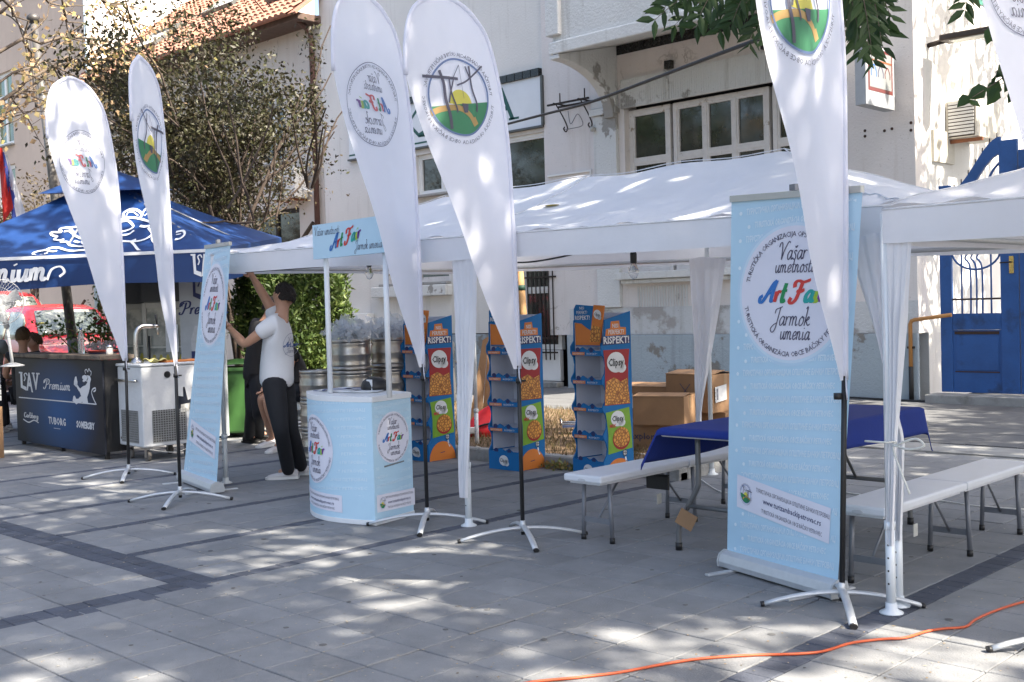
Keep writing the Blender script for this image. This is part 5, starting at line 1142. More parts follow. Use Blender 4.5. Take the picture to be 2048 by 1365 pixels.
decal('torn_sticker', [poly2d([(.36, .47), (.40, .47), (.47, .50), (.62, .50), (.66, .56), (.56, .62), (.50, .60), (.47, .74), (.45, .74), (.45, .64), (.36, .66)])], plane_map((0, -.001, 0), (1, 0, 0), (0, 0, 1)), M('sticker_dark', (.018, .022, .035), .35, 0, .3, 8), cart, .004)
decal('sticker_picture', [poly2d([(.41, .48), (.51, .49), (.52, .57), (.42, .56)])], plane_map((0, -.001, 0), (1, 0, 0), (0, 0, 1)), M('sticker_photo', (.5, .5, .48), .35, 0, .6, 14), cart, .006)
MB().tube([(-.02, .06, .83), (-.05, .06, .83), (-.05, .5, .83), (-.02, .5, .83)], .014, 8).build('handle', steel, cart)
for x, y in ((.08, .08), (cww-.08, .08), (.08, cdd-.08), (cww-.08, cdd-.08)):
    c = MB().box((x-.03, y-.03, .12), (x+.03, y+.03, .15)).box((x-.026, y-.02, .04), (x-.022, y+.02, .12)).box((x+.022, y-.02, .04), (x+.026, y+.02, .12)).build('castor', steel, cart)
    MB().tube([(x-.018, y, .052), (x+.018, y, .052)], .05, 18).build('wheel', M('castor_rubber', (.12, .11, .10), .7), c)
tp = MB().tube(catmull([(.1, .3, 1.0), (.1, .3, 1.25), (.12, .3, 1.34), (.18, .3, 1.38), (.3, .3, 1.38)], 5), .024, 12).build('tap_column', steel, cart)
MB().lathe([(.08, 1.0), (.06, 1.02), (.03, 1.06)], 16, (.1, .3, 0)).build('tap_base', steel, cart)
MB().tube([(.3, .3, 1.38), (.36, .3, 1.38)], .018, 10).tube([(.34, .3, 1.39), (.345, .3, 1.29)], .009, 8).build('faucet', steel, cart); MB().tube([(.34, .3, 1.39), (.33, .3, 1.5)], [.008, .014], 8).build('tap_lever', black_pl, cart)
MB().tube(catmull([(.05, -.02, .13), (.3, -.05, .08), (.55, -.04, .12)], 5), .005, 6).build('cord', M('cord_grey', (.4, .4, .38), .7), cart)
def oncart(u, v, z=1.001): return np.array([cf[0], cf[1], z])+np.array([math.cos(ca)*u-math.sin(ca)*v, math.sin(ca)*u+math.cos(ca)*v, 0])
o = tag(MB().grid(lambda i, j: (.24*(i-.5), .18*(j-.5), .018+.018*math.sin(i*7+j*3)+.012*math.cos(j*9)), 14, 12).build('yellow_cloth', M('cloth_yellow', (.62, .55, .22), .9), solid=.006), 'crumpled yellow cleaning cloth on the white cooler', 'cloth'); o.location = oncart(.27, .2)
o = tag(MB().box((-.2, -.1, 0), (.2, .1, .018)).build('cutting_board', M('board_orange', (.60, .20, .05), .5), bev=.004), 'flat orange cutting board on the white cooler', 'cutting board'); o.location = oncart(.5, .14); o.rotation_euler = (0, 0, ca)
# ================================================================ glass-door fridges and the branded panel
def fridge(px_, dep, label, w=.62):
    p = DP(px_, 700, dep); p[2] = 0; f = thing('drinks_fridge', label, 'fridge', p, math.atan2(rh[1], rh[0])-.12, 'glass-door drinks fridges behind the beer bar')
    dk = M('fridge_dark', (.04, .045, .05), .45); MB().box((-w/2, .03, .08), (w/2, .62, 1.98)).build('body', M('fridge_grey', (.36, .37, .36), .5, .2, .05), f, bev=.01)
    MB().box((-w/2, -.02, 1.66), (w/2, .028, 1.98)).build('header_panel', dk, f); d = MB()
    for a, b in (((-w/2, .1), (-w/2+.05, 1.65)), ((w/2-.05, .1), (w/2, 1.65)), ((-w/2+.051, .1), (w/2-.051, .18)), ((-w/2+.051, 1.58), (w/2-.051, 1.65))): d.box((a[0], -.02, a[1]), (b[0], .028, b[1]))
    dd = d.build('door', M('fridge_frame', (.42, .41, .37), .5, .3, .05), f, bev=.004)
    MB().box((-w/2+.051, .0, .181), (w/2-.051, .006, 1.579)).build('pane', M('fridge_glass', (.22, .24, .22), .06, 0, .5, 2, spec=.9, stain=((.5, .5, .44), 2.3, .48, .58)), dd)
    MB().tube([(-w/2+.09, -.045, .8), (-w/2+.09, -.045, 1.25)], .012, 8).build('handle', black_pl, dd)
    for z in (.5, .8, 1.1): MB().box((-w/2+.06, -.0035, z), (w/2-.06, -.0005, z+.02)).build('shelf_edge', M('shelf_white', (.55, .55, .5), .5), dd)
    for z, c in ((.83, (.45, .38, .05)), (.53, (.08, .12, .35))):
        for i in range(5): MB().lathe([(.03, 0), (.03, .13), (.012, .19)], 10, (-w/2+.13+.085*i, -.002, z)).build('bottle', M('drink%d' % int(z*100), c, .3), dd).scale = (1, .08, 1)
    return f
fridge(285, 14.6, 'glass-door drinks fridge further left, seen past the parasol pole'); f2 = fridge(337, 13.7, 'glass-door drinks fridge next to the branded panel, with a notice taped inside')
MB().box((-.02, -.024, 1.05), (.14, -.021, 1.38)).build('notice_sheet', paper, f2)
p = DP(398, 700, 13.4); p[2] = 0; o = thing('beer_brand_panel', 'tall grey panel printed with a beer bottle, behind the leaning banner', 'display panel', p, math.atan2(rh[1], rh[0])-.12)
MB().box((-.22, 0, .05), (.32, .05, 2.02)).build('panel', M('panel_grey', (.40, .43, .46), .5, 0, .12, 3), o)
pmap = plane_map((0, 0, 0), (1, 0, 0), (0, 0, 1)); decal('brand_lettering', [at2(z, .1, 1.72, 1.) for z in lav(.24)], pmap, inkb, o); decal('premium_lettering', [at2(script('Premium', .15, .12)[0], .08, 1.5)], pmap, inkb, o)
decal('bottle_print', [poly2d([(-.12, .1), (.14, .1), (.14, .75), (.10, .95), (.06, 1.05), (-.04, 1.05), (-.08, .95), (-.12, .75)])], pmap, M('bottle_amber', (.38, .13, .03), .4, 0, .4, 6), o, .003)
decal('bottle_label', [poly2d([(-.09, .92), (.11, .92), (.11, 1.2), (.06, 1.36), (-.04, 1.36), (-.09, 1.2)])], pmap, M('label_silver', (.5, .52, .55), .4, 0, .2, 8), o, .005); decal('label_shield', [poly2d([(-.09, 1.06), (.11, 1.06), (.11, .96), (.01, .86), (-.09, .96)])], pmap, inkb, o, .007); decal('label_lettering', [at2(z, .01, .99, 1.) for z in lav(.07)], pmap, pwhite, o, .009); decal('label_mark', [poly2d([(-.02, 1.1), (.04, 1.1), (.05, 1.18), (.01, 1.22), (-.03, 1.18)])], pmap, e_yl, o, .007)
# ================================================================ fan, crate and cardboard at the left edge
p = DP(-62, 700, 12.2); p[2] = 0
o = thing('slatted_crate', 'grey plastic crate stacked on cardboard at the left edge', 'crate', p, .1)
for k in range(5): MB().box((-.3, -.2, .62+.065*k), (.27, .2, .675+.065*k)).build('slat', M('crate_grey', (.2, .21, .23), .6), o, bev=.006)
MB().box((-.27, -.17, .56), (.24, .17, .615)).build('crate_floor', M('crate_grey', (.2, .21, .23), .6), o); MB().box((-.29, -.19, .955), (.26, .19, .985)).build('lid', M('lid_white', (.5, .52, .52), .5), o)
o = thing('cardboard_box', 'brown cardboard box under the grey crate at the left edge', 'box', p, .1); MB().box((-.33, -.22, 0), (.24, .22, .555)).build('box_body', card, o, bev=.006); MB().box((-.33, -.23, .3), (.24, -.221, .31)).build('seam', M('tape_brown', (.25, .17, .1), .4), o)
f = thing('pedestal_fan', 'white pedestal fan with wire guard at the left edge', 'fan', np.array(p)+np.array([0, 0, .986])); wf = M('fan_white', (.42, .43, .44), .5); R0 = Matrix.Rotation(math.atan2(rh[1], rh[0])+.2, 4, 'Z')
off = np.array(DP(24, 740, 12.2)-DP(-62, 740, 12.2)); bx_, by_ = off[0], off[1]
MB().lathe([(.12, 0), (.12, .012), (.03, .04)], 20, (bx_, by_, 0)).build('base', wf, f); q0 = np.array([bx_, by_, .03]); q1 = DP(14, 655, 12.2)-np.array(f.location); MB().tube([q0, (q0+q1)/2, q1], .017, 10).build('post', wf, f)
hc = DP(4, 605, 12.1)-np.array(f.location); MB().tube([q1, hc+np.array([0, 0, -.1])], [.03, .035], 10).build('neck', wf, f); MB().tube([hc+fh*.02, hc+fh*.2], [.09, .06], 16).build('motor', wf, f)
cage = MB(); rg = .24
for k in range(40):
    a = 2*math.pi*k/40; d = rh*math.cos(a)+np.array([0, 0, 1])*math.sin(a); cage.tube([hc-fh*.09+d*.04, hc-fh*.08+d*rg*.7, hc-fh*.02+d*rg, hc+fh*.06+d*rg*.7], .0016, 4, cap=False)
for r_ in (.08, .16, .24): cage.tube([hc-fh*(.085 if r_ < .2 else .02)+(rh*math.cos(a)+np.array([0, 0, 1])*math.sin(a))*r_ for a in np.linspace(0, 2*math.pi, 33)], .002 if r_ < .2 else .005, 5, cap=False)
cage.build('guard', wf, f); MB().tube([hc-fh*.10, hc-fh*.085], .04, 16).build('hub_badge', wf, f)
for k in range(3):
    a = 2*math.pi*k/3+.4; d = rh*math.cos(a)+np.array([0, 0, 1])*math.sin(a); e = -rh*math.sin(a)+np.array([0, 0, 1])*math.cos(a); MB().add([hc+d*.03-e*.02, hc+d*.2-e*.06+fh*.02, hc+d*.21+e*.07-fh*.03, hc+d*.03+e*.03], [(0, 1, 2, 3)]).build('blade', M('blade_grey', (.45, .46, .47), .3), f, solid=.004)
# ================================================================ street lamp
lb = DP(147, 700, 16.4); lz = lb.copy(); lz[2] = 0; lt = DP(67, 42, 16.4)
lean = (lt-lb)/(lt[2]-lb[2]); lbase = lb-lean*lb[2]
lamp = thing('street_lamp', 'leaning dark street lamp post with hooped brackets and a bell lantern', 'street lamp', lbase)
li = M('lamp_iron', (.075, .07, .068), .5, .4, .2, 6); Lp = lambda z: lean*z; ztop = lt[2]
MB().tube([Lp(0), Lp(1.2)], [.085, .075], 14).tube([Lp(1.2), Lp(ztop)], [.07, .05], 14).build('post', M('post_worn', (.11, .105, .10), .5, .3, .15, 5, stain=((.015, .015, .015), 3.5, .6, .62)), lamp)
MB().lathe([(.0, -.05), (.07, -.03), (.095, .02), (.09, .06), (.05, .10), (0, .11)], 14, tuple(Lp(ztop))).build('finial', li, lamp)
def lp(x, y): return DP(x, y, 16.4)-lbase
MB().tube(catmull([lp(-8, 22), lp(25, 35), lp(52, 70), lp(60, 105), lp(68, 160), lp(73, 215)], 6), .022, 8).build('hoop_bracket', li, lamp)
for a, b in (((60, 100), (75, 110)), ((68, 157), (82, 158)), ((73, 215), (90, 217)), ((54, 60), (66, 45))): MB().tube([lp(*a), lp(*b)], .014, 6).build('bracket_tie', li, lamp)
MB().tube(catmull([lp(95, 226), lp(102, 205), lp(112, 180), lp(130, 162), lp(155, 155), lp(185, 168), lp(208, 192), lp(218, 222)], 6), .02, 8).build('lantern_arm', li, lamp)
q = lp(222, 232); MB().lathe([(.03, .06), (.06, .04), (.11, 0), (.115, -.12), (.13, -.14), (.135, -.17)], 18, tuple(q)).build('lantern_hood', li, lamp); MB().lathe([(.13, -.17), (.12, -.22), (.07, -.26), (0, -.27)], 18, tuple(q)).build('lantern_glass', M('lantern_glass', (.35, .36, .33), .15, 0, .2, 9, spec=.8), lamp)
# national flag at the edge
o = thing('tricolour_flag', 'red, blue and white flag hanging at the left edge beside the plum tree', 'flag', DP(-25, 300, 14.0))
f0 = np.array(o.location); cols = [M('flag_red', (.50, .035, .03), .7, trans=.3), M('flag_blue', (.05, .08, .32), .7, trans=.3), M('flag_white', (.70, .70, .72), .7, trans=.3)]
MB().tube([DP(-60, 420, 14)-f0, DP(-2, 285, 14)-f0, DP(2, 275, 14)-f0], .014, 8).build('flag_staff', framen, o)
for k, (a, b) in enumerate(((-10, 12), (12, 24), (24, 40))):
    MB().grid(lambda i, j, a=a, b=b: DP(a*.35+(b*.35-a*.35)*i+j*(16+(a+(b-a)*i)*.55), 300+(a*.4)+j*150*(1-.2*i), 14+.06*math.sin(j*9+(a+(b-a)*i)*.2))-f0, 8, 16).build('stripe', cols[k], o)
# ================================================================ climbing rose by the wall
rb = DP(205, 700, 15.2); rb[2] = 0; o = thing('rose_bush', 'climbing rose with pink blooms and thorny stems behind the beer bar', 'plant', rb)
stem = M('rose_stem', (.30, .20, .10), .8, 0, .2); mb = MB(); tipz = []
for tgt in ((195, 590), (205, 575), (215, 600), (225, 640), (232, 680), (180, 660), (150, 650), (115, 650), (90, 655), (200, 640), (220, 655)):
    e = DP(*tgt, 15.2+RNG.uniform(-.2, .2))-rb; P = catmull([np.array([RNG.normal(0, .06), RNG.normal(0, .06), 0]), e*np.array([.3, .3, .45])+RNG.normal(size=3)*.06, e*np.array([.7, .7, .85])+RNG.normal(size=3)*.05, e], 5); mb.tube(P, list(np.linspace(.014, .004, len(P))), 5); tipz += P[6:]
mb.build('stem', stem, o); T = np.array(tipz); c = T[RNG.integers(0, len(T), 900)]+RNG.normal(size=(900, 3))*.09
lf = bpy.data.objects.new('foliage', leaves_mesh('foliage', c, .06, leafmat('rose_leaf', (.05, .11, .025), (.09, .16, .04), (.2, .22, .07), .3), .6)); COL.objects.link(lf); lf.parent = o
pk = M('rose_pink', (.62, .035, .12), .6, 0, .2, 20); pkw = M('flower_white', (.72, .66, .68), .6)
for (x, y, d) in ((190, 640, 14.9), (203, 645, 14.9), (196, 650, 14.9), (226, 656, 15), (236, 668, 15), (240, 650, 15.1), (225, 668, 15), (236, 690, 14.9)):
    q = DP(x, y, d)-rb; mb = MB()
    for k in range(3):
        for i in range(5):
            a = 2*math.pi*(i+.5*k)/5; r0 = .045-.012*k; d_ = np.array([math.cos(a), math.sin(a), .3+.5*k]); t_ = np.array([-math.sin(a), math.cos(a), 0]); mb.add([q, q+d_*r0*.7+t_*r0*.6, q+d_*r0*1.1, q+d_*r0*.7-t_*r0*.6], [(0, 1, 2, 3)])
    mb.build('bloom', pk, o)
c = np.array([DP(RNG.uniform(178, 236), RNG.uniform(686, 700), 14.7)-rb for _ in range(160)]); lf = bpy.data.objects.new('white_blossom', leaves_mesh('white_blossom', c, .05, pkw, .9)); COL.objects.link(lf); lf.parent = o
# ================================================================ red cars
crm = M('car_red', (.40, .022, .028), .28, 0, .05, 3, coat=.7); cgl = M('car_glass', (.10, .12, .11), .05, 0, .3, 3, spec=1., stain=((.32, .34, .30), 1.5, .48, .6)); tyre = M('tyre', (.015, .015, .015), .8)
def car(loc, rz, label, L=3.9, Wd=1.68, Hh=1.58, tall=1.):
    c = thing('parked_car', label, 'car', loc, rz, 'red cars parked behind the beer bar')
    # side outline along x (front at +x): lower body, hood, windscreen, roof, tail
    top = [(-L/2, .55), (-L/2+.03, .95), (-L/2+.12, 1.05), (-L/2+.35, Hh*.93), (-L/2+.7, Hh), (.1, Hh+.01), (.45, Hh-.06), (1.05, 1.02), (1.45, .90), (L/2-.12, .74), (L/2, .58), (L/2, .35)]
    bot = [(-L/2, .35), (-L/2+.1, .22), (0, .2), (L/2-.1, .22), (L/2, .35)]
    zt_ = lambda x: float(np.interp(x, [p[0] for p in top], [p[1] for p in top])); zb_ = lambda x: float(np.interp(x, [p[0] for p in bot], [p[1] for p in bot])); xs = np.linspace(-L/2, L/2, 56)
    def sec(x):
        t, b_ = zt_(x), zb_(x); pl = 1-max(0, abs(x)-L/2+.35)*.45; hw = Wd/2*pl; belt = min(t, .95); pts = []
        pts += [(0, b_), (hw*.88, b_), (hw*.97, b_+.1), (hw, (b_+belt)/2), (hw*.98, belt-.03)]
        k = (t-belt)/(Hh-.95+1e-6); wt = hw*.98-max(0, k)*.20
        pts += [(hw*.965-.2*max(0, k)*.5, belt+(t-belt)*.5), (wt, belt+(t-belt)*.92), (wt*.86, t-.005), (wt*.5, t+.012*k), (0, t+.02*k)]; return pts
    secs = [sec(x) for x in xs]; n = len(secs[0]); ful = n*2-2; vs = []
    for x, s in zip(xs, secs): ring = [(y, z) for y, z in s]+[(-y, z) for y, z in s[-2:0:-1]]; vs += [(x, y, z) for y, z in ring]
    fs = [(i*ful+k, i*ful+(k+1) % ful, (i+1)*ful+(k+1) % ful, (i+1)*ful+k) for i in range(len(xs)-1) for k in range(ful)]; fs += [tuple(range(ful))[::-1], tuple((len(xs)-1)*ful+k for k in range(ful))]
    MB().add(vs, fs, True).build('body', crm, c)
    def strip(nm, mat, fn, nu=8, nv=5): return MB().grid(fn, nu, nv).build(nm, mat, c, solid=.01)
    def front(i, j, x0, x1, mrg, up_=.012):
        x = x0+(x1-x0)*j; z = zt_(x); k = max(0, (z-.95)/(Hh-.95)); hw = (Wd/2*.98-k*.20)*.86-mrg; return (x+up_, (2*i-1)*hw, z+up_+.012*(1-(2*i-1)**2))
    strip('windscreen', cgl, lambda i, j: front(i, j, 1.0, .5, .03)); strip('rear_window', cgl, lambda i, j: front(i, j, -L/2+.15, -L/2+.36, .05, -.012 if False else .012))
    for s in (1, -1):
        for x0, x1 in ((.62, -.25), (-.32, -1.2)):
            def sidew(i, j, s=s, x0=x0, x1=x1):
                x = x0+(x1-x0)*i; t = min(zt_(x)-.09, Hh-.1); z = 1.0+(max(t, 1.01)-1.0)*j; k = (z-.95)/(Hh-.95); return (x, s*(Wd/2*.975-.02-.175*k+.022), z)
            strip('side_window', cgl, sidew)
        m_ = MB().box((.72, s*.86-.08, .98), (.86, s*.86+.08, 1.12)).build('mirror', black_pl, c, bev=.03)
        MB().box((L/2-.2, s*.62-.17, .60), (L/2-.01, s*.62+.17, .73)).build('headlight', M('headlight', (.6, .6, .58), .1, 0, .1, 9, spec=1.), c, bev=.04)
        for x in (L/2-.75, -L/2+.68): w = MB().tube([(x, s*(Wd/2-.19), .3), (x, s*(Wd/2-.005), .3)], .3, 24).build('wheel', tyre, c); MB().tube([(x, s*(Wd/2-.02), .3), (x, s*(Wd/2+.004), .3)], .19, 16).build('rim', steel, w)
    MB().box((L/2-.02, -.55, .40), (L/2+.015, .55, .52)).build('grille', black_pl, c); MB().box((L/2+.016, -.26, .42), (L/2+.022, .26, .53)).build('number_plate', framen, c)
    mb = MB().tube([(1.07, -.5, 1.03), (.98, .0, 1.09)], .012, 5).tube([(1.07, .15, 1.03), (.98, .6, 1.09)], .012, 5); mb.build('wiper', black_pl, c)
    for (x, y) in ((.75, -.52),): MB().box((x-.02, y-.05, 1.245), (x+.06, y+.05, 1.25)).build('sticker', e_yl, c).location = (0, 0, .03)
    return c
car((-20.2, 9.0, .16), R_(-4), 'red hatchback parked nearest, windscreen facing the beer bar')
car((-26.2, 10.4, .2), R_(4), 'taller red car parked behind the nearest hatchback at the left edge', 4.2, 1.75, 1.95)
# ================================================================ snack display stands
sblue = M('stand_blue', (.014, .155, .40), .6, 0, .06, 4, spec=.25); sgrey = M('stand_inside', (.66, .67, .74), .6, 0, .04, 3); sor = M('stand_orange', (.68, .20, .03), .5, 0, .04, 4); swhite = M('stand_white', (.74, .74, .74), .5, 0, .02); sred = M('bag_red', (.34, .010, .014), .55, 0, .12, 6); sgreen = M('bag_green', (.20, .40, .03), .35, 0, .1, 6); sblk = M('print_black', (.012, .012, .014), .5)
m_snack, n, l, b = new_mat('snack_curls'); b.inputs['Roughness'].default_value = .4
tc = n.new('ShaderNodeTexCoord'); vo = n.new('ShaderNodeTexVoronoi'); vo.feature = 'DISTANCE_TO_EDGE'; vo.inputs['Scale'].default_value = 34; rp = n.new('ShaderNodeValToRGB'); rp.color_ramp.elements[0].color = (.22, .05, .01, 1); rp.color_ramp.elements[1].color = (.75, .34, .06, 1); rp.color_ramp.elements[1].position = .22
l.new(tc.outputs['Object'], vo.inputs['Vector']); l.new(vo.outputs[0], rp.inputs[0]); l.new(rp.outputs[0], b.inputs['Base Color'])
def bubble(x, y, s): return [at2(disc2d(.062*s, 24, 1.2), x, y), at2(disc2d(.03*s, 14, 1.3), x+.045*s, y-.035*s)]
def snack_stand(pl, pcn, pr, label):
    a, c, r = (G(*q) for q in (pl, pcn, pr)); ex = c-a; ex[2] = 0; ex /= np.linalg.norm(ex); ang_ = math.atan2(ex[1], ex[0]); Wd = .40; Dp = .36
    s = thing('snack_stand', label, 'display stand', (c[0]-ex[0]*Wd, c[1]-ex[1]*Wd, 0), ang_, 'blue snack display stands under the tent')
    # side panels: scalloped front edge
    fr_ = []
    levels = [.17, .40, .64, .88, 1.13]
    prof = [(0, 0), (0, .17)]
    for k in range(4):
        z0, z1 = levels[k], levels[k+1]; prof += [(.0, z0+.01), (.035, z0+.06), (.045, (z0+z1)/2), (.03, z1-.06), (0, z1-.02)]
    prof += [(0, 1.17), (.04, 1.22), (.045, 1.40), (Dp, 1.47), (Dp, 0)]
    for x in (0, Wd-.012): MB().prism(prof, (x, 0, 0), (0, 1, 0), (0, 0, 1), (.012, 0, 0)).build('side_panel', sblue, s)
    MB().box((.0125, Dp-.012, .0), (Wd-.0125, Dp, 1.46)).build('back_panel', sgrey, s)
    for x in (.0125, Wd-.0155): MB().box((x, .05, .18), (x+.003, Dp-.013, 1.38)).build('liner', sgrey, s)
    MB().box((.0125, .0, .0), (Wd-.0125, .012, .168)).build('base_front', sblue, s)
    fm = plane_map((0, -.001, 0), (1, 0, 0), (0, 0, 1))
    for k, z in enumerate(levels):
        sh = MB().box((.0125, .015, z-.012), (Wd-.0125, Dp-.013, z)).build('shelf', sgrey, s)
        lipp = MB().prism([(.0, 0), (Wd-.025, 0), (Wd-.025, .045), (.30, .045), (.25, .075), (.20, .05), (.14, .075), (.08, .045), (0, .045)], (.0125, .003, z-.04), (1, 0, 0), (0, 0, 1), (0, .009, 0)).build('shelf_lip', sblue, sh)
        if k:
            decal('orange_strip', [poly2d([(.03, z-.035), (.19, z-.035), (.19, z-.008), (.03, z-.008)])], fm, sor, s, .001)
            decal('strip_lettering', [at2(text2d('NISI PERFEKT?', .022, wid=.14), .11, z-.029), at2(text2d('RISPEKT!', .024, wid=.13), .285, z-.03)], fm, swhite, s, .003)
        decal('lip_mark', [at2(disc2d(.022, 12, 1.3), .10, z+.012), at2(disc2d(.02, 12, 1.3), .27, z+.01)], fm, inkb, s, -.002)
    decal('roundel', [q for q in bubble(Wd*.5, .09, .8)], fm, swhite, s, .002); decal('roundel_lettering', [at2(text2d('Clipsy', .05, wid=.1, bold=.01), Wd*.5, .075)], fm, sblk, s, .004)
    # header card
    hd_ = MB().prism([(.0, 1.17), (Wd-.05, 1.17), (Wd-.05, 1.47), (.30, 1.52), (.03, 1.54), (0, 1.50)], (0, .055, 0), (1, 0, 0), (0, 0, 1), (0, .01, 0)).build('header_card', sblue, s)
    hm_ = plane_map((0, .054, 0), (1, 0, 0), (0, 0, 1))
    decal('orange_wave', [poly2d([(.01, 1.18), (.33, 1.18), (.33, 1.30), (.24, 1.30), (.17, 1.33), (.10, 1.37), (.01, 1.38)])], hm_, sor, hd_, .001)
    decal('header_lettering', [at2(text2d('NISI', .036, wid=.06, bold=.01), .11, 1.495), at2(text2d('PERFEKT?', .04, wid=.14, bold=.01), .11, 1.455), at2(text2d('RISPEKT!', .052, wid=.19, bold=.02), .115, 1.405)], hm_, swhite, hd_, .003)
    bg = MB().prism([(.0, .0), (.13, .03), (.12, .36), (-.01, .34)], (.22, .03, 1.20), (.97, 0, -.22), (.22, 0, .97), (0, .012, 0)).build('bag_cutout', sor, s)
    bmap = plane_map((.22, .029, 1.20), (.97, 0, -.22), (.22, 0, .97)); decal('bag_print', [poly2d([(.005, .01), (.125, .04), (.12, .17), (0, .16)])], bmap, m_snack, bg, .001); decal('bag_roundel', bubble(.055, .27, .65), bmap, swhite, bg, .002); decal('bag_lettering', [at2(text2d('Clipsy', .035, .1, wid=.07, bold=.01), .055, .258)], bmap, sblk, bg, .004)
    # right side print
    sm2 = plane_map((Wd, 0, 0), (0, 1, 0), (0, 0, 1)); D = sm2
    decal('slogan_lettering', [at2(text2d('NISI', .05, wid=.07, bold=.015), .17, 1.33), at2(text2d('PERFEKT?', .055, wid=.19, bold=.015), .18, 1.275), at2(text2d('RISPEKT!', .085, wid=.31, bold=.025), .18, 1.195)], D, swhite, s, .005)
    decal('slogan_outline', [poly2d([(.12, 1.385), (.22, 1.39), (.23, 1.335), (.30, 1.33), (.30, 1.265), (.05, 1.26), (.06, 1.32), (.11, 1.325)])], D, sor, s, .002); decal('slogan_shadow', [poly2d([(.015, 1.18), (.345, 1.19), (.345, 1.262), (.015, 1.252)])], D, inkb, s, .003)
    red = [(.02, .66), (.33, .66), (.31, .80), (.315, 1.0), (.335, 1.14), (.02, 1.14), (.035, 1.0), (.03, .8)]
    decal('red_bag', [poly2d(red)], D, sred, s, .004); decal('red_bag_snack', [poly2d([(.024, .665), (.326, .665), (.312, .80), (.30, .885), (.22, .86), (.14, .90), (.05, .87), (.032, .80)])], D, m_snack, s, .006)
    decal('bag_roundel', bubble(.165, 1.03, 1.45), D, swhite, s, .007); decal('bag_lettering', [at2(text2d('Clipsy', .09, .1, wid=.185, bold=.02), .165, 1.0)], D, sblk, s, .009)
    gr_ = [(.05, .235), (.345, .27), (.335, .45), (.315, .63), (.03, .60), (.055, .42)]
    decal('green_bag', [poly2d(gr_)], D, sgreen, s, .004); decal('bowl_print', [at2(disc2d(.095, 24, 1.1), .21, .36)], D, sred, s, .006); decal('bowl_snack', [at2(disc2d(.088, 24, 1.12), .21, .375)], D, m_snack, s, .007)
    decal('bag_roundel', bubble(.17, .54, 1.1), D, swhite, s, .007); decal('bag_lettering', [at2(text2d('Clipsy', .065, .1, wid=.14, bold=.02), .17, .52)], D, sblk, s, .009); decal('mix_lettering', [at2(text2d('MIX', .045, .1, wid=.075, bold=.02), .11, .465)], D, C_RD, s, .008)
    decal('orange_dome', [poly2d([(.002, .003)]+[(.18-.178*math.cos(t), .003+.19*math.sin(t)) for t in np.linspace(0.25, math.pi-.25, 18)]+[(.358, .003)])], D, sor, s, .003)
    decal('microphone', [at2(disc2d(.03, 14, .8), .25, .235), ribbon([(.255, .20), (.265, .16), (.28, .13)], .016, 3, False)], D, swhite, s, .005); decal('microphone_lines', [at2(disc2d(.03, 14, .8, (0, 0), .024), .25, .235), ribbon([(.23, .235), (.27, .235)], .005, 0, False), ribbon([(.25, .21), (.25, .26)], .005, 0, False), ribbon([(.262, .17), (.272, .15)], .006, 0, False)], D, sblk, s, .007)
    decal('slot', [poly2d([(.15, .075), (.21, .082), (.21, .088), (.15, .081)])], D, inkb, s, .005)
    s.scale = (.96, .96, .96)
    return s
snack_stand((826, 921), (861, 925), (890, 914), 'blue snack stand furthest left, half behind the promotion counter')
snack_stand((996, 939), (1042, 944), (1080, 934), 'middle blue snack stand behind the flag with the well emblem')
snack_stand((1171, 960), (1212, 966), (1256, 952), 'blue snack stand furthest right, beside the cardboard boxes')
# ================================================================ folding benches and table
hd_w = M('blow_moulded_white', (.66, .68, .72), .45, 0, .03, 6, bump=.08, bscale=120); tg = M('hang_tag', (.62, .62, .58), .6)
def bench(x0, x1, y0, y1, label, tagpos):
    b = thing('folding_bench', label, 'bench', ((x0+x1)/2, y0, 0), 0, 'white folding benches under the tent'); w = (x1-x0)/2; L = y1-y0
    for a, c in ((0, L/2-.003), (L/2+.003, L)):
        st = MB().box((-w, a, .385), (w, c, .432)).build('seat_half', hd_w, b, bev=.012)
        MB().box((-w+.03, a+.03, .372), (w-.03, c-.03, .3845)).build('underside_rim', hd_w, st)
    MB().tube([(0.0, -.004, .40), (0, .002, .40)], .03, 12, flat=.35).build('grip_recess', M('recess_grey', (.5, .51, .54), .5), b)
    for yy, kk in ((.14, 1), (L/2-.16 if L < 1 else L/2+.10, -1), (L-.14, -1)):
        for s in (-1, 1):
            lg = MB().tube([(s*(w-.05), yy, .375), (s*(w-.035), yy, .02)], .0135, 10).build('leg', grey_steel, b); MB().tube([(s*(w-.036), yy, .035), (s*(w-.035), yy, 0)], .017, 10).build('foot_cap', black_pl, lg)
        MB().box((-w+.045, yy-.004, .115), (w-.045, yy+.004, .15)).build('cross_bar', grey_steel, b)
        MB().tube([(0, yy, .13), (0, yy+kk*.22, .36)], .008, 6).build('brace', grey_steel, b)
    MB().box((-w+.0, .9+tagpos, .10), (-w+.004, .95+tagpos, .17)).build('hang_tag', tg, b)
    return b
bench(-4.66, -4.36, 5.24, 7.08, 'white folding bench left of the blue table, near end by the feather flag', .05)
bench(-2.84, -2.54, 5.22, 7.20, 'white folding bench right of the blue table, behind the tied curtain', .05)
tb_ = thing('folding_table', 'folding table with bent steel legs under the blue cloth', 'table', (-3.6, 5.32, 0))
for a, c in ((0, .918), (.924, 1.84)): MB().box((-.37, a, .69), (.37, c, .735)).build('table_top', hd_w, tb_, bev=.012)
tst = M('table_leg_steel', (.16, .165, .17), .4, .4, .08)
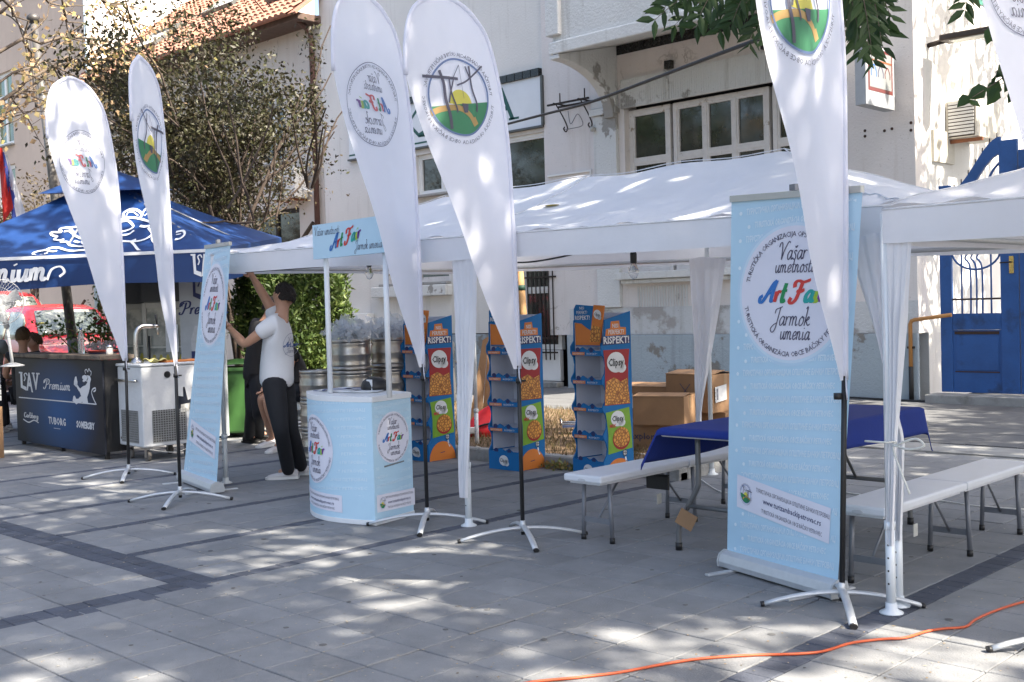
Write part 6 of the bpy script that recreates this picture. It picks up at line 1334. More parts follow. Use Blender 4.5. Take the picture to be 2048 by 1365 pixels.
for yy in (.16, 1.66):
    for s in (-1, 1):
        lg = MB().tube(catmull([(s*.22, yy, .69), (s*.22, yy, .44), (s*.235, yy, .37), (s*.34, yy, .20), (s*.365, yy, .14), (s*.37, yy, .02)], 4), .0165, 10).build('leg', tst, tb_); MB().tube([(s*.37, yy, .045), (s*.37, yy, 0)], .021, 10).build('foot_cap', black_pl, lg)
    MB().tube([(-.30, yy, .27), (.30, yy, .27)], .014, 8).build('cross_bar', tst, tb_)
    MB().tube([(0, yy, .27), (0, yy+(.35 if yy < 1 else -.35), .68)], .01, 8).build('brace', tst, tb_)
o = MB().box((-.055, -.002, -.05), (.055, .002, .05)).build('product_tag', card, tb_); o.location = (-.27, .1, .20); o.rotation_euler = (.1, .5, .3)
mb = MB(); mb.tube([(-.3, .15, .27), (-.27, .1, .25)], .002, 4); mb.build('tag_string', blk, tb_)
cloth = M('royal_blue_cloth', (.006, .026, .21), .85, 0, .06, 5, bump=.1, bscale=60)
def cl(i, j):
    u = -.37-.25+(.74+.45)*i; v = -.05+(1.86+.27)*j; x, y, z = u, v, .742
    ox = max(0, -.38-u, u-.38); oy = max(0, v-1.86)
    if ox: sx = math.copysign(1, u); k = ox; fl = .42 if sx < 0 else .08; x = sx*(.38+k*fl+.03*math.sin(v*7)*k*3); z -= k*(.88+.04*math.sin(v*5))
    if v < -.005: z -= (-.005-v)*.9; y = -.005+(v+.005)*.3
    if oy: y = 1.86+oy*.3; z -= oy*.85
    if u < -.38 and v < .25: y -= (-.38-u)*.15
    return (x, y, max(z, .45))
o = MB().grid(cl, 46, 60).build('blue_tablecloth', cloth, solid=.004); o.location = (-3.6, 5.32, 0); tag(o, 'royal blue cloth draped over the folding table', 'tablecloth')
# ================================================================ kegs
keg_m = M('keg_steel', (.50, .47, .43), .32, 1., .2, 7, bump=.08, bscale=12)
def keg(p, label, grp='steel beer kegs stacked behind the counter'):
    k = thing('beer_keg', label, 'keg', p, random.uniform(0, 6), grp)
    MB().lathe([(.17, .02), (.19, .03), (.197, .06), (.19, .075), (.197, .10), (.197, .13), (.203, .145), (.203, .16), (.197, .175), (.197, .21), (.19, .235), (.197, .25), (.19, .28), (.12, .292), (.05, .294)], 28).build('shell', keg_m, k)
    MB().lathe([(.19, 0), (.198, .004), (.194, .035), (.188, .035)], 28).build('bottom_rim', keg_m, k); MB().lathe([(.188, .262), (.195, .262), (.199, .298), (.19, .3)], 28, cap=False).build('top_rim', keg_m, k)
    MB().tube([(0, 0, .292), (0, 0, .302)], .03, 12).build('valve', steel, k); return k
ordn = ('lowest', 'second lowest', 'second from the top', 'topmost')
for (px_, dep, nn, nm) in ((701, 11.0, 4, 'left'), (780, 11.35, 4, 'right')):
    p = DP(px_, 700, dep); p[2] = 0
    for i in range(nn): keg(p+np.array([RNG.normal(0, .006), RNG.normal(0, .006), .303*i]), 'steel keg, %s in the %s tall stack behind the counter' % (ordn[i], nm))
p = DP(637, 700, 11.3); p[2] = 0
for i in range(3): keg(p+np.array([0, 0, .303*i]), 'steel keg, %s in the three-high stack left of the header post' % ('lowest', 'middle', 'topmost')[i])
kp = DP(600, 700, 12.1); kp[2] = 0
for i in range(2): keg(kp+np.array([0, 0, .303*i]), 'steel keg, %s of the pair the seated person sits on' % ('lower', 'upper')[i])
film = M('plastic_film', (.8, .83, .86), .12, 0, .05, 9, trans=.3, alpha=.35)
for px_, dep, lb in ((705, 11.0, 'crumpled clear plastic film on top of the left keg stack'), (778, 11.35, 'crumpled clear plastic film on top of the right keg stack')):
    p = DP(px_, 700, dep); p[2] = 1.213; n_ = 260; c = np.stack([RNG.normal(0, .10, n_), RNG.normal(0, .10, n_), np.abs(RNG.normal(0, .055, n_))+.035], 1); o = bpy.data.objects.new('plastic_wrap', leaves_mesh('plastic_wrap', c, .10, film, .7, fold=.9)); COL.objects.link(o); o.location = p; tag(o, lb, 'plastic film'); stuff(o)
# ================================================================ green bin
gb = G(481, 873); gb[2] = 0; gbn = M('bin_green', (.04, .12, .028), .5, 0, .1, 5)
o = thing('wheelie_bin', 'green wheelie bin beside the leaning banner', 'bin', gb, math.atan2(rh[1], rh[0])+.15)
def bsec(z): k = z/.86; return (.17+.045*k, .20+.05*k)
vs = []; fs = []
for z in (.06, .3, .6, .84): a, c = bsec(z); vs += [(-a, -c, z), (a, -c, z), (a, c, z), (-a, c, z)]
for r in range(3): fs += [(r*4+k, r*4+(k+1) % 4, r*4+4+(k+1) % 4, r*4+4+k) for k in range(4)]
MB().add(vs, fs+[(3, 2, 1, 0)]).build('body', gbn, o, bev=.025); MB().box((-.235, -.27, .80), (.235, .27, .85)).build('rim', gbn, o, bev=.012)
MB().grid(lambda i, j: (.235*(2*i-1), .28*(2*j-1), .855+.06*math.sin(math.pi*i)*.6+.05*math.sin(math.pi*min(1, j*1.1))), 10, 10).build('lid', gbn, o, solid=.012); MB().tube([(-.16, .3, .83), (.16, .3, .83)], .014, 8).build('handle', gbn, o)
for s in (-1, 1): MB().tube([(s*.2, .2, .1), (s*.245, .2, .1)], .1, 18).build('wheel', tyre, o)
# ================================================================ cardboard boxes
def box(p, w, d, h, rz, label, z=0., marks=True, flap=0.):
    b = thing('cardboard_box', label, 'box', (p[0], p[1], z), rz, 'cardboard boxes behind the benches')
    MB().box((-w/2, -d/2, 0), (w/2, d/2, h)).build('box_body', card, b, bev=.006)
    MB().obox((-w/2-.003, -d/2-.003, h+.001), (w*1.006, 0, 0), (0, d*.5, flap), (0, 0, .005)).build('flap', card, b); MB().obox((-w/2-.003, d/2+.003, h+.001), (w*1.006, 0, 0), (0, -d*.495, flap*.6), (0, 0, .005)).build('flap', card, b)
    MB().box((-w/2-.002, -.025, h-.12), (-w/2-.0005, .025, h)).box((w/2+.0005, -.025, h-.12), (w/2+.002, .025, h)).build('tape', M('tape_brown', (.25, .17, .1), .4), b)
    return b
br_ = math.atan2(rh[1], rh[0])
def bp(px_, dep): p = DP(px_, 700, dep); p[2] = 0; return p
b1_ = box(bp(1308, 11.05), .60, .45, .25, br_-.55, 'large brown box with black print, lowest at the left of the pile', .07)
decal('print_lettering', [at2(text2d('explore', .09, wid=.3, bold=.015), -.02, .10)], plane_map((0, -.226, 0), (1, 0, 0), (0, 0, 1)), ink, b1_)
box(bp(1326, 10.8), .50, .40, .27, br_-.42, 'plain brown box on top of the printed one, nearest the blue table', .325, flap=.02)
b3_ = box(bp(1314, 11.6), .58, .40, .27, br_-.62, 'flat brown box with a white barcode label, behind the plain box', .36, flap=.03); decal('label', [poly2d([(-.26, .05), (-.18, .05), (-.18, .2), (-.26, .2)])], plane_map((0, -.201, 0), (1, 0, 0), (0, 0, 1)), paper, b3_)
box(bp(1320, 11.65), .6, .42, .285, br_-.6, 'brown box at the bottom of the rear row, left', .07)
b4_ = box(bp(1402, 11.2), .54, .46, .37, br_-.75, 'highest brown box with printed handling symbols, behind the tent leg', .40, flap=.03)
decal('symbols', [ribbon([(-.10, .14), (.02, .28)], .008, 0, False), ribbon([(.02, .14), (-.10, .28)], .008, 0, False), poly2d([(-.12, .11), (.05, .11), (.05, .118), (-.12, .118)])], plane_map((0, -.231, 0), (1, 0, 0), (0, 0, 1)), ink, b4_)
sm4 = plane_map((.281, 0, 0), (0, 1, 0), (0, 0, 1)); decal('shipping_label', [poly2d([(-.20, .10), (0, .12), (0, .27), (-.20, .25)])], sm4, paper, b4_, .003); decal('arrow_symbol', [poly2d([(.08, .16), (.16, .16), (.16, .17), (.08, .17)]), poly2d([(.105, .18), (.12, .18), (.12, .26), (.135, .26), (.112, .30), (.09, .26), (.105, .26)])], sm4, ink, b4_, .003); decal('barcode', [poly2d([(-.18, .13+.012*k), (-.15, .13+.012*k), (-.15, .137+.012*k), (-.18, .137+.012*k)]) for k in range(9)], sm4, ink, b4_, .005)
box(bp(1420, 11.3), .60, .50, .325, br_-.7, 'brown box under the highest one, half hidden by the blue table', .07)
# tall folded cardboard, red bag, adapter, cart
p = G(938, 862); p[2] = .07; o = thing('folded_cardboard', 'tall folded brown cardboard leaning behind the middle snack stand', 'cardboard', p, br_-.1)
for k, q in enumerate(([(0, 0), (.15, 0), (.26, 1.06), (.19, 1.02)], [(.153, 0), (.31, 0), (.34, .98), (.263, 1.06)])): MB().prism(q, (0, .03*k, 0), (1, 0, 0), (0, .06, 1), (0, .014, 0)).build('panel', card, o)
rdm = M('bag_red_nylon', (.50, .012, .02), .55, 0, .12, 6); p = G(978, 884); p[2] = .07; o = thing('red_bag', 'slumped red nylon bag beside the middle snack stand', 'bag', p, br_)
MB().grid(lambda i, j: ((.30*(1-j**1.6)**.75)*math.cos(2*math.pi*i)*(1+.12*math.sin(i*19+j*5))-.02+.1*j, (.15*(1-j**1.6)**.75)*math.sin(2*math.pi*i)*(1+.2*math.sin(j*8)), .42*j*(1+.15*math.cos(2*math.pi*i))), 28, 14).build('bag_body', rdm, o); MB().tube(catmull([(-.22, -.1, .05), (-.1, -.16, .12), (.05, -.16, .16), (.2, -.12, .24)], 5), .012, 6).build('strap', black_pl, o)
p = G(947, 890); o = thing('power_adapter', 'white power adapter lying at the kerb beside the red bag', 'adapter', (p[0], p[1], .12), br_); MB().box((-.05, -.03, .0), (.03, .03, .07)).build('block', framen, o, bev=.012)
wc = M('white_cable', (.62, .62, .6), .5); P = [G(952, 893, .13)]+[np.array([*G(x, y, .085)[:2], .085]) for x, y in ((975, 900), (1010, 905), (1060, 905), (1100, 908), (1165, 912), (1240, 905), (1300, 910))]
o = tag(MB().tube(catmull([q-P[0] for q in P], 6), .006, 6).build('extension_cable', wc), 'thin white cable lying in the dry grass behind the snack stands', 'cable'); o.location = P[0]
for pts, lb in (([(1380, 945), (1405, 962), (1445, 985), (1500, 985), (1600, 975)], 'thin white cable on the paving under the table'), ([(1690, 985), (1740, 992), (1850, 998), (1950, 1012), (2060, 1020)], 'thin white cable on the paving behind the right bench')):
    P = [G(*q, .006) for q in pts]; o = tag(MB().tube(catmull([q-P[0] for q in P], 6), .006, 6).build('extension_cable', wc), lb, 'cable'); o.location = P[0]
p = G(1150, 868, .07); o = thing('folding_trolley', 'folded blue-black trolley lying in the dry grass', 'trolley', p, br_); tb2_ = M('trolley_blue', (.03, .045, .10), .5, .2)
MB().box((-.14, -.1, .08), (.2, .1, .10)).build('platform', tb2_, o); MB().tube([(-.15, -.1, .12), (.2, -.1, .12)], .01, 8).tube([(-.15, .1, .12), (.2, .1, .12)], .01, 8).build('side_rail', steel, o); MB().tube([(-.15, -.1, .08), (-.15, -.1, .16), (-.15, .1, .16), (-.15, .1, .08)], .01, 8).build('end_hoop', steel, o)
for y in (-.1, .1): MB().tube([(.12, y-.012, .04), (.12, y+.012, .04)], .04, 14).build('wheel', tyre, o)
# stakes of the young tree
wood = M('stake_wood', (.36, .21, .09), .75, 0, .2, 5, bump=.2, bscale=30)
for (a, c_, dep, lb) in (((1000, 690), (972, 535), 13.2, 'leaning round wooden tree stake behind the middle snack stand'), ((1052, 690), (1039, 530), 13.3, 'upright round wooden tree stake before the barred window')):
    t0, t1 = DP(*a, dep), DP(*c_, dep); dv = (t1-t0)/(t1[2]-t0[2]); base = t0-dv*(t0[2]-.07); o = thing('tree_stake', lb, 'stake', base, 0, 'wooden tree stakes'); MB().tube([(0, 0, 0), tuple(dv*2.15)], .042, 12).build('stake', wood, o); MB().tube([tuple(dv*1.60), tuple(dv*1.66)], .047, 12).build('tie_band', M('tie_green', (.02, .07, .045), .6), o)
# bicycle
p = G(897, 806); p[2] = 0; o = thing('bicycle', 'bicycle leaning by the wall, its rear wheel showing left of the tent curtain', 'bicycle', p, br_+.2)
for x in (0, -1.02):
    w = MB().tube([(x+.33*math.cos(a), 0, .34+.33*math.sin(a)) for a in np.linspace(0, 2*math.pi, 33)], .02, 8, cap=False).build('wheel', tyre, o); MB().tube([(x+.305*math.cos(a), 0, .34+.305*math.sin(a)) for a in np.linspace(0, 2*math.pi, 33)], .009, 6, cap=False).build('rim', M('rim_blue', (.03, .06, .18), .35, .4), w)
    mb = MB()
    for k in range(18): a = 2*math.pi*k/18; mb.tube([(x, .02*(-1)**k, .34), (x+.3*math.cos(a), 0, .34+.3*math.sin(a))], .0018, 4, cap=False)
    mb.build('spokes', steel, w)
fb = M('bike_frame', (.03, .035, .05), .35, .3); bb = (-.45, 0, .3); se = (-.30, 0, .82); hdv = (-.93, 0, .88)
for a, c_ in (((0, 0, .34), bb), ((0, 0, .34), se), (bb, se), (bb, (-.95, 0, .72)), (se, hdv), ((-.90, 0, .95), (-1.02, 0, .34))): MB().tube([a, c_], .015, 8).build('frame_tube', fb, o)
MB().box((-.42, -.07, .90), (-.17, .07, .95)).build('saddle', black_pl, o, bev=.02); MB().tube([(-.30, 0, .8), (-.29, 0, .9)], .012, 8).build('seat_post', steel, o); MB().tube([(-.9, -.28, .98), (-.95, 0, 1.0), (-.9, .28, .98)], .012, 8).build('handlebar', black_pl, o)
p = DP(893, 700, 17.2); p[2] = 0; o = tag(MB().lathe([(.13, 0), (.13, .95), (.1, 1.0), (0, 1.01)], 18).build('steel_bollard', steel), 'wide grey steel bollard behind the left snack stand', 'bollard'); o.location = p
# ================================================================ orange cable over the paving
P = [G(x, y, .008) for x, y in ((900, 1395), (980, 1382), (1060, 1365), (1150, 1356), (1240, 1345), (1320, 1330), (1400, 1318), (1500, 1311), (1600, 1308), (1650, 1302), (1700, 1287), (1760, 1279), (1810, 1276), (1850, 1264), (1885, 1258), (1930, 1254), (1950, 1240), (1990, 1222), (2048, 1204), (2150, 1180))]
o = tag(MB().tube(catmull([q-P[0] for q in P], 5), .006, 8).build('orange_power_cable', M('cord_orange', (.50, .085, .025), .5, 0, .04, 9)), 'orange extension cord snaking across the paving in the foreground', 'cord'); o.location = P[0]
P = [np.array([*G(x, y)[:2], .03]) for x, y in ((900, 764), (1075, 769), (1300, 780), (1500, 789), (1700, 800), (1770, 804), (1858, 808), (2060, 813))]
o = tag(MB().tube(catmull([q-P[0] for q in P], 4), .02, 6).build('ground_cable', blk), 'black cable running along the foot of the house wall', 'cable'); o.location = P[0]
o = tag(MB().box((-.09, -.01, 0), (.09, .01, .09)).box((-.09, -.012, .0901), (.09, .012, .10)).build('black_case', black_pl, bev=.01), 'small black case hanging under the left bench', 'case'); o.location = (-4.52, 6.02, .24)
# ================================================================ people
skin = M('skin', (.50, .27, .175), .5, 0, .08, 9); skin2 = M('skin_tan', (.36, .19, .12), .5, 0, .08, 9); tee = M('tee_white', (.80, .80, .82), .8, 0, .03, 5, bump=.15, bscale=14, trans=.08); trous = M('trousers_black', (.012, .013, .017), .8, 0, .1, 8, bump=.15, bscale=20); shoe = M('sneaker_white', (.60, .58, .58), .6, 0, .05, 12); hair_d = M('hair_dark', (.016, .011, .009), .7, 0, .3, 40, bump=.6, bscale=90); hair_b = M('hair_brown', (.09, .05, .02), .7, 0, .3, 40, bump=.6, bscale=90); blackt = M('tee_black', (.012, .011, .012), .85, 0, .1, 8, bump=.15, bscale=14)
def skin_mesh(name, verts, edges, radii, mat, parent, root=0, sub=2, origin=None):
    me = bpy.data.meshes.new(name); og = np.array(origin) if origin is not None else np.zeros(3)
    me.from_pydata([tuple(np.array(v)-og) for v in verts], edges, []); o = bpy.data.objects.new(name, me); COL.objects.link(o)
    md = o.modifiers.new('skin', 'SKIN'); md.use_smooth_shade = True; sv = me.skin_vertices[0].data
    for i, r in enumerate(radii):
        sv[i].radius = r if hasattr(r, '__len__') else (r, r); sv[i].use_root = i == root
    ms = o.modifiers.new('sub', 'SUBSURF'); ms.levels = ms.render_levels = sub
    bpy.context.view_layer.update(); m2 = bpy.data.meshes.new_from_object(o.evaluated_get(bpy.context.evaluated_depsgraph_get())); m2.materials.clear(); m2.materials.append(mat)
    o.modifiers.clear(); o.data = m2; o.parent = parent; bpy.data.meshes.remove(me); m2.name = name
    for p in m2.polygons: p.use_smooth = True
    return o
def lerp(a, b, t): return np.array(a)*(1-t)+np.array(b)*t
def person(J, label, tops, legs_m, hairm, sk=skin, sleeve=.55, face=(0, 1, 0), shoes=shoe, shorts=False, hands=True, group=None):
    """J: joint name -> world point. One continuous body, clothes and hair as children"""
    J = {k: np.array(v, float) for k, v in J.items()}; base = (J['anL']+J['anR'])/2; base[2] = min(J['anL'][2], J['anR'][2])-.08
    P = thing('person', label, 'person', base, 0, group); og = base; face = np.array(face, float); face /= np.linalg.norm(face)
    V = []; E = []; Rr = []; ix = {}
    def add(n, p, r, par=None):
        V.append(np.array(p)); Rr.append(r); ix[n] = len(V)-1
        if par is not None: E.append((ix[par], ix[n]))
    J['hd'] = J['head']; up_ = (J['head']-J['neck']); up_ /= np.linalg.norm(up_)
    add('pel', J['pelvis'], .07); add('wa', lerp(J['pelvis'], J['chest'], .5), .105, 'pel'); add('ch', J['chest'], .125, 'wa'); add('nk', J['neck'], .057, 'ch')
    add('sk0', J['neck']+up_*.075+face*.01, .058, 'nk'); add('sk1', J['head']-up_*.02+face*.012, (.082, .088), 'sk0'); add('sk2', J['head']+up_*.05, (.083, .092), 'sk1'); add('sk3', J['head']+up_*.105-face*.01, .055, 'sk2')
    add('nose', J['head']-up_*.025+face*.112, .012, 'sk1')
    ear = np.cross(up_, face)
    for s, n in ((1, 'e1'), (-1, 'e2')): add(n, J['head']-up_*.01+ear*s*.093, (.012, .02), 'sk1')
    for s in 'LR':
        add('sh'+s, J['sh'+s], .062, 'ch'); add('ua'+s, lerp(J['sh'+s], J['el'+s], .5), .05, 'sh'+s); add('el'+s, J['el'+s], .041, 'ua'+s); add('fa'+s, lerp(J['el'+s], J['ha'+s], .35), .042, 'el'+s); add('wr'+s, lerp(J['el'+s], J['ha'+s], .86), .026, 'fa'+s); d = J['ha'+s]-J['el'+s]; d /= np.linalg.norm(d); add('pa'+s, J['ha'+s]+d*.03, (.036, .02), 'wr'+s)
        if hands:
            sd1 = np.cross(d, face); sd1 = sd1/(np.linalg.norm(sd1)+1e-6); pal = np.cross(sd1, d)
            for k in range(4):
                q = J['ha'+s]+d*.055+sd1*(-.03+.02*k); Lf = (.03, .036, .034, .026)[k]; add('f%d%s' % (k, s), q, .0095, 'pa'+s); add('g%d%s' % (k, s), q+d*Lf+pal*.008, .0085, 'f%d%s' % (k, s)); add('h%d%s' % (k, s), q+d*Lf*1.7+pal*.028, .007, 'g%d%s' % (k, s))
            q = J['ha'+s]+d*.01+sd1*.04; add('t0'+s, q, .011, 'pa'+s); add('t1'+s, q+d*.035+sd1*.018+pal*.012, .009, 't0'+s)
        add('hp'+s, J['hip'+s], .055, 'pel'); add('th'+s, lerp(J['hip'+s], J['kn'+s], .45), .078, 'hp'+s); add('kn'+s, J['kn'+s], .055, 'th'+s); add('cf'+s, lerp(J['kn'+s], J['an'+s], .35), .054, 'kn'+s); add('an'+s, J['an'+s], .036, 'cf'+s); add('to'+s, lerp(J['an'+s], J['toe'+s], .5), .022, 'an'+s)
    skin_mesh('body', V, E, Rr, sk, P, 0, 2, og)
    def sub(name, names, grow_, mat, extra=()):
        v = []; e = []; r = []; mp = {}
        for n in names: mp[n] = len(v); v.append(V[ix[n]]); q = Rr[ix[n]]; q = max(q) if hasattr(q, '__len__') else q; r.append(q+grow_.get(n, grow_['*']))
        for a, b in E:
            na = [k for k in names if ix[k] == a]; nb = [k for k in names if ix[k] == b]
            if na and nb: e.append((mp[na[0]], mp[nb[0]]))
        for n, par_, p, rad in extra: mp[n] = len(v); v.append(np.array(p)); r.append(rad); e.append((mp[par_], mp[n]))
        return skin_mesh(name, v, e, r, mat, P, 0, 2, og)
    sl = [(n+s, 'sh'+s, lerp(J['sh'+s], J['el'+s], sleeve), .070) for n in ('sl',) for s in 'LR']
    shirt = sub('shirt', ['ch', 'wa', 'pel', 'shL', 'shR'], {'*': .028, 'shL': .022, 'shR': .022, 'wa': .05, 'pel': .088}, tops, sl+[('hem', 'pel', J['pelvis']-np.array([0, 0, .13]) if not shorts else J['pelvis']-np.array([0, 0, .05]), .165), ('col', 'ch', lerp(J['chest'], J['neck'], .72), .062)])
    kn = .62 if shorts else 1
    if shorts: sub('shorts', ['pel', 'hpL', 'hpR'], {'*': .055}, legs_m, [('k'+s, 'hp'+s, lerp(J['hip'+s], J['kn'+s], .8), .095) for s in 'LR'])
    else: sub('trousers', ['pel', 'hpL', 'hpR', 'thL', 'thR', 'knL', 'knR', 'cfL', 'cfR'], {'*': .022, 'pel': .05, 'hpL': .055, 'hpR': .055, 'knL': .016, 'knR': .016, 'cfL': .016, 'cfR': .016}, legs_m, [('c'+s, 'cf'+s, J['an'+s]+np.array([0, 0, -.035]), .062) for s in 'LR'])
    for s in 'LR':
        a, t = J['an'+s], J['toe'+s]; d = t-a; d[2] = 0; d /= np.linalg.norm(d); zf = a[2]-.085 if not shorts else min(a[2], t[2])-.085
        sd1 = np.cross([0, 0, 1], d); so = a-np.array([0, 0, .08])-og
        shp = [(-.085, .036, .075), (-.06, .042, .09), (0, .045, .085), (.06, .048, .065), (.12, .052, .052), (.17, .046, .042), (.20, .025, .03)]
        vs = []; n = 10
        dz = (t[2]-.03-(a[2]-.08))/.19
        for x, w, h in shp:
            for k in range(n): g_ = 2*math.pi*k/n; vs.append(so+d*x+sd1*w*math.cos(g_)+np.array([0, 0, x*dz*.7+h*.5+h*.5*math.sin(g_)-.002]))
        fs = [(i*n+k, i*n+(k+1) % n, (i+1)*n+(k+1) % n, (i+1)*n+k) for i in range(len(shp)-1) for k in range(n)]+[tuple(range(n))[::-1], tuple((len(shp)-1)*n+k for k in range(n))]
        sh = MB().add(vs, fs, True).build('shoe', shoes, P, sub=1)
        vs = []
        for x, w, h in shp:
            for yy, zz in ((-1, 0), (1, 0), (1, .022), (-1, .022)): vs.append(so+d*(x*1.03)+sd1*(w*1.08*yy)+np.array([0, 0, x*dz*.7+zz-.004]))
        fs = [(i*4+k, i*4+(k+1) % 4, (i+1)*4+(k+1) % 4, (i+1)*4+k) for i in range(len(shp)-1) for k in range(4)]+[(3, 2, 1, 0), tuple(len(shp)*4-4+k for k in range(4))]
        MB().add(vs, fs).build('sole', framen if shoes is shoe else black_pl, sh)
    # hair: cap over the skull, open towards the face
    hb = J['head']+up_*.035-face*.012-og; mb = MB(); side_ = ear
    def hp_(i, j, k=1.):
        a = 2*math.pi*i; q = min(1, max(0, (math.cos(a)+.35)/1.1)); q = q*q*(3-2*q); lo = -.62+1.25*q; e_ = lo+(math.pi/2-lo)*j
        r = (.099+.004*math.sin(a*9+e_*7)+.003*math.sin(a*23))*k
        return hb+(face*math.cos(a)*1.05+side_*math.sin(a)*.92)*r*math.cos(e_)+up_*(r*1.06*math.sin(e_))
    mb.grid(hp_, 40, 16).build('hair', hairm, P)
    st = MB()
    for _ in range(900):
        a, b = random.random(), random.random()**1.3; p = np.array(hp_(a, b)); o = p-hb; o /= np.linalg.norm(o); d = o*.55-up_*.35*(1-b)+np.array([random.gauss(0, .3) for _ in range(3)]); d /= np.linalg.norm(d); w = np.cross(d, o); w /= (np.linalg.norm(w)+1e-6); Ls = random.uniform(.012, .026)
        st.add([p-w*.0018-o*.004, p+w*.0018-o*.004, p+d*Ls], [(0, 1, 2)])
    stuff(st.build('hair_strands', hairm, P))
    return P, shirt
DM = 9.75
def Jp(x, y, dz=0.): return DP(x, y, DM+dz)
feetL, feetR = G(578, 958), G(604, 950)
man = dict(pelvis=Jp(553, 752), chest=Jp(556, 668), neck=Jp(566, 627, -.0), head=Jp(567, 598, .03), shL=Jp(552, 634, .16), elL=Jp(528, 592, .12), haL=Jp(503, 551, .05), shR=Jp(545, 648, -.18), elR=Jp(489, 690, -.16), haR=Jp(458, 655, -.05), hipL=Jp(548, 772, -.10), knL=Jp(562, 862, -.12), anL=feetL+np.array([0, 0, .085]), toeL=np.append(feetL[:2]+(-rh[:2]*.19), .03), hipR=Jp(566, 772, .10), knR=Jp(582, 862, .10), anR=feetR+np.array([0, 0, .085]), toeR=np.append(feetR[:2]+(-rh[:2]*.17+fh[:2]*.08), .03))
mp_, shirt = person(man, 'man in a white t-shirt and black trousers reaching up to the tent corner', tee, trous, hair_d, face=tuple(-rh*.8+fh*.6))
# print on the back of the shirt, laid onto the cloth
from mathutils.bvhtree import BVHTree
bvh = BVHTree.FromPolygons([v.co for v in shirt.data.vertices], [p.vertices for p in shirt.data.polygons])
nb = (rh*.55-fh*.85); nb /= np.linalg.norm(nb); eu = np.cross([0, 0, 1], nb); eu /= np.linalg.norm(eu); og_ = np.array(mp_.location); cb = DP(576, 690, DM)-og_
def back(u, v, d=0.):
    o = Vector(cb+eu*u+np.array([0, 0, v])+nb*.4); h = bvh.ray_cast(o, Vector(-nb)); p = np.array(h[0]) if h[0] is not None else np.array(o)-nb*.4; return p+nb*(d+.003)
decal('shirt_print', [at2(disc2d(.10, 36, 1, (0, 0), .097), 0, 0), at2(script('Vašar', .04, .06)[0], 0, .03), at2(script('Jarmok', .04, .06)[0], 0, -.065)], back, M('shirt_ink', (.30, .31, .40), .7), mp_); decal('shirt_print', [at2(script('Art Fair', .045, .15)[0], 0, -.015)], back, M('shirt_blue', (.10, .16, .36), .7), mp_)
# person in black standing behind him
D2_ = 12.5; Q = lambda x, y, dz=0.: DP(x, y, D2_+dz); fa, fb_ = G(498, 886), G(520, 880)
person(dict(pelvis=Q(512, 745), chest=Q(520, 672), neck=Q(532, 640), head=Q(545, 614), shL=Q(514, 648, .1), elL=Q(500, 700, .1), haL=Q(505, 745, .0), shR=Q(534, 650, -.12), elR=Q(540, 700, -.1), haR=Q(530, 745, -.1), hipL=Q(508, 765, .05), knL=Q(503, 825, .05), anL=fa+np.array([0, 0, .085]), toeL=np.append(fa[:2]+rh[:2]*.15-fh[:2]*.1, .03), hipR=Q(518, 765, -.08), knR=Q(516, 825, -.05), anR=fb_+np.array([0, 0, .085]), toeR=np.append(fb_[:2]+rh[:2]*.17, .03)), 'person in black t-shirt and black trousers standing behind the man', blackt, trous, hair_d, skin2, face=tuple(rh), shoes=M('shoe_black', (.012, .012, .013), .5))
# seated person on the kegs, bare legs
D3 = 12.0; Q = lambda x, y, dz=0.: DP(x, y, D3+dz); fa, fb_ = G(545, 893), G(562, 903)
person(dict(pelvis=Q(596, 778), chest=Q(586, 722), neck=Q(572, 690), head=Q(562, 664), shL=Q(576, 700, .14), elL=Q(560, 740, .14), haL=Q(530, 775, .08), shR=Q(584, 706, -.14), elR=Q(578, 745, -.14), haR=Q(545, 782, -.1), hipL=Q(590, 782, .09), knL=Q(522, 795, .08), anL=fa+np.array([0, 0, .09]), toeL=np.append(fa[:2]-rh[:2]*.12-fh[:2]*.12, .03), hipR=Q(594, 784, -.08), knR=Q(532, 800, -.1), anR=fb_+np.array([0, 0, .09]), toeR=np.append(fb_[:2]-rh[:2]*.10-fh[:2]*.14, .03)), 'person in black shirt and shorts sitting on kegs, wearing white sneakers', blackt, trous, hair_d, skin, face=tuple(-rh*.8-fh*.3), shorts=True)
# woman behind the bar, seen from behind; person in pink beyond; standing customer at the edge
def seated(px_, py_, dep, label, topm, hairm, skn, face, stand=False, sleeve=.1):
    h = DP(px_, py_, dep); f = np.array(face, float); f /= np.linalg.norm(f); s = np.cross([0, 0, 1], f); H = h[2]; u = np.array([0, 0, 1.]); gl = lambda a, b, z: np.array([h[0], h[1], 0])+s*a+f*b+u*z
    zp = H-.72; zk = zp if not stand else zp*.53; kn = .42 if not stand else .02
    person(dict(head=h, neck=h-u*.15-f*.02, chest=h-u*.34-f*.03, pelvis=gl(0, -.03, zp), shL=gl(.17, -.02, H-.24), shR=gl(-.17, -.02, H-.24), elL=gl(.24, .05, H-.50), elR=gl(-.24, .05, H-.50), haL=gl(.16, .27, H-.52), haR=gl(-.16, .27, H-.52), hipL=gl(.09, 0, zp-.02), hipR=gl(-.09, 0, zp-.02), knL=gl(.11, kn, zk), knR=gl(-.11, kn, zk), anL=gl(.11, kn-.02, .09), anR=gl(-.11, kn-.02, .09), toeL=gl(.12, kn+.17, .03), toeR=gl(-.12, kn+.17, .03)), label, topm, trous, hairm, skn, sleeve, face)
seated(46, 676, 14.7, 'woman with short brown hair in a black top, seen from behind at the bar', blackt, hair_b, skin2, fh*.9-rh*.2)
seated(68, 686, 15.6, 'person in a bright pink top behind the woman in black', M('top_pink', (.65, .06, .16), .8), hair_b, skin2, -fh*.4-rh*.8, sleeve=.5)
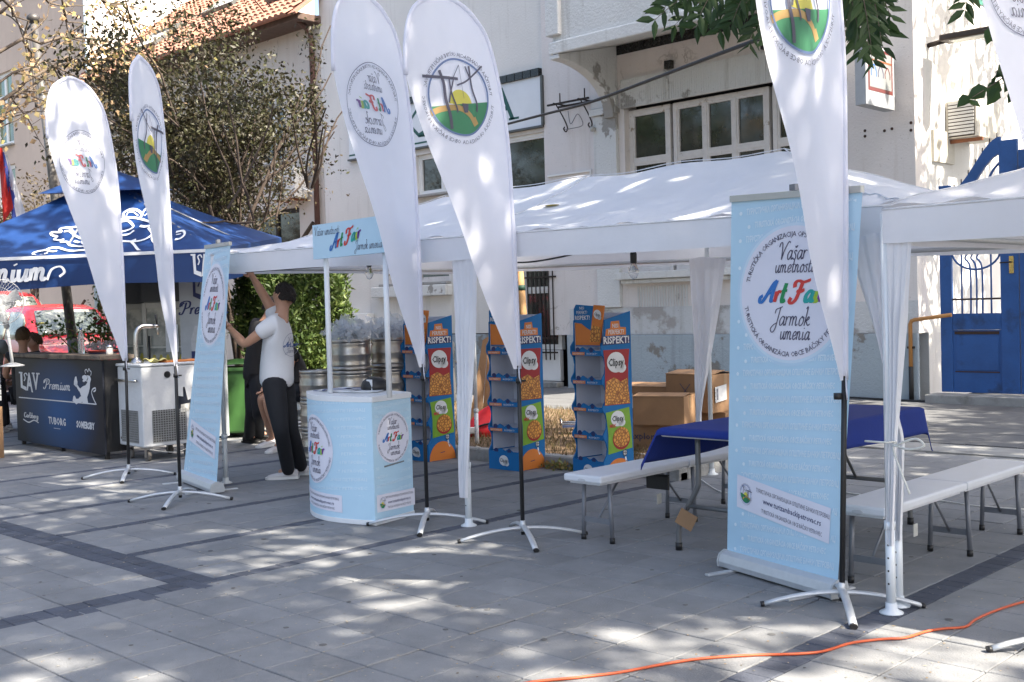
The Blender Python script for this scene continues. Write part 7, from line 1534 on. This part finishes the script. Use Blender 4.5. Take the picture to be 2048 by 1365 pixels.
seated(-22, 655, 15.0, 'person with brown hair and grey clothes at the left edge behind the fan', M('top_grey', (.16, .18, .18), .8), hair_b, skin2, fh*.9-rh*.2, stand=True, sleeve=.5)
# ================================================================ fittings on the walls
acw = M('ac_white', (.62, .61, .58), .45, 0, .05, 5); acd = M('ac_grille', (.20, .21, .22), .6)
a0 = fx(572, 340); a1 = fx(640, 330); zb_ = fx(600, 400)[1]; zt_ = fx(590, 345)[1]
ac = thing('air_conditioner', 'white outdoor air conditioner unit on a bracket beside the brown downspout', 'air conditioner', (a0[0], FY-.45, zb_)); aw = .95; ah = .68
MB().box((0, 0, 0), (aw, .36, ah)).build('casing', acw, ac, bev=.015)
MB().lathe([(.27, 0), (.27, .012)], 32).build('fan_opening', acd, ac).matrix_local = Matrix.Translation((.34, -.001, ah*.5)) @ Matrix.Rotation(math.pi/2, 4, 'X')
for k in range(22):
    a = 2*math.pi*k/22; MB().tube([(.34+.05*math.cos(a), -.02, ah*.5+.05*math.sin(a)), (.34+.17*math.cos(a+.25), -.024, ah*.5+.17*math.sin(a+.25)), (.34+.27*math.cos(a+.35), -.018, ah*.5+.27*math.sin(a+.35))], .006, 4).build('fan_grille_bar', acw, ac)
MB().lathe([(.05, 0), (.045, .01)], 16).build('hub', acw, ac).matrix_local = Matrix.Translation((.34, -.02, ah*.5)) @ Matrix.Rotation(math.pi/2, 4, 'X')
MB().box((.72, -.004, ah-.17), (.84, -.001, ah-.06)).build('badge', black_pl, ac)
for x in (.15, .75): MB().box((x, .0, -.05), (x+.05, .44, -.003)).build('bracket', M('rust_bracket', (.24, .09, .04), .8), ac)
MB().tube([(aw+.02, .2, .2), (aw+.12, .22, .16), (aw+.2, .35, .1), (aw+.3, .4, -.2)], .022, 8).build('hose', framen, ac)
# iron bracket on the pink wall
i0, i1 = fx(1100, 215, FY-.3), fx(1182, 198, FY-.3); zI = (i0[1]+i1[1])/2
ib = thing('iron_bracket', 'wrought iron sign bracket with scrolls on the pinkish wall', 'bracket', (i0[0], FY-.045, zI)); L = i1[0]-i0[0]
MB().box((0, -.34, 0), (L, -.30, .03)).build('rail', dark_iron, ib); MB().box((0, -.06, 0), (L, -.03, .03)).build('rail', dark_iron, ib)
for x in (L*.2, L*.8):
    MB().tube([(x, 0, .02), (x, -.38, .02)], .014, 6).build('arm', dark_iron, ib); MB().tube([(x, -.2, .02), (x, -.2, .22)], .012, 6).build('spike', dark_iron, ib)
    MB().tube(catmull([(x, -.3, 0), (x, -.12, -.2), (x, -.02, -.36), (x, -.06, -.44), (x, -.12, -.40), (x, -.09, -.36)], 5), .012, 6).build('scroll', dark_iron, ib)
MB().tube(catmull([(L*.3, -.1, -.1), (L*.45, -.2, -.35), (L*.55, -.12, -.18), (L*.65, -.1, -.38), (L*.4, -.15, -.42), (L*.2, -.1, -.4)], 5), .008, 5).build('loose_wire', M('wire_grey', (.2, .2, .2), .6), ib); MB().lathe([(.02, -.44), (.05, -.46), (.045, -.52), (0, -.53)], 10, (L*.9, -.12, 0)).build('lamp_holder', M('holder', (.4, .4, .38), .5), ib)
# overhead cable
P = [DP(990, 255, 15.5), DP(1093, 228, 13.5), DP(1180, 205, 12), DP(1315, 155, 10.3), DP(1420, 115, 9.3), DP(1540, 70, 8.4), DP(1700, 5, 7.4), DP(1900, -90, 6.4)]
oc = tag(MB().tube(catmull([q-P[0] for q in P], 4), .016, 6).build('overhead_cable', blk), 'black cable strung diagonally from the wall towards the upper right', 'cable'); oc.location = P[0]
# illuminated sign box
s0 = OY(1722, 112, FY-.30); s1_ = OY(1782, 220, FY-.30)
sbx = thing('pharmacy_sign_box', 'grey light-box sign with small arches in a red frame on the corner', 'sign', (s1_[0]-.02, FY-.6, s1_[2])); hh = s0[2]-s1_[2]
MB().box((-.14, -.42, .0), (0.02, .42, hh)).build('box', M('sign_grey', (.34, .36, .38), .5, .2, .08), sbx, bev=.008)
fm = plane_map((.021, -.42, 0), (0, 1, 0), (0, 0, 1)); decal('sign_face', [poly2d([(.06, .2), (.78, .2), (.78, hh-.04), (.06, hh-.04)])], fm, M('sign_dull_red', (.13, .03, .025), .4), sbx, .002); decal('sign_field', [poly2d([(.10, .25), (.74, .25), (.74, hh-.08), (.10, hh-.08)])], fm, M('sign_face', (.22, .23, .23), .3, 0, .05), sbx, .004)
for c, m_ in ((.22, e_bl), (.42, ink), (.62, MATS['sign_dull_red'])): decal('arch', [ribbon([(c-.07, .4), (c-.07, hh*.58), (c, hh*.68), (c+.07, hh*.58), (c+.07, .4)], .02, 5, False)], fm, m_, sbx, .006)
decal('orange_line', [poly2d([(.10, hh*.74), (.74, hh*.74), (.74, hh*.77), (.10, hh*.77)])], fm, M('sign_dull_orange', (.22, .08, .03), .4), sbx, .006)
for z in (.15, hh-.2): MB().box((-.08, .421, z), (-.04, .56, z+.06)).build('wall_bracket', grey_steel, sbx)
# wall floodlight, ac with louvres on the side wall
q = OX(1856, 92, XR); fl = thing('wall_lamp', 'flat dark floodlight arm sticking out of the sunlit side wall', 'wall lamp', q)
MB().tube([(0, 0, 0), (.25, .0, .03)], .035, 10).build('arm', dark_iron, fl); MB().prism([(.22, -.16), (.95, -.13), (1.05, 0), (.95, .13), (.22, .16)], (0, 0, .0), (1, 0, 0), (0, 1, 0), (0, 0, .09)).build('lamp_head', M('lamp_bronze', (.045, .032, .025), .4, .3), fl, bev=.02); MB().box((.35, -.11, -.012), (.92, .11, -.001)).build('lens', M('lens_white', (.55, .55, .5), .3), fl)
q0, q1 = OX(1953, 195, XR+.45), OX(1990, 280, XR+.45); a2 = thing('louvred_air_conditioner', 'beige air conditioner with louvres high on the sunlit side wall', 'air conditioner', (XR, q0[1], q1[2])); w2 = .85; h2 = q0[2]-q1[2]
MB().box((.001, 0, 0), (.45, w2, h2)).build('casing', M('ac_beige', (.56, .52, .44), .5, 0, .08), a2, bev=.012)
for k in range(10):
    z = .04+(h2-.1)*k/9; MB().box((.04, -.012, z), (.41, -.002, z+.035)).build('louvre', acw, a2); 
MB().box((.03, -.0015, .02), (.42, -.0005, h2-.03)).build('louvre_back', M('louvre_dark', (.05, .035, .025), .8), a2)
MB().box((.0, -.5, -.35), (.04, .2, .1)).build('side_board', M('beige_board', (.5, .47, .4), .7), a2); MB().box((.0, .05, -.06), (.5, .1, -.01)).build('bracket', M('rust_bracket', (.24, .09, .04), .8), a2)
# ================================================================ blue yard gate
gbl = M('gate_blue', (.02, .085, .27), .5, 0, .15, 3, bump=.15, bscale=30, stain=((.014, .03, .07), 2.3, .56, .72)); rust = M('gate_rust', (.045, .025, .02), .8, 0, .3, 8)
gx = lambda px_, py_=600: OY(px_, py_, FY)[0]; g0 = gx(1882); z_ = lambda py_, px_=1960: OY(px_, py_, FY)[2]
gt = thing('yard_gate', 'tall blue metal yard gate with bars and a curved top beside the house corner', 'gate', (g0, FY, 0)); gl_ = gx(1905)-g0; gr0 = gx(2003)-g0; gr1 = gx(2040)-g0; zb2 = z_(786); zp1 = z_(660); zp0 = z_(627)
lf_ = z_(372, 1890)
MB().box((0, -.03, zb2), (gl_, .03, lf_)).build('left_stile', gbl, gt, bev=.006); MB().box((gr0, -.03, zb2), (gr1, .03, z_(282, 2000))).build('right_stile', gbl, gt, bev=.006)
MB().box((gl_+.002, -.025, zp1), (gr0-.002, .025, zp0)).build('middle_rail', gbl, gt, bev=.004); MB().box((gl_+.002, -.012, zb2), (gr0-.002, .012, zp1-.002)).build('lower_panel', gbl, gt)
z2 = z_(741); MB().box((gl_+.05, -.022, z2), (gr0-.04, -.0125, zp1-.08)).build('raised_panel', gbl, gt, bev=.006); MB().box((gl_+.03, -.02, zp1-.06), (gr0-.03, -.0125, zp1-.02)).build('rust_line', rust, gt); MB().box((gl_+.03, -.018, z2-.03), (gr0-.03, -.0125, z2-.015)).build('rust_line', rust, gt)
wv = gr0-gl_
for k, (f_, top_) in enumerate(((.2, .98), (.38, .93), (.5, .9), (.62, .88), (.8, .95))):
    x = gl_+wv*f_; zt3 = z_(500); P = [(x, 0, zp0-.06 if k in (1, 2, 3) else zp0), (x, 0, zt3-.25), (x-(.07 if k in (1, 2, 3) else 0), 0, zt3-.1), (x, 0, zt3+.02), (x, 0, zt3+.35)]; MB().tube(catmull(P, 4), .013, 8).build('bar', gbl, gt)
MB().box((gl_, -.012, zp0+.18), (gr0, .012, zp0+.205)).build('cross_bar', rust, gt)
MB().tube([(gl_+wv*(.5-.5*math.cos(a)), 0, z_(500)-.26*math.sin(a)) for a in np.linspace(0, math.pi, 15)], .014, 8).build('swag_bar', gbl, gt)
n_ = 14; lo_p = []; hi_p = []
for k in range(n_+1):
    t = k/n_; e = t*t*(3-2*t); x = gl_-.0+(gr0-gl_+.02)*t; hi_p.append((x, lf_-.08+(z_(275, 1990)-lf_+.08)*e)); lo_p.append((x, lf_-.32+(z_(310, 1990)-lf_+.32)*e))
MB().prism(hi_p+lo_p[::-1], (0, -.028, 0), (1, 0, 0), (0, 0, 1), (0, .056, 0)).build('curved_top', gbl, gt)
for k in range(1, n_, 2): MB().tube([(hi_p[k][0], 0, hi_p[k][1]-.01), (hi_p[k][0], 0, hi_p[k][1]+.07)], .008, 5).build('spike', rust, gt)
MB().tube(catmull([(gl_+.02, 0, lf_-.45), (gl_+.3, 0, lf_-.28), (gl_+wv*.7, 0, lf_-.1), (gr0-.1, 0, lf_+.12), (gr0, 0, z_(330))], 5), .018, 8).build('scroll_bar', gbl, gt)
bx_ = gx(2026)-g0; zk = z_(535); MB().box((bx_-.03, -.045, zk-.1), (bx_+.03, -.031, zk+.13)).build('lock_plate', M('brass', (.62, .45, .16), .25, 1.), gt, bev=.004); MB().tube([(bx_, -.05, zk+.05), (bx_, -.09, zk+.05), (bx_-.13, -.09, zk+.045)], .009, 8).build('handle', dark_iron, gt)
# second leaf
MB().box((gr1+.012, -.03, zb2), (gr1+1.5, .03, z_(300, 2040))).build('right_leaf', gbl, gt, bev=.006)
MB().box((-.1, -.35, .005), (gr1+1.6, .05, zb2-.02)).build('threshold', conc, gt, bev=.01)
# yard wall behind the gate and yard ground
yw = wall_mat('yard_wall', (.55, .53, .50), (.4, .36, .3), (.3, .27, .22), 1., .58, .62); o = tag(setorigin(MB().box((-2.2, FY+4.8, 0), (6, FY+5.1, 3.6)).build('yard_wall', yw), (-2.2, FY+4.8, 0)), 'weathered yard wall seen through the bars of the blue gate', 'wall')
# ochre gas pipe
gp = OY(1822, 740, FY-.14); zt4 = OY(1825, 640, FY-.14)[2]; oc_ = M('pipe_ochre', (.42, .20, .06), .5, 0, .1, 6)
o = thing('gas_pipe', 'ochre gas pipe rising from a black sleeve and bending into the gate', 'pipe', (gp[0], FY-.14, 0)); MB().tube([(0, 0, .48), (0, 0, zt4-.06), (.02, 0, zt4-.015), (.07, 0, zt4), (.58, .0, zt4+.06)], .028, 10).build('pipe', oc_, o); MB().tube([(0, 0, 0), (0, 0, .5)], .032, 10).build('sleeve', blk, o)
for z in (.75,): MB().box((-.045, -.01, z), (.045, .13, z+.03)).build('clip', dark_iron, o)
# small holes and anchors on the corner wall
for k, (x, y) in enumerate(((1730, 262), (1730, 273), (1769, 262), (1784, 258), (1822, 246), (1822, 261))):
    q = OY(x, y, FY-.041); H_(MB().tube([(q[0], FY-.046, q[2]), (q[0], FY-.04, q[2])], .022, 8), 'wall_anchor', rust)
# meter cabinet by the kegs
q0, q1 = OY(690, 628, FY-.2), OY(735, 660, FY-.2); o = thing('meter_cabinet', 'white utility meter cabinet on the wall behind the kegs', 'cabinet', (q0[0], FY-.2, 0)); MB().box((0, 0, .25), (q1[0]-q0[0], .19, q0[2])).build('cabinet', framen, o, bev=.01); MB().box((.1, -.006, .4), (q1[0]-q0[0]-.1, -.001, q0[2]-.25)).build('door', framen, o, bev=.003); MB().box((.2, -.009, q0[2]-.16), (q1[0]-q0[0]-.2, -.007, q0[2]-.13)).build('vent_slot', black_pl, o)
